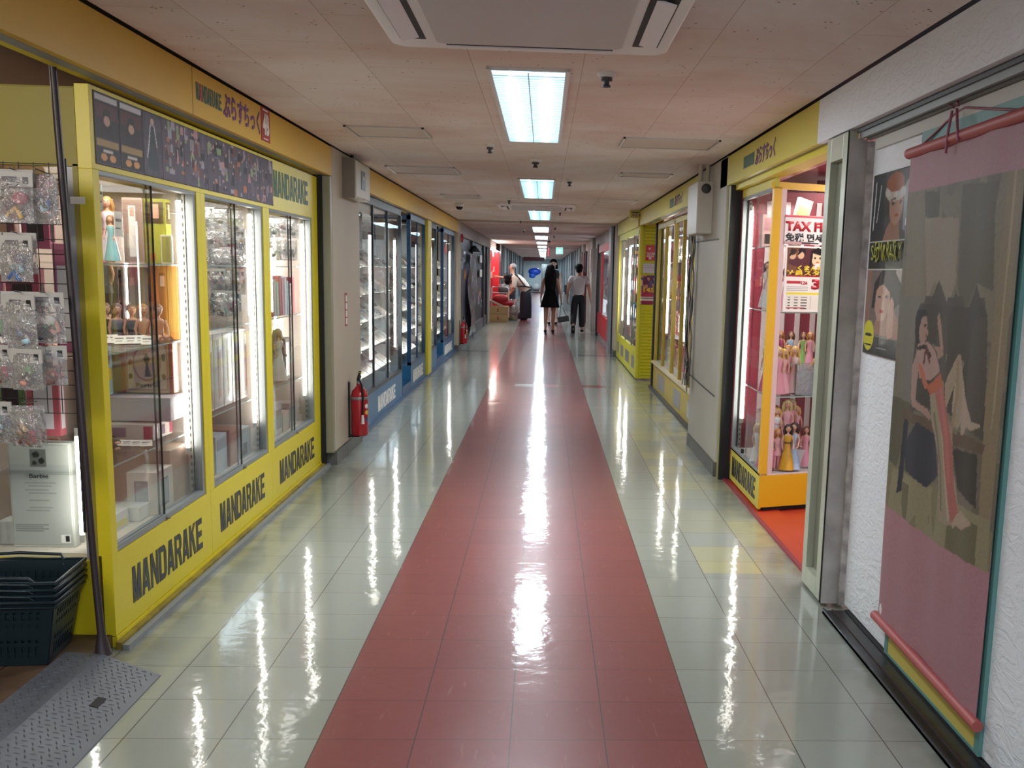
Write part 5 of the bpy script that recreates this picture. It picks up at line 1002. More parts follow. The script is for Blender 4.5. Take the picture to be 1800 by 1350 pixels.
# shelf z .72 group: front, near glass
lo = [(1.53, 6.56, 1, 3), (1.58, 6.55, 0, 5), (1.62, 6.60, 0, 1), (1.57, 6.64, 3, 2), (1.66, 6.66, 2, 5), (1.70, 6.64, 0, 8), (1.53, 6.68, 0, 0), (1.62, 6.72, 1, 4)]
for k, (x, y, hi, di) in enumerate(lo): rdoll(x, y, .722, .28+.03*RN2.random(), hi, di, ['at the left corner', 'beside the corner post', 'in the front group', 'behind the front group', 'in the middle', 'right of the middle', 'at the back left', 'at the back'][k]+' of the middle shelf', rz=-1.75+RN2.random()*.6-.3)
MB_ = thing('clear_bin', 'clear plastic bin holding a reclining doll on the middle shelf of the red-lined showcase', 'bin', (1.76, 6.66, .722))
MB().box(1.70, 1.83, 6.58, 6.583, .722, .92, PBAG).box(1.70, 1.703, 6.58, 6.72, .722, .92, PBAG).box(1.83, 1.833, 6.58, 6.72, .722, .92, PBAG).box(1.70, 1.83, 6.72, 6.723, .722, .92, PBAG).box(1.70, 1.83, 6.58, 6.72, .722, .725, PBAG).build('bin_walls', MB_)
d = rdoll(1.80, 6.65, .88, .26, 2, 6, 'leaning out of the clear bin', gown=False); d.rotation_euler = (0, .9, -1.2)
for k, (x, y, hi, di) in enumerate([(1.62, 6.95, 4, 7), (1.68, 6.98, 5, 3), (1.74, 6.94, 1, 4), (1.82, 6.92, 1, 7), (1.86, 6.9, 2, 5)]): rdoll(x, y, .86, .24, hi, di, 'on the raised back row, %s from the left' % ORD[k], rz=-1.8)
carton((1.74, 6.96, .722), (.34, .16, .135), 'cfc8c4', 'white riser box under the back row of dolls on the middle shelf', GD)
# floor group z .245
fl_ = [(1.50, 6.52, 1, 0, 1), (1.54, 6.49, 5, 5, 0), (1.585, 6.50, 2, 1, 0), (1.55, 6.60, 1, 3, 1), (1.60, 6.60, 0, 2, 1), (1.66, 6.60, 3, 1, 1), (1.70, 6.66, 3, 5, 1), (1.50, 6.72, 3, 2, 1), (1.75, 6.70, 0, 1, 1), (1.80, 6.62, 1, 5, 1), (1.62, 6.74, 5, 8, 1), (1.76, 6.84, 0, 5, 0)]
for k, (x, y, hi, di, gw) in enumerate(fl_): rdoll(x, y, .246+(.12 if k in (4, 5, 6, 8, 10, 11) else 0), .26+.05*(k in (5, 6)), hi, di, ['at the front left of the showcase floor', 'second at the front of the showcase floor', 'third at the front of the showcase floor', 'in the second row at left of the floor', 'raised in the second row of the floor', 'tallest at the centre of the floor group', 'raised right of centre on the floor', 'standing apart by the side glass', 'raised at the right of the floor group', 'at the right edge of the floor group', 'raised at the back of the floor group', 'raised at back right of the floor group'][k], gown=bool(gw), rz=-1.9+RN2.random()*.5, trim=['e8a0b0', None][k % 2])
carton((1.68, 6.70, .246), (.26, .2, .118), 'c9bfbd', 'white riser box among the dolls on the showcase floor', GD)
d = doll((1.645, 6.475, .246), -1.7, .29, '2a1c1c', 'd9a21e', 'dark-haired doll in a yellow spotted top at the front of the showcase floor', GD, trim='5c3a1c', gown=True)
rdoll(1.69, 6.50, .246, .3, 4, 4, 'right of the yellow spotted doll')
# upper shelves
rdoll(1.56, 6.95, 1.253, .3, 4, 2, 'left on the upper shelf behind the side glass'); rdoll(1.53, 6.72, 1.253, .26, 3, 2, 'pale figure near the side glass on the upper shelf'); rdoll(1.60, 6.55, 1.253, .27, 1, 5, 'behind the recruitment poster on the upper shelf')
d = rdoll(1.60, 7.12, .76, .26, 3, 2, 'reclining at the left of the middle shelf', gown=False); d.rotation_euler = (0, 1.3, -1.3)
carton((1.56, 7.02, 1.661), (.09, .09, .21), 'e0b8b4', 'pink-white doll box at left on the top shelf of the red showcase', GD, [(.15, .5, .85, .9, 'c9949a'), (.2, .1, .6, .4, '2f2a2e')])
c0 = carton((1.66, 6.70, 1.665), (.10, .03, .30), 'e2c8b4', 'tilted narrow doll box leaning on the top shelf of the red showcase', GD, [(.1, .05, .9, .4, 'dca0a8'), (.1, .45, .9, .95, 'e8c890')]); c0.rotation_euler = (0, .25, .3)
for k, (x, z) in enumerate(((1.60, .98), (1.58, .55))):
    p = price((x, 7.0, z), ['small white price card below the upper shelf of the red showcase', 'small white price card on the red back wall near the lower dolls'][k], rz=-PI/2, tilt=0, w=.06, h=.03)
# posters behind the glass
O1 = A2+DV*.06+NV*.006
def onfront(s, z): p = A2+DV*s+NV*.004; return (p.x, p.y, z)
t = thing('poster', 'white TAX FREE notice on the front glass of the red-lined showcase', 'poster', onfront(.08, 1.66), None)
raster('poster_sheet', onfront(.085, 1.665), DV, LZ, .42, .175, [('r', 0, .92, 1, 1, 'd8606a'), ('r', 0, 0, .45, .1, 'c8a0a0'), ('r', .3, .04, .6, .07, '1a1a1e'), ('e', .93, .3, .04, .12, 'e07a3a')], t, .004, 'eee2de', m=INKG)
RI = mat('red_ink', 'b8202c', .4); YI = mat('yellow_ink', 'e8c020', .4)
text('TAX FREE', Vector(onfront(.09, 1.745)), DV, LZ, .39, .058, RI, t, bold=.05); text('免税 면세', Vector(onfront(.092, 1.682)), DV, LZ, .27, .052, BLACKINK, t, bold=.03)
t = thing('poster', 'yellow and white staff recruitment poster on the front glass of the red-lined showcase', 'poster', onfront(.1, 1.25), None)
raster('poster_sheet', onfront(.10, 1.255), DV, LZ, .40, .40, [('r', .03, .56, .97, .98, '5a2c30'), ('n', .03, .6, .97, .98, '7a4a30', 5, 4, .5), ('e', .13, .87, .06, .07, 'e0b088'), ('p', [(.05, .8), (.1, .97), (.2, .95), (.18, .88), (.1, .86)], '3a2422'), ('e', .28, .88, .06, .07, 'e4b890'), ('p', [(.22, .86), (.24, .97), (.36, .96), (.36, .86), (.3, .92)], '2a1a1c'),
    ('e', .58, .83, .11, .12, 'f0c8a0'), ('p', [(.44, .66), (.46, .94), (.58, .99), (.72, .95), (.74, .66), (.68, .7), (.68, .86), (.5, .9), (.48, .72)], '1c1618'), ('p', [(.5, .66), (.56, .74), (.62, .74), (.7, .66)], 'e8e0dc'), ('e', .54, .83, .015, .02, '201416'), ('e', .63, .83, .015, .02, '201416'), ('e', .585, .765, .03, .01, 'b04040'),
    ('r', .03, .54, .97, .555, 'c02030'), ('r', .05, .43, .3, .475, 'b8303a'), ('r', .05, .27, .97, .3, 'e8d43a'), ('r', .05, .04, .97, .26, 'e6ded0')] + [('r', .08, .22-.042*k, .13, .235-.042*k, '4a4644') for k in range(5)] + [('r', .2, .22-.042*k, .27, .235-.042*k, '6a6460') for k in range(5)] + [('r', .32, .22-.042*k, .43, .235-.042*k, '4a4644') for k in range(5)] + [('r', .5+.08*q, .05, .502+.08*q, .25, 'b0a8a0') for q in range(6)] + [('r', .05, .405-.026*k, .44, .412-.026*k, '8a8480') for k in range(4)] + [('r', .06, .06, .4, .075, 'b04048')], t, .0035, 'efe6dc', m=INKG)
text('くまんだらけ', Vector(onfront(.19, 1.507)), DV, LZ, .29, .034, YI, t, bold=.05); text('社員スタッフ', Vector(onfront(.108, 1.477)), DV, LZ, .37, .034, YI, t, bold=.04)
text('126', Vector(onfront(.225, 1.425)), DV, LZ, .045, .022, RI, t, bold=.03); text('30', Vector(onfront(.30, 1.395)), DV, LZ, .15, .066, RI, t, bold=.06)
# back of the doll shop visible through the glass
t = thing('shop_shelving', 'dim reddish shelving of the doll shop seen behind the showcase', 'shelf', (2.6, 7.9, 0)); b = MB()
b.box(2.1, 3.38, 7.86, 7.9, 0, 2.18, RIN)
for z in np.arange(.2, 2.1, .3): b.box(2.1, 3.3, 7.65, 7.86, float(z), float(z)+.02, mat('dark_shelf', '3a3634', .5))
b.build('shelf_frame', t); b = MB()
for z in np.arange(.225, 2.0, .3):
    x = 2.12
    while x < 3.2: w_ = .05+.08*R_(); b.box(x, x+w_, 7.68, 7.84, float(z), float(z)+.12+.12*R_(), INK, RN.choice(['c08a9a', 'd8ccc8', '8a4a5a', 'b8a0a8', '5a3a44', 'd8b8a0'])); x += w_+.008
o = b.build('small_goods', t); o['kind'] = 'stuff'
# ---------------------------------------------------------------- box and cables on the right pillar
t = thing('junction_box', 'beige metal box with a round black grille high on the right pillar', 'box', (1.3, 8.3, 1.78))
MB().box(1.235, 1.36, 8.1, 8.62, 1.78, 2.17, mat('box_beige', 'b8b2a6', .35)).build('housing', t, bevel=.006)
MB().lathe([(.037, 0), (.037, .004), (0, .004)], m=mat('dark_grille', '3c3a3c', .6), n=20).build('grille', t, world=False).matrix_basis = Matrix.Translation((0, -.203, .335)) @ Matrix.Rotation(PI/2, 4, 'X')
for k, (x, y) in enumerate(((1.27, 8.2), (1.325, 8.2))): MB().tube([(x, y, 2.17), (x, y, 2.3)], .017, CREAM, n=10).build('conduit', t)
t = thing('cable_bundle', 'bundle of grey and black cables hanging down the edge of the right pillar', 'cable', (1.34, 8.9, 1.0)); rr = random.Random(9)
for k in range(9):
    x = 1.298+.012*(k % 4); y = 8.86+.02*(k//4)
    pts = [(x+.012*math.sin(j*1.3+k), y+.01*math.cos(j+k), 1.79-j*.105) for j in range(13)]; MB().tube(pts, .006, [STEEL, BLK, CREAM, mat('grey_cable', '6a6a6c', .5)][k % 4], n=6).build('cable', t)
for k in range(7): z = .62+.02*k; MB().tube([(1.33, 8.9, z), (1.30+.02*rr.random(), 8.84-.05*rr.random(), z-.04*rr.random()), (1.315, 8.80+.06*rr.random(), z-.12-.08*rr.random())], .004, [BLK, STEEL][k % 2], n=5).build('loose_end', t)
MB().tube([(1.345, 8.88, .62), (1.352, 8.3, .60), (1.352, 7.62, .585)], .004, BLK, n=5).build('wall_cable', t); MB().tube([(1.345, 8.9, 1.74), (1.354, 8.3, 1.735), (1.354, 7.75, 1.73)], .004, mat('grey_cable', '6a6a6c', .5), n=5).build('wall_cable', t)
# ---------------------------------------------------------------- second right shopfront
F5 = fascia(XR, 8.98, 13.6, 2.092, 2.293, 'yellow fascia above the second right shopfront, past the pillar', YELR, 1)
MB().box(1.3595, 1.36, 10.6, 10.95, 2.13, 2.22, GRN).build('logo_panel', F5); text('ぷらすちっく', (1.3592, 10.55, 2.125), RY, LZ, .6, .11, PURP, F5, bold=.03); 
X2 = 1.52; OCH = mat('ochre_frame', 'b0973a', .4)
for i, (a, c_, lb) in enumerate(((8.99, 10.3, 'ochre-framed yellow showcase just past the right pillar'), (10.3, 11.75, 'middle yellow showcase of the second right shopfront'), (11.75, 13.5, 'farthest yellow showcase of the second right shopfront'))):
    t = thing('display_case', lb, 'showcase', (1.75, (a+c_)/2, 0), 'yellow showcases of the second right shopfront')
    kp = MB().box(X2, X2+.03, a, c_, .02, .33, mat('yellow_panel_right', 'b9a03c', .4, var=.3, vscale=3, vcol='a38c34')).build('kick_panel', t); MB().box(X2-.03, X2+.04, a, c_, .33, .36, mat('pale_ledge', 'cdbfa0', .4)).build('ledge', t)
    v0, v1 = [(9.62, 10.22), (10.75, 11.35), (12.2, 12.9)][i]; p = MB().box(X2-.002, X2, v0, v1, .06, .25, STEEL).build('vent_plate', t)
    if i == 0: mandarake((X2-.003, v1-.02, .07), RY, LZ, v1-v0-.04, .17, p, mat('silver_lettering', 'c9c9c4', .4))
    b = MB(); b.box(X2, X2+.04, a, a+.05, .36, 2.06, OCH).box(X2, X2+.04, c_-.05, c_, .36, 2.06, OCH).box(X2, X2+.04, a, c_, 2.02, 2.09, OCH).box(X2, X2+.04, (a+c_)/2-.02, (a+c_)/2+.02, .36, 2.02, OCH); b.build('frame', t)
    for y0_, y1_ in ((a+.05, (a+c_)/2-.02), ((a+c_)/2+.02, c_-.05)): MB().box(X2+.018, X2+.022, y0_, y1_, .36, 2.02, GLASS).build('glass_door', t)
    MB().box(X2+.04, X2+.42, a, c_, .30, .36, mat('case_floor', 'd8cfc4', .4)).build('bottom_board', t); MB().box(X2+.42, X2+.44, a, c_, .3, 2.05, mat('case_back_pale', 'b5a9a0', .4)).build('back_panel', t)
    glow_tube(X2+.055, [9.9, 11.1, 12.65][i], .73, [1.84, 1.85, 1.94][i], t, .013)
    for z in (.75, 1.17, 1.6): hslab(t, X2+.07, X2+.41, a+.05, c_-.05, z)
    k = 0; pal = ['d8485a', 'e8e0d8', '5a7aa8', 'd8a84a', 'c06a8a', '7aa07a', 'b8b0c8', '3a3a48', 'e89a7a', 'f0e8e0', 'a83a44']; nm = ['red', 'white', 'blue', 'mustard', 'mauve', 'green', 'lilac', 'black', 'salmon', 'ivory', 'crimson']
    for zi, z in enumerate((.361, .751, 1.171, 1.601)):
        y = a+.1; j = 0
        while y < c_-.15:
            w_ = .1+.08*R_(); h_ = .13+.16*R_()
            if (k+zi) % 4 == 1: doll((X2+.2, y+w_/2, z), PI+.6, min(.3, h_+.1), HC[k % 6][0], DR[(k*5) % 9][0], '%s-haired doll in %s, %s along the %s shelf of the %s right showcase' % (HC[k % 6][1], DR[(k*5) % 9][1], ORD[j], ['bottom', 'lower', 'middle', 'top'][zi], ['nearest', 'middle', 'farthest'][i]), 'goods of the second right shopfront')
            else: carton((X2+.22, y+w_/2, z), (.14, w_, h_), pal[(k*7) % 11], '%s toy box, %s along the %s shelf of the %s ochre showcase' % (nm[(k*7) % 11], ORD[j], ['bottom', 'lower', 'middle', 'top'][zi], ['nearest', 'middle', 'farthest'][i]), 'goods of the second right shopfront', [(.15, .15, .85, .6, pal[(k*3+2) % 11]), (.2, .65, .8, .88, pal[(k*5+4) % 11])], face='-x')
            y += w_+.05; k += 1; j += 1
struct(MB().box(1.47, 1.56, 8.97, 13.6, 0, .02, mat('threshold_strip', '3f3a38', .5, var=.5, vscale=10)).box(1.50, 1.6, 13.5, 13.6, 0, 2.1, BLK).build('trim_17'))
# hanging sign box and third shopfront
t = thing('hanging_sign', 'small yellow hanging sign box with Japanese lettering on the right', 'sign', (1.36, 14.3, 2.19))
MB().box(1.215, 1.52, 14.3, 14.42, 2.19, 2.298, YELR).build('sign_box', t, bevel=.003); 
text('ぷらすちっく', (1.235, 14.2985, 2.205), (1, 0, 0), LZ, .26, .05, PURP, t, bold=.04); MB().box(1.235, 1.34, 14.2985, 14.2995, 2.262, 2.28, GRN).build('logo_strip', t)
struct(MB().box(1.36, 1.6, 13.6, 14.3, 2.1, 2.295, YELR).build('trim_18'))
F6 = fascia(1.345, 14.45, 18.42, 2.092, 2.293, 'far yellow fascia above the third right shopfront', YELR, 1)
LEM = mat('lemon_paint', 'ccc71e', .4)
t = thing('shutter_box', 'bright lemon corrugated shutter wall facing the camera, with three notices', 'shutter', (1.5, 14.45, 0))
b = MB(); b.box(1.375, 1.62, 14.45, 14.5, .02, 2.19, LEM).box(1.375, 1.41, 14.43, 14.45, .02, 2.19, LEM)
for k in range(46):
    z = .06+k*.045
    if 1.0 < z < 1.85: continue
    b.prism([(14.45, z), (14.436, z+.008), (14.436, z+.03), (14.45, z+.038)], 1.44, 1.615, 'x', LEM)
b.build('shutter_panel', t)
def notice(x0, x1, z0, z1, sh, bg, lb, texts=()):
    q = thing('notice', lb, 'poster', (x0, 14.43, z0), 'notices on the lemon shutter wall'); raster('notice_sheet', (x0, 14.431, z0), (1, 0, 0), LZ, x1-x0, z1-z0, sh, q, .004, bg, m=INKG)
    for tx, u0, v0, w_, h_, m_ in texts: text(tx, (x0+u0, 14.4295, z0+v0), (1, 0, 0), LZ, w_, h_, m_, q, bold=.04)
notice(1.46, 1.61, 1.64, 1.845, [('r', 0, 0, 1, .42, 'c02a38'), ('e', .35, .8, .18, .14, 'c83a44'), ('e', .35, .78, .1, .08, 'e8c0b0'), ('e', .4, .16, .1, .1, 'f0e0e0')], 'c8404a', 'red TAX FREE notice at the top of the lemon shutter wall', [('TAX FREE', .012, .075, .126, .035, SWH), ('免税 면세', .012, .045, .1, .026, SWH)])
notice(1.43, 1.61, 1.47, 1.60, [('r', .05, .55, .95, .58, 'a05a64'), ('r', .05, .8, .7, .83, '9a9a9c'), ('r', .05, .3, .9, .32, 'b0b0b2')], 'd3d3d6', 'white notice between the two coloured ones on the lemon shutter wall')
notice(1.39, 1.61, 1.045, 1.44, [('r', 0, .5, 1, 1, '6a3c5a'), ('n', 0, .55, 1, 1, 'c88a6a', 7, 9, .6), ('n', 0, .55, 1, 1, '3a4a7a', 6, 8, .7), ('r', 0, .28, 1, .36, 'b03048'), ('r', .05, .13, .95, .26, 'd8ccc4'), ('r', .1, .2, .9, .23, '3a3234'), ('r', 0, 0, 1, .1, '8a2c44')], '9a3050', 'colourful notice with a big yellow 145 on the lemon shutter wall', [('145', .055, .165, .155, .065, YI)])
t = thing('display_case', 'lemon yellow glass showcase beyond the shutter wall on the right', 'showcase', (1.6, 16.5, 0)); X3 = 1.375
b = MB(); b.box(X3, X3+.04, 14.5, 18.4, .02, .42, LEM)
for y in (14.5, 15.35, 16.5, 17.5, 18.3): b.box(X3, X3+.018, y, y+(.1 if y in (14.5, 18.3) else .04), .42, 2.05, (LEM if y == 18.3 else ORA if y == 14.5 else ALU))
b.box(X3, X3+.05, 14.5, 18.4, 2.0, 2.1, LEM); b.build('frame', t)
for y0_, y1_ in ((14.6, 15.35), (15.45, 16.5), (16.6, 17.5), (17.6, 18.3)): MB().box(X3+.02, X3+.024, y0_, y1_, .42, 2.0, GLASS).build('glass_pane', t); MB().box(X3-.002, X3, y0_+.15, y1_-.15, .12, .30, STEEL).build('vent_plate', t)
MB().box(X3+.45, X3+.47, 14.5, 18.4, .3, 2.1, mat('case_back_pale', 'b5a9a0', .4)).build('back_panel', t)
glow_tube(X3+.07, 18.15, .62, 1.75, t, .014); glow_tube(X3+.07, 16.8, .62, 1.9, t, .014)
for z in (.75, 1.15, 1.55): hslab(t, X3+.06, X3+.44, 14.55, 18.35, z)
k = 0
for zi, z in enumerate((.43, .751, 1.151, 1.551)):
    for j in range(9): carton((X3+.22, 14.85+j*.4, z), (.14, .22, .15+.12*R_()), pal[(k*7+3) % 11], '%s toy box, %s along the %s shelf of the lemon showcase' % (nm[(k*7+3) % 11], ORD[j], ['bottom', 'lower', 'middle', 'top'][zi]), 'goods of the lemon showcase', [(.2, .2, .8, .8, pal[(k*5+1) % 11])], face='-x'); k += 1
pillar(1.33, 18.45, 18.95, 1, 3)
struct(MB().box(1.27, 1.33, 19.0, 19.6, 0, 2.28, mat('silver_column', '8f9396', .35, metal=.3)).box(1.31, 1.36, 18.95, 19.0, 0, 2.28, BLK).build('trim_19'))
# ================================================================ far shopfronts
def wallseg(side, y0, y1, x, c, n, z1=2.29, z0=0): 
    xb = x+side*.3; struct(MB().box(min(x, xb), max(x, xb), y0, y1, z0, z1, mat('far_wall_%s' % c, c, .6, var=.2, vscale=2)).build('wall_%s_%d' % ('left' if side < 0 else 'right', n)))
wallseg(-1, 19.45, 33.5, -1.44, '9a9188', 4, z0=2.05)
for k, (y0, y1, c) in enumerate(((36.5, 39, '6f7478'), (39, 46, '7c8084'), (46, 54, '5d6a70'), (54, 62, '7a848a'), (62, 75, '6c7c84'))): wallseg(-1, y0, y1, -1.35-.05*(k % 2), c, 5+k)
for k, (y0, y1, c) in enumerate(((26.0, 27.0, '9c958c'), (28.2, 30, 'a09a90'), (32, 38, '8f8f8c'), (38, 46, '8a8c8e'), (46, 60, '8d979c'), (60, 75, '8a979c'))): wallseg(1, y0, y1, 1.25+.05*(k % 2), c, 4+k)
wallseg(1, 19.6, 32, 1.33, 'a89f94', 11, z0=2.05)
DKM = mat('dark_shop_frame', '1c1e24', .4); FILM = glassmat('hanging_film', (.62, .68, .78), 1.6, .15)
t = thing('shopfront', 'dark framed shopfront pasted with pictures beyond the far extinguisher', 'shopfront', (-1.6, 23, 0))
b = MB(); b.box(-1.8, -1.5, 19.5, 29.2, 0, 2.06, mat('dark_poster_wall', '2c3038', .4)); b.box(-1.5, -1.46, 19.5, 29.2, 0, .25, mat('grey_plinth', '4c5056', .4))
b.build('window_wall', t)
for y in (19.5, 22.8, 27.0, 28.6): MB().box(-1.5, -1.45, y, y+.25, 0, 2.06, DKM).build('mullion', t)
for k in range(26):
    y = 19.9+8.4*((k*.37) % 1); z = .45+1.35*((k*.618) % 1)
    p = thing('poster', 'small %s picture pasted on the dark shopfront, %s' % (['pale blue', 'grey', 'orange-brown', 'white', 'lilac'][k % 5], ['low', 'mid-height', 'high'][min(2, int((z-.45)/.45))]), 'poster', (-1.498, y, z), 'pictures pasted on the dark shopfront')
    MB().box(-1.5, -1.496, y, y+.5, z, z+.2, INKG, ['9ab0c8', '7a828c', 'a8683c', 'c9c8c4', '8a84a8'][k % 5]).build('picture', p)
    MB().box(-1.496, -1.495, y+.1, y+.4, z+.04, z+.15, INKG, ['5a6a88', 'b0b4b8', 'd09a5a', '8a8a90', 'b0a8c4'][k % 5]).build('print', p)
t = thing('plastic_sheet', 'tall translucent bluish plastic sheet hanging in front of the dark shopfront', 'sheet', (-1.42, 22.5, .1))
vs = []; 
for j in range(13):
    for i in range(7): z = .12+j*.135; y = 21.4+i*.33+.12*math.sin(j*.9); vs.append((-1.42+.035*math.sin(i*1.7+j*.6), y, z))
MB().add(vs, [(j*7+i, j*7+i+1, (j+1)*7+i+1, (j+1)*7+i) for j in range(12) for i in range(6)], FILM, None, True).build('sheet', t); MB().tube([(-1.42, 21.3, 1.76), (-1.42, 23.6, 1.76)], .012, STEEL).build('hanging_rod', t)
t = thing('folding_arm_lamp', 'black shaded lamp on an arm above the dark shopfront', 'lamp', (-1.4, 22.5, 1.85)); MB().lathe([(.03, .1), (.13, -.03)], m=BLK, n=14).build('shade', t, world=False); MB().tube([(-.05, 0, .08), (-.08, .3, .25), (-.05, .8, .05)], .012, STEEL).build('arm', t, world=False)
for k, (y, z) in enumerate(((25.3, 1.62), (25.3, 1.28))): p = thing('notice', ['upper small white notice on the dark shopfront', 'lower small white notice on the dark shopfront'][k], 'notice', (-1.44, y, z)); MB().box(-1.45, -1.444, y, y+.8, z, z+.17, INK, 'cfcabf').build('notice_sheet', p)
t = thing('fire_bell', 'red round alarm bell at the end of the yellow fascia', 'alarm', (-1.42, 19.2, 2.0)); MB().lathe([(.08, 0), (.075, .03), (0, .05)], m=ERED, n=16).build('bell', t, world=False).rotation_euler = (0, PI/2, 0)
# red lit stall
t = thing('white_partition', 'white partition edge before the red market stall', 'partition', (-1.45, 29.6, 0)); MB().box(-1.5, -1.43, 29.4, 30.0, 0, 2.05, mat('partition_white', 'c9c2b4', .5)).build('panel', t)
t = thing('red_display_wall', 'bright red display wall hung with goods, lit from above, at the left', 'display', (-1.5, 32, 0))
b = MB(); b.box(-2.1, -2.05, 30, 36, 0, 2.1, mat('bright_red', 'c8202c', .45)); b.box(-1.60, -1.30, 32.6, 33.0, .35, 2.0, mat('bright_red', 'c8202c', .45)); b.box(-1.75, -1.45, 31.6, 32.2, .3, 1.2, mat('bright_red', 'c8202c', .45)); b.build('red_panel', t)
b = MB(); rr = random.Random(3)
for k in range(26): y = 30.2+rr.random()*2.2; z = .7+rr.random()*1.2; x = -1.62+rr.random()*.16; b.box(x, x+.05, y, y+.16, z, z+.14+.1*rr.random(), INK, rr.choice(['d8303a', 'b01c28', 'e8e0dc', 'd84a50', 'c8202c', 'd8a8a0', '9a141f']))
o = b.build('hung_goods', t); o['kind'] = 'stuff'
MB().tube([(-1.42, 30.1, 2.03), (-1.36, 34.0, 2.0)], .028, TUBE).build('lit_tube', t)
area('stall_lamp', (-1.6, 32, 2.0), .3, 3, 30, (1, .9, .82))
TANB = 'b48c5c'
for k in range(2):
    c0 = carton((-1.20, 29.95, .002+.222*k), (.56, .5, .218), TANB, ['lower cardboard box with a small red mark beside the red stall', 'upper cardboard box with a small red mark beside the red stall'][k], 'stacked cardboard boxes by the red stall', name='cardboard_box')
    MB().box(-1.23, -1.17, 29.697, 29.699, .07+.222*k, .09+.222*k, INK, '3a2420').add([(-1.20+.022*math.cos(a_), 29.696, .13+.222*k+.028*math.sin(a_)) for a_ in np.linspace(0, 2*PI, 11)[:-1]], [tuple(range(10))], INK, 'b0241e').build('printed_mark', c0)
t = thing('open_box', 'tilted open carton with pale edges on the cardboard boxes', 'box', (-1.3, 29.95, .45)); MB().obox((-1.28, 29.95, .53), (.4, .35, .025), (0, .45, 0), INK, 'c9b8a0').obox((-1.22, 29.95, .50), (.42, .3, .05), (0, .4, 0), INK, '6a4a38').build('flap', t)
t = thing('hand_trolley', 'white-framed trolley with red bundle beside the bending woman', 'trolley', (-1.05, 30.5, 0)); W_ = mat('white_tube', 'd8d4d0', .35)
MB().tube([(-1.42, 30.5, .2), (-1.42, 30.5, .92), (-1.38, 30.5, .97), (-.98, 30.5, .97), (-.93, 30.5, .92), (-.93, 30.5, .1)], .018, W_).tube([(-1.42, 30.5, .8), (-.93, 30.5, .8)], .012, W_).build('frame', t); MB().ball((-1.15, 30.6, .6), (.26, .2, .16), mat('dark_red_cloth', '9c1420', .7), n=14).ball((-1.0, 30.6, .5), (.22, .18, .1), mat('dark_red_cloth', '9c1420', .7)).build('bundle', t); MB().box(-1.4, -.95, 30.5, 30.8, .12, .16, W_).build('deck', t)
for x in (-1.38, -.97): MB().ball((x, 30.55, .06), (.03, .06, .06), BLK).build('wheel', t)
MB().tube([(-1.38, 30.55, .05), (-1.38, 30.55, .2)], .012, W_).tube([(-.97, 30.55, .05), (-.97, 30.55, .2)], .012, W_).build('caster_stem', t)
t = thing('plastic_bag', 'full clear plastic bag standing at the feet of the bending woman', 'bag', (-.80, 30.7, 0)); MB().lathe([(.0, 0), (.12, 0), (.15, .1), (.16, .3), (.11, .52), (.14, .62)], m=PBAG, n=14).build('bag', t, world=False); MB().ball((0, 0, .12), (.12, .1, .1), PLA, '9a9a48').ball((.0, 0, .32), (.11, .1, .14), PLA, 'cfc4ba').ball((.02, 0, .2), (.1, .1, .08), PLA, '6a5a50').build('contents', t, world=False)
t = thing('dark_bundle', 'dark bags on the floor behind the cardboard boxes', 'bag', (-.75, 31.9, 0)); MB().ball((0, 0, .14), (.28, .2, .14), PLA, '1c1c22').ball((.2, .1, .1), (.16, .14, .1), PLA, '2c2c34').build('bag', t, world=False)
# far right stores
t = thing('display_case', 'red glass showcase lit inside, far on the right behind the man', 'showcase', (1.5, 22.5, 0))
MB().box(1.33, 1.4, 19.65, 24.4, .1, .55, mat('bright_red', 'c8202c', .45)).box(1.33, 1.37, 23.0, 23.15, .5, 1.95, mat('bright_red', 'c8202c', .45)).box(1.33, 1.37, 20.3, 20.45, .5, 1.95, mat('bright_red', 'c8202c', .45)).box(1.33, 1.37, 19.65, 24.4, 1.9, 2.05, mat('bright_red', 'c8202c', .45)).build('frame', t); MB().box(1.8, 1.85, 19.65, 24.4, 0, 2.1, mat('dark_red_back', '5a1820', .5)).build('back_panel', t); MB().box(1.345, 1.35, 19.65, 24.4, .55, 1.9, GLASS).build('glass_pane', t)
b = MB()
for k in range(60): y = 19.8+rr.random()*4.4; z = [.56, .9, 1.2, 1.5][k % 4]; b.box(1.5, 1.6, y, y+.12, z, z+.12+.12*rr.random(), INK, rr.choice(['e8d8c8', 'e0a080', 'c84a4a', 'f0e4d8', 'a87a5a', 'e8b08a']))
for z in (.555, .895, 1.195, 1.495): b.box(1.42, 1.75, 19.7, 24.3, z-.01, z-.001, GLASS)
o = b.build('small_goods', t); o['kind'] = 'stuff'
glow_tube(1.42, 21.6, .7, 1.85, t, .015); area('showcase_fill', (1.6, 22.2, 1.88), .2, 3.6, 10, (1, .9, .8))
struct(MB().box(1.30, 1.36, 24.42, 24.6, 0, 2.1, DKM).build('trim_20'))
for k, (y, x, c, lb) in enumerate(((25.4, 1.19, 'd9cfc6', 'pale poster hung on the far right wall'), (27.6, 1.15, '2c3040', 'dark coat hanging on the far right wall'), (29.4, 1.1, 'b9b4b0', 'grey garment hanging farther on the right wall'))):
    p = thing('wall_hanging', lb, 'poster', (x, y, 1.5)); MB().box(x, x+.05, y, y+.35, 1.45, 2.0, INK, c).box(x-.002, x, y+.05, y+.3, 1.55, 1.9, INK, ['c8a890', '7a2c38', '8a8a90'][k]).build('sheet', p)
t = thing('red_door_panel', 'dark red panel on the right wall behind the man', 'panel', (1.25, 31, 0)); MB().box(1.2, 1.3, 30.2, 31.8, 0, 2.0, mat('dull_red', '6a2c2c', .5)).build('panel', t)
b = MB()
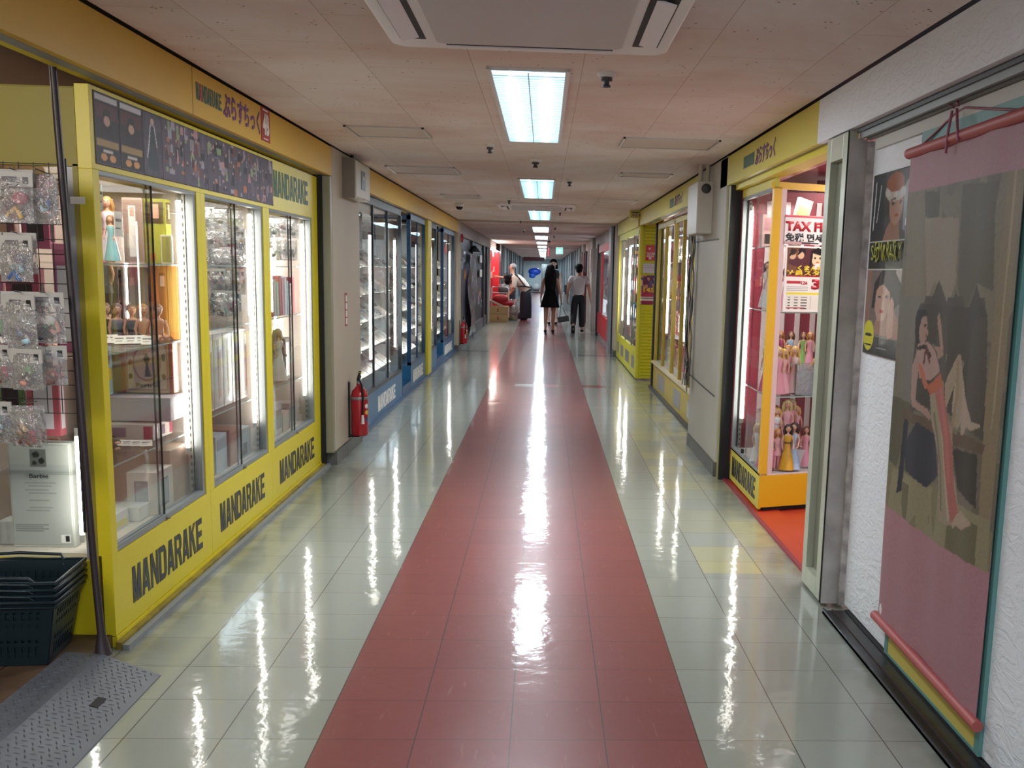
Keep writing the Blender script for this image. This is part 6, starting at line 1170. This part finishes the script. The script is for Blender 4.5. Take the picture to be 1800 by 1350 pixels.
for k in range(14):
    y = 34+k*3.0
    for s_, x in ((-1, -1.34), (1, 1.26)): b.box(min(x, x-s_*.04), max(x, x-s_*.04), y, y+.5, 0, 2.25, mat('far_column_%d' % (k % 3), ['4a5258', '8c969a', '5c6a72'][k % 3], .5))
struct(b.build('trim_21'))
# end of the corridor
t = thing('storage_rack', 'white metal rack with bags at the far end of the corridor', 'rack', (-.5, 70, 0)); b = MB()
for x in (-1.15, -.2): b.tube([(x, 70, 0), (x, 70, 2.0)], .03, W_)
for z in (.15, 1.0, 1.75): b.tube([(-1.15, 70, z), (-.2, 70, z)], .02, W_)
b.build('frame', t); MB().box(-1.15, -.2, 70, 70.5, .10, .17, BLK).build('deck', t); MB().box(-1.2, -.15, 69.8, 70.5, 0, .06, DKM).build('base', t)
t = thing('blue_bag', 'bright blue bundle on the far end rack', 'bag', (-.55, 69.95, 1.0)); MB().ball((0, 0, .38), (.42, .2, .25), PLA, '1f4fc8').ball((-.15, 0, .12), (.22, .2, .18), PLA, '2a68d8').build('bag', t, world=False)
t = thing('plastic_bag', 'greyish clear bags on the lower deck of the far end rack', 'bag', (-.45, 69.95, .17)); MB().ball((0, 0, .2), (.34, .2, .22), PLA, 'b8c4c8').ball((-.4, 0, .16), (.2, .2, .2), PLA, '5a6468').build('bag', t, world=False)
t = thing('cabinet', 'grey cabinet right of the rack at the end of the corridor', 'cabinet', (.25, 72, 0)); MB().box(-.1, .55, 71.6, 72.2, 0, 1.9, PLA, '8a9494').build('body', t); MB().box(-.04, .2, 71.59, 71.6, .1, 1.8, PLA, '9aa6a6').box(.25, .49, 71.59, 71.6, .1, 1.8, PLA, '9aa6a6').build('door', t)
t = thing('hanging_sign', 'dark red sign board above the far end of the corridor', 'sign', (-.6, 60, 2.0)); MB().box(-1.1, .1, 60, 60.1, 1.98, 2.2, PLA, '6a2c34').build('board', t); MB().tube([(-.8, 60.05, 2.2), (-.8, 60.05, 2.29)], .015, W_).build('hanger', t)
for k, (x, y) in enumerate(((.95, 40), (1.0, 44))): t = thing('folding_stand', ['pale stand by the right wall far behind the man', 'second pale stand farther along the right wall'][k], 'stand', (x, y, 0)); MB().box(x-.12, x+.12, y, y+.2, 0, .6, PLA, 'a9b4b8').box(x-.08, x+.08, y, y+.1, .6, .9, PLA, '2c3034').build('body', t)
# ================================================================ people
SK = mat('skin', 'b5856c', .55); SK2 = mat('pale_skin', 'e6cdbf', .55); HAIR = mat('black_hair', '0a090b', .75, spec=.2); HGR = mat('grey_hair', '8f8e90', .6)
def skin(name, joints, edges, m, parent, sub=2, root=None, center=None):
    keys = list(joints); idx = {k: i for i, k in enumerate(keys)}
    me = bpy.data.meshes.new(name); me.from_pydata([joints[k][:3] for k in keys], [(idx[a], idx[b_]) for a, b_ in edges], [])
    o = bpy.data.objects.new(name, me); COL.objects.link(o); o.parent = parent
    md = o.modifiers.new('skin', 'SKIN'); md.use_smooth_shade = True; md.branch_smoothing = .5
    for k in keys:
        v = me.skin_vertices[0].data[idx[k]]; r = joints[k][3:]; v.radius = (r[0], r[1] if len(r) > 1 else r[0]); v.use_root = (k == (root or keys[0]))
    s_ = o.modifiers.new('smooth', 'SUBSURF'); s_.levels = s_.render_levels = sub; me.materials.append(m); WORLD[o.name] = WORLD.get(parent.name, Vector((0, 0, 0))); return o
def hand(J, E, wrist, tip_dir, side, curl=.35):
    """five fingers rooted in the palm; tip_dir: pointing direction, side: thumb direction"""
    w_ = Vector(J[wrist][:3]); d = Vector(tip_dir).normalized(); s_ = Vector(side).normalized(); n_ = d.cross(s_).normalized()
    p = w_+d*.05; J[wrist+'_palm'] = (*p, .02, .03); E.append((wrist, wrist+'_palm'))
    for i, (off, L_) in enumerate(((.03, .065), (.01, .075), (-.01, .07), (-.03, .055))):
        a = p+d*.035+s_*off; b_ = a+(d*(1-curl*.3)+n_*curl*.5).normalized()*L_*.55; c_ = b_+(d*(1-curl)+n_*curl).normalized()*L_*.45
        for q, (pt, r) in enumerate(((a, .0105), (b_, .0092), (c_, .0075))): J['%s_f%d%d' % (wrist, i, q)] = (*pt, r)
        E += [(wrist+'_palm', '%s_f%d0' % (wrist, i)), ('%s_f%d0' % (wrist, i), '%s_f%d1' % (wrist, i)), ('%s_f%d1' % (wrist, i), '%s_f%d2' % (wrist, i))]
    a = w_+d*.03+s_*.035; b_ = a+(d*.7+s_*.6).normalized()*.035; J[wrist+'_t0'] = (*a, .012); J[wrist+'_t1'] = (*b_, .0095); E += [(wrist, wrist+'_t0'), (wrist+'_t0', wrist+'_t1')]
def head(parent, c, fwd, m, s=1.0, name='face_features'):
    """nose, eyes, mouth and ears on the head ball at c looking along fwd"""
    f = Vector(fwd).normalized(); c = Vector(c); r = Vector((0, 0, 1)).cross(f).normalized(); b = MB()
    b.ball(tuple(c+f*.098*s+Vector((0, 0, -.015))), .016*s, m, n=8, rings=6)
    for q in (-1, 1): b.ball(tuple(c+f*.083*s+r*q*.032*s+Vector((0, 0, .01))), .011*s, PLA, '1c1614', 8, 6); b.ball(tuple(c+r*q*.078*s), (.016*s, .02*s, .03*s), m, n=8, rings=6)
    b.ball(tuple(c+f*.086*s+Vector((0, 0, -.055))), (.02*s, .02*s, .007*s), PLA, '9a4a48', 8, 5)
    return b.build(name, parent, world=False)
def person(name_loc, label, rz=0): return thing('person', label, 'person', name_loc, None, rz)
# local frame: +y is the walking direction (away from camera), x right
# --- woman in black, walking away
P = person((.235, 25.3, 0), 'woman with long black hair and short black dress walking away with a handbag')
J = {'pelvis': (0, 0, .86, .12, .10), 'waist': (0, 0, 1.0, .095, .08), 'chest': (0, .0, 1.18, .115, .085), 'neck0': (0, 0, 1.32, .055), 'neck': (0, .01, 1.38, .045), 'jaw': (0, .025, 1.43, .06), 'head': (0, .015, 1.50, .083, .09), 'crown': (0, .01, 1.56, .06)}
E = [('pelvis', 'waist'), ('waist', 'chest'), ('chest', 'neck0'), ('neck0', 'neck'), ('neck', 'jaw'), ('jaw', 'head'), ('head', 'crown')]
J.update({'lhip': (-.085, 0, .80, .085), 'lknee': (-.095, .03, .46, .052), 'lcalf': (-.098, .0, .33, .05), 'lank': (-.10, -.06, .10, .03), 'lheel': (-.10, -.07, .05, .028), 'ltoe': (-.10, .08, .02, .022),
          'rhip': (.085, 0, .80, .085), 'rknee': (.085, .06, .46, .052), 'rcalf': (.083, .06, .33, .05), 'rank': (.08, .05, .09, .03), 'rheel': (.08, .03, .04, .028), 'rtoe': (.08, .18, .02, .022)})
for s_ in 'lr': E += [('pelvis', s_+'hip'), (s_+'hip', s_+'knee'), (s_+'knee', s_+'calf'), (s_+'calf', s_+'ank'), (s_+'ank', s_+'heel'), (s_+'heel', s_+'toe')]
J.update({'lsh': (-.15, 0, 1.29, .045), 'lel': (-.20, -.03, 1.03, .034), 'lwr': (-.22, .03, .80, .022), 'rsh': (.15, 0, 1.29, .045), 'rel': (.215, -.05, 1.04, .034), 'rwr': (.27, -.02, .80, .022)})
for s_ in 'lr': E += [('chest', s_+'sh'), (s_+'sh', s_+'el'), (s_+'el', s_+'wr')]
hand(J, E, 'lwr', (0, .2, -1), (.2, 1, 0), .6); hand(J, E, 'rwr', (.05, 0, -1), (0, 1, 0), .9)
skin('body', J, E, SK, P, root='pelvis'); head(P, (0, .015, 1.50), (0, 1, 0), SK)
DRS = mat('black_dress', '07080c', .85, spec=.2)
MB().lathe([(.235, .60), (.232, .61), (.205, .72), (.17, .84), (.135, .95), (.118, 1.02), (.13, 1.12), (.15, 1.22), (.155, 1.30), (.12, 1.345), (.06, 1.36)], m=DRS, n=28, sy=.78).build('dress', P, world=False)
MB().ball((0, -.012, 1.525), (.10, .105, .105), HAIR, n=16, rings=10).tube([(0, -.06, 1.54), (0, -.105, 1.40), (0, -.125, 1.2), (0, -.125, 1.02)], [.085, .105, .12, .075], HAIR, n=14).tube([(-.07, -.02, 1.5), (-.09, -.04, 1.36), (-.09, -.06, 1.2)], [.04, .05, .03], HAIR).tube([(.07, -.02, 1.5), (.09, -.04, 1.36), (.09, -.06, 1.2)], [.04, .05, .03], HAIR).build('hair', P, world=False)
for x, y in ((-.10, .0), (.08, .10)): MB().ball((x, y, .035), (.045, .115, .036), mat('black_leather', '0c0c0e', .35), n=12).build('shoe', P, world=False)
t = thing('handbag', 'small black handbag with thin straps hanging from the woman in black', 'bag', (.56, 25.25, .33))
MB().obox((0, 0, 0), (.27, .09, .14), (0, -.18, 0), mat('black_leather', '0c0c0e', .35)).build('body', t, world=False, bevel=.012)
for y in (-.03, .03): MB().tube([(-.09, y, .05), (-.075, y, .22), (-.06, y*.4, .385), (-.04, y, .3), (.07, y, .09)], .006, mat('black_leather', '0c0c0e', .35)).build('strap', t, world=False)
t = thing('phone', 'white phone in the left hand of the woman in black', 'phone', (.03, 25.33, .72)); MB().obox((0, 0, 0), (.012, .075, .15), (.1, 0, 0), WHT).build('body', t, world=False, bevel=.004)
# --- man in white tee
P = person((.92, 25.4, 0), 'man in a white t-shirt and black trousers walking away on the right')
J = {'pelvis': (0, 0, .90, .125, .10), 'waist': (0, 0, 1.02, .115, .09), 'chest': (0, 0, 1.2, .14, .10), 'neck0': (0, 0, 1.36, .06), 'neck': (0, .01, 1.42, .055), 'jaw': (0, .03, 1.47, .066), 'head': (0, .015, 1.54, .085, .095), 'crown': (0, .01, 1.60, .062)}
E = [('pelvis', 'waist'), ('waist', 'chest'), ('chest', 'neck0'), ('neck0', 'neck'), ('neck', 'jaw'), ('jaw', 'head'), ('head', 'crown')]
J.update({'lhip': (-.09, 0, .84, .09), 'lknee': (-.10, .02, .47, .058), 'lank': (-.12, -.22, .16, .036), 'lheel': (-.12, -.26, .14, .034), 'ltoe': (-.12, -.15, .03, .03), 'rhip': (.09, 0, .84, .09), 'rknee': (.09, .08, .47, .058), 'rank': (.10, .06, .10, .038), 'rheel': (.10, .03, .05, .035), 'rtoe': (.10, .20, .03, .03)})
for s_ in 'lr': E += [('pelvis', s_+'hip'), (s_+'hip', s_+'knee'), (s_+'knee', s_+'ank'), (s_+'ank', s_+'heel'), (s_+'heel', s_+'toe')]
J.update({'lsh': (-.185, 0, 1.33, .055), 'lel': (-.25, -.03, 1.05, .042), 'lwr': (-.27, .05, .82, .027), 'rsh': (.185, 0, 1.33, .055), 'rel': (.25, -.06, 1.06, .042), 'rwr': (.29, -.01, .82, .027)})
for s_ in 'lr': E += [('chest', s_+'sh'), (s_+'sh', s_+'el'), (s_+'el', s_+'wr')]
hand(J, E, 'lwr', (0, .25, -1), (.2, 1, 0), .5); hand(J, E, 'rwr', (.05, .1, -1), (0, 1, 0), .5)
skin('body', J, E, SK, P, root='pelvis'); head(P, (0, .015, 1.54), (0, 1, 0), SK)
TEE = mat('white_cotton', 'c9c0c0', .8); TRO = mat('black_trousers', '0b0c12', .75)
J2 = {'hem': (0, 0, .84, .155, .13), 'waist': (0, 0, 1.0, .16, .125), 'chest': (0, 0, 1.2, .17, .125), 'up': (0, 0, 1.33, .11, .09), 'lsh': (-.18, 0, 1.325, .078), 'lsl': (-.225, -.01, 1.15, .068), 'rsh': (.18, 0, 1.325, .078), 'rsl': (.225, -.03, 1.15, .068)}
skin('t_shirt', J2, [('hem', 'waist'), ('waist', 'chest'), ('chest', 'up'), ('chest', 'lsh'), ('lsh', 'lsl'), ('chest', 'rsh'), ('rsh', 'rsl')], TEE, P, root='chest')
J2 = {'belt': (0, 0, 1.0, .135, .115), 'hips': (0, 0, .86, .15, .125), 'lh': (-.095, 0, .76, .11), 'lk': (-.105, .01, .47, .088), 'la': (-.12, -.18, .17, .07), 'rh': (.095, 0, .76, .11), 'rk': (.095, .07, .47, .088), 'ra': (.10, .05, .12, .078)}
skin('trousers', J2, [('belt', 'hips'), ('hips', 'lh'), ('lh', 'lk'), ('lk', 'la'), ('hips', 'rh'), ('rh', 'rk'), ('rk', 'ra')], TRO, P, root='hips')
MB().ball((0, -.005, 1.565), (.098, .108, .092), HAIR, n=16, rings=10).ball((0, -.05, 1.50), (.08, .06, .07), HAIR, n=12).build('hair', P, world=False)
a_ = MB(); a_.obox((-.12, -.20, .075), (.095, .27, .055), (-.95, 0, .0), mat('dark_sole', '1c1c20', .6)); a_.build('shoe', P, world=False, bevel=.02)
MB().ball((.10, .1, .05), (.05, .14, .045), mat('black_sneaker', '1a1a1e', .5), n=12).build('shoe', P, world=False); MB().box(.052, .148, -.03, .23, 0, .022, WHT).build('sole', P, world=False, bevel=.008)
# --- woman bending over in apron (faces -x)
P = person((-.45, 31.3, 0), 'woman in white shirt and dark apron bending forward over goods on the left'); Q = {}
J = {'pelvis': (0, 0, .86, .12, .12), 'waist': (-.08, 0, 1.0, .1, .11), 'chest': (-.26, 0, 1.14, .11, .13), 'neck0': (-.39, 0, 1.2, .06), 'neck': (-.44, 0, 1.21, .05), 'head': (-.52, 0, 1.21, .09), 'crown': (-.58, 0, 1.23, .07)}
E = [('pelvis', 'waist'), ('waist', 'chest'), ('chest', 'neck0'), ('neck0', 'neck'), ('neck', 'head'), ('head', 'crown')]
J.update({'lhip': (0, -.09, .8, .09), 'lknee': (.0, -.09, .46, .06), 'lank': (.02, -.09, .09, .035), 'ltoe': (-.12, -.09, .03, .03), 'rhip': (0, .09, .8, .09), 'rknee': (.0, .09, .46, .06), 'rank': (.02, .09, .09, .035), 'rtoe': (-.12, .09, .03, .03)})
for s_ in 'lr': E += [('pelvis', s_+'hip'), (s_+'hip', s_+'knee'), (s_+'knee', s_+'ank'), (s_+'ank', s_+'toe')]
J.update({'lsh': (-.32, -.15, 1.14, .05), 'lel': (-.34, -.19, .90, .038), 'lwr': (-.47, -.15, .75, .026), 'rsh': (-.32, .15, 1.14, .05), 'rel': (-.40, .18, .90, .038), 'rwr': (-.52, .14, .74, .026)})
for s_ in 'lr': E += [('chest', s_+'sh'), (s_+'sh', s_+'el'), (s_+'el', s_+'wr')]
hand(J, E, 'lwr', (-.8, 0, -.6), (0, .3, 1), .5); hand(J, E, 'rwr', (-.8, 0, -.6), (0, .3, 1), .5); skin('body', J, E, SK, P, root='pelvis'); head(P, (-.53, 0, 1.18), (-.8, 0, -.6), SK)
MB().tube([(.03, 0, .86), (-.04, 0, .96), (-.15, 0, 1.09), (-.28, 0, 1.19), (-.38, 0, 1.22), (-.43, 0, 1.22)], [.15, .155, .165, .165, .11, .05], mat('cream_shirt', 'c9c2b6', .8), n=18).tube([(-.32, -.13, 1.16), (-.335, -.18, 1.05), (-.345, -.19, .95)], [.085, .07, .062], mat('cream_shirt', 'c9c2b6', .8), n=12).tube([(-.32, .13, 1.16), (-.36, .18, 1.05), (-.39, .18, .95)], [.085, .07, .062], mat('cream_shirt', 'c9c2b6', .8), n=12).build('shirt', P, world=False)
J2 = {'hem': (-.0, 0, .88, .16, .15), 'waist': (-.1, 0, .99, .15, .15), 'chest': (-.26, 0, 1.15, .18, .17), 'up': (-.38, 0, 1.20, .10, .11), 'lsh': (-.32, -.16, 1.13, .07), 'lsl': (-.33, -.185, .98, .062), 'rsh': (-.32, .16, 1.13, .07), 'rsl': (-.37, .175, .98, .062)}
MB().lathe([(.175, .06), (.18, .3), (.17, .6), (.16, .78), (.13, .86), (.0, .87)], m=mat('navy_apron', '121626', .75), n=20, sy=1.05).build('apron_skirt', P, world=False)
MB().tube([(.0, -.15, .98), (-.1, -.17, 1.10), (-.2, -.16, 1.24), (-.33, -.1, 1.34)], .018, mat('navy_apron', '121626', .75)).tube([(.12, 0, .96), (-.02, -.05, 1.12), (-.2, -.08, 1.28), (-.33, -.1, 1.34)], .018, mat('navy_apron', '121626', .75)).tube([(-.24, -.16, .98), (-.1, -.17, 1.0), (.1, -.13, .98), (.16, 0, .98)], .018, mat('navy_apron', '121626', .75)).build('apron_strap', P, world=False)
MB().ball((-.53, 0, 1.24), (.12, .105, .105), HAIR, n=14, rings=9).ball((-.55, -.02, 1.14), (.09, .09, .12), HAIR, n=12).build('hair', P, world=False)
for y in (-.09, .09): MB().ball((-.05, y, .035), (.12, .045, .036), BLK, n=10).build('shoe', P, world=False)
# --- grey-haired man behind her
P = person((-.88, 32.3, 0), 'grey-haired man in dark clothes reaching to the red stall, behind the bending woman')
J = {'pelvis': (0, 0, .9, .12), 'waist': (0, 0, 1.03, .11), 'chest': (0, 0, 1.2, .135), 'neck0': (0, 0, 1.36, .06), 'neck': (-.01, 0, 1.42, .052), 'jaw': (-.03, 0, 1.48, .064), 'head': (-.01, 0, 1.55, .088), 'crown': (0, 0, 1.6, .062)}
E = [('pelvis', 'waist'), ('waist', 'chest'), ('chest', 'neck0'), ('neck0', 'neck'), ('neck', 'jaw'), ('jaw', 'head'), ('head', 'crown')]
J.update({'lhip': (0, -.09, .82, .09), 'lknee': (-.02, -.09, .47, .06), 'lank': (.02, -.09, .1, .036), 'ltoe': (-.12, -.09, .03, .03), 'rhip': (0, .09, .82, .09), 'rknee': (-.02, .09, .47, .06), 'rank': (.02, .09, .1, .036), 'rtoe': (-.12, .09, .03, .03)})
for s_ in 'lr': E += [('pelvis', s_+'hip'), (s_+'hip', s_+'knee'), (s_+'knee', s_+'ank'), (s_+'ank', s_+'toe')]
J.update({'lsh': (0, -.18, 1.33, .055), 'lel': (-.22, -.2, 1.22, .042), 'lwr': (-.44, -.15, 1.24, .028), 'rsh': (0, .18, 1.33, .055), 'rel': (-.1, .22, 1.06, .042), 'rwr': (-.28, .18, .98, .028)})
for s_ in 'lr': E += [('chest', s_+'sh'), (s_+'sh', s_+'el'), (s_+'el', s_+'wr')]
hand(J, E, 'lwr', (-1, 0, .1), (0, 0, 1), .4); hand(J, E, 'rwr', (-1, 0, 0), (0, 0, 1), .4); skin('body', J, E, SK, P, root='pelvis'); head(P, (-.01, 0, 1.55), (-1, 0, 0), SK)
J2 = {'hem': (0, 0, .92, .145, .14), 'waist': (0, 0, 1.05, .14, .13), 'chest': (0, 0, 1.22, .155, .14), 'up': (0, 0, 1.34, .1, .09), 'lsh': (0, -.18, 1.33, .072), 'lsl': (-.12, -.2, 1.26, .062), 'rsh': (0, .18, 1.33, .072), 'rsl': (-.05, .21, 1.18, .062)}
skin('shirt', J2, [('hem', 'waist'), ('waist', 'chest'), ('chest', 'up'), ('chest', 'lsh'), ('lsh', 'lsl'), ('chest', 'rsh'), ('rsh', 'rsl')], mat('charcoal_shirt', '3a3c44', .8), P, root='chest')
J2 = {'belt': (0, 0, .95, .135, .13), 'hips': (0, 0, .86, .14, .13), 'lh': (0, -.09, .74, .105), 'lk': (-.02, -.09, .47, .08), 'la': (.01, -.09, .12, .07), 'rh': (0, .09, .74, .105), 'rk': (-.02, .09, .47, .08), 'ra': (.01, .09, .12, .07)}
skin('trousers', J2, [('belt', 'hips'), ('hips', 'lh'), ('lh', 'lk'), ('lk', 'la'), ('hips', 'rh'), ('rh', 'rk'), ('rk', 'ra')], mat('grey_trousers', '1c1c22', .8), P, root='hips')
MB().ball((.02, 0, 1.575), (.10, .092, .085), HGR, n=14, rings=9).build('hair', P, world=False)
for y in (-.09, .09): MB().ball((-.05, y, .035), (.12, .045, .036), BLK, n=10).build('shoe', P, world=False)
t = thing('shoulder_bag', 'dark grey bag hanging between the grey-haired man and the bending woman', 'bag', (-1.10, 31.8, .85)); MB().ball((0, 0, 0), (.2, .12, .2), PLA, '3c444c').build('body', t, world=False); MB().tube([(-.08, 0, .16), (0, .1, .5), (.1, .2, .52)], .015, BLK).build('strap', t, world=False)
# --- woman farther off, facing the camera
P = person((.335, 29.2, 0), 'dark-haired woman facing the camera, mostly hidden behind the woman in black')
J = {'pelvis': (0, 0, .9, .12), 'waist': (0, 0, 1.03, .1), 'chest': (0, 0, 1.2, .12), 'neck0': (0, 0, 1.36, .055), 'neck': (0, 0, 1.42, .045), 'jaw': (0, -.02, 1.48, .06), 'head': (0, -.01, 1.55, .083), 'crown': (0, 0, 1.6, .06)}
E = [('pelvis', 'waist'), ('waist', 'chest'), ('chest', 'neck0'), ('neck0', 'neck'), ('neck', 'jaw'), ('jaw', 'head'), ('head', 'crown')]
J.update({'lhip': (-.09, 0, .82, .085), 'lknee': (-.09, -.03, .47, .055), 'lank': (-.09, .02, .1, .034), 'ltoe': (-.09, -.12, .03, .028), 'rhip': (.09, 0, .82, .085), 'rknee': (.09, .04, .47, .055), 'rank': (.09, .08, .1, .034), 'rtoe': (.09, -.05, .03, .028)})
for s_ in 'lr': E += [('pelvis', s_+'hip'), (s_+'hip', s_+'knee'), (s_+'knee', s_+'ank'), (s_+'ank', s_+'toe')]
J.update({'lsh': (-.16, 0, 1.33, .045), 'lel': (-.2, .02, 1.07, .035), 'lwr': (-.2, -.03, .83, .024), 'rsh': (.16, 0, 1.33, .045), 'rel': (.2, .02, 1.07, .035), 'rwr': (.2, -.03, .83, .024)})
for s_ in 'lr': E += [('chest', s_+'sh'), (s_+'sh', s_+'el'), (s_+'el', s_+'wr')]
hand(J, E, 'lwr', (0, -.1, -1), (.3, -1, 0), .4); hand(J, E, 'rwr', (0, -.1, -1), (-.3, -1, 0), .4); skin('body', J, E, SK2, P, root='pelvis'); head(P, (0, -.01, 1.55), (0, -1, 0), SK2)
MB().lathe([(.15, .5), (.155, .8), (.14, .95), (.12, 1.03), (.15, 1.2), (.17, 1.3), (.13, 1.38), (.06, 1.4)], m=mat('dark_grey_dress', '3a3438', .75), n=22, sy=.75).build('dress', P, world=False)
MB().ball((0, .045, 1.58), (.098, .085, .10), HAIR, n=14, rings=9).tube([(-.075, .03, 1.58), (-.085, .01, 1.42)], [.03, .035], HAIR).tube([(.075, .02, 1.58), (.085, .01, 1.42)], [.03, .035], HAIR).build('hair', P, world=False)
P.scale = (1.07, 1.07, 1.07)
for x, y in ((-.09, -.05), (.09, .02)): MB().ball((x, y, .035), (.045, .11, .036), BLK, n=10).build('shoe', P, world=False)
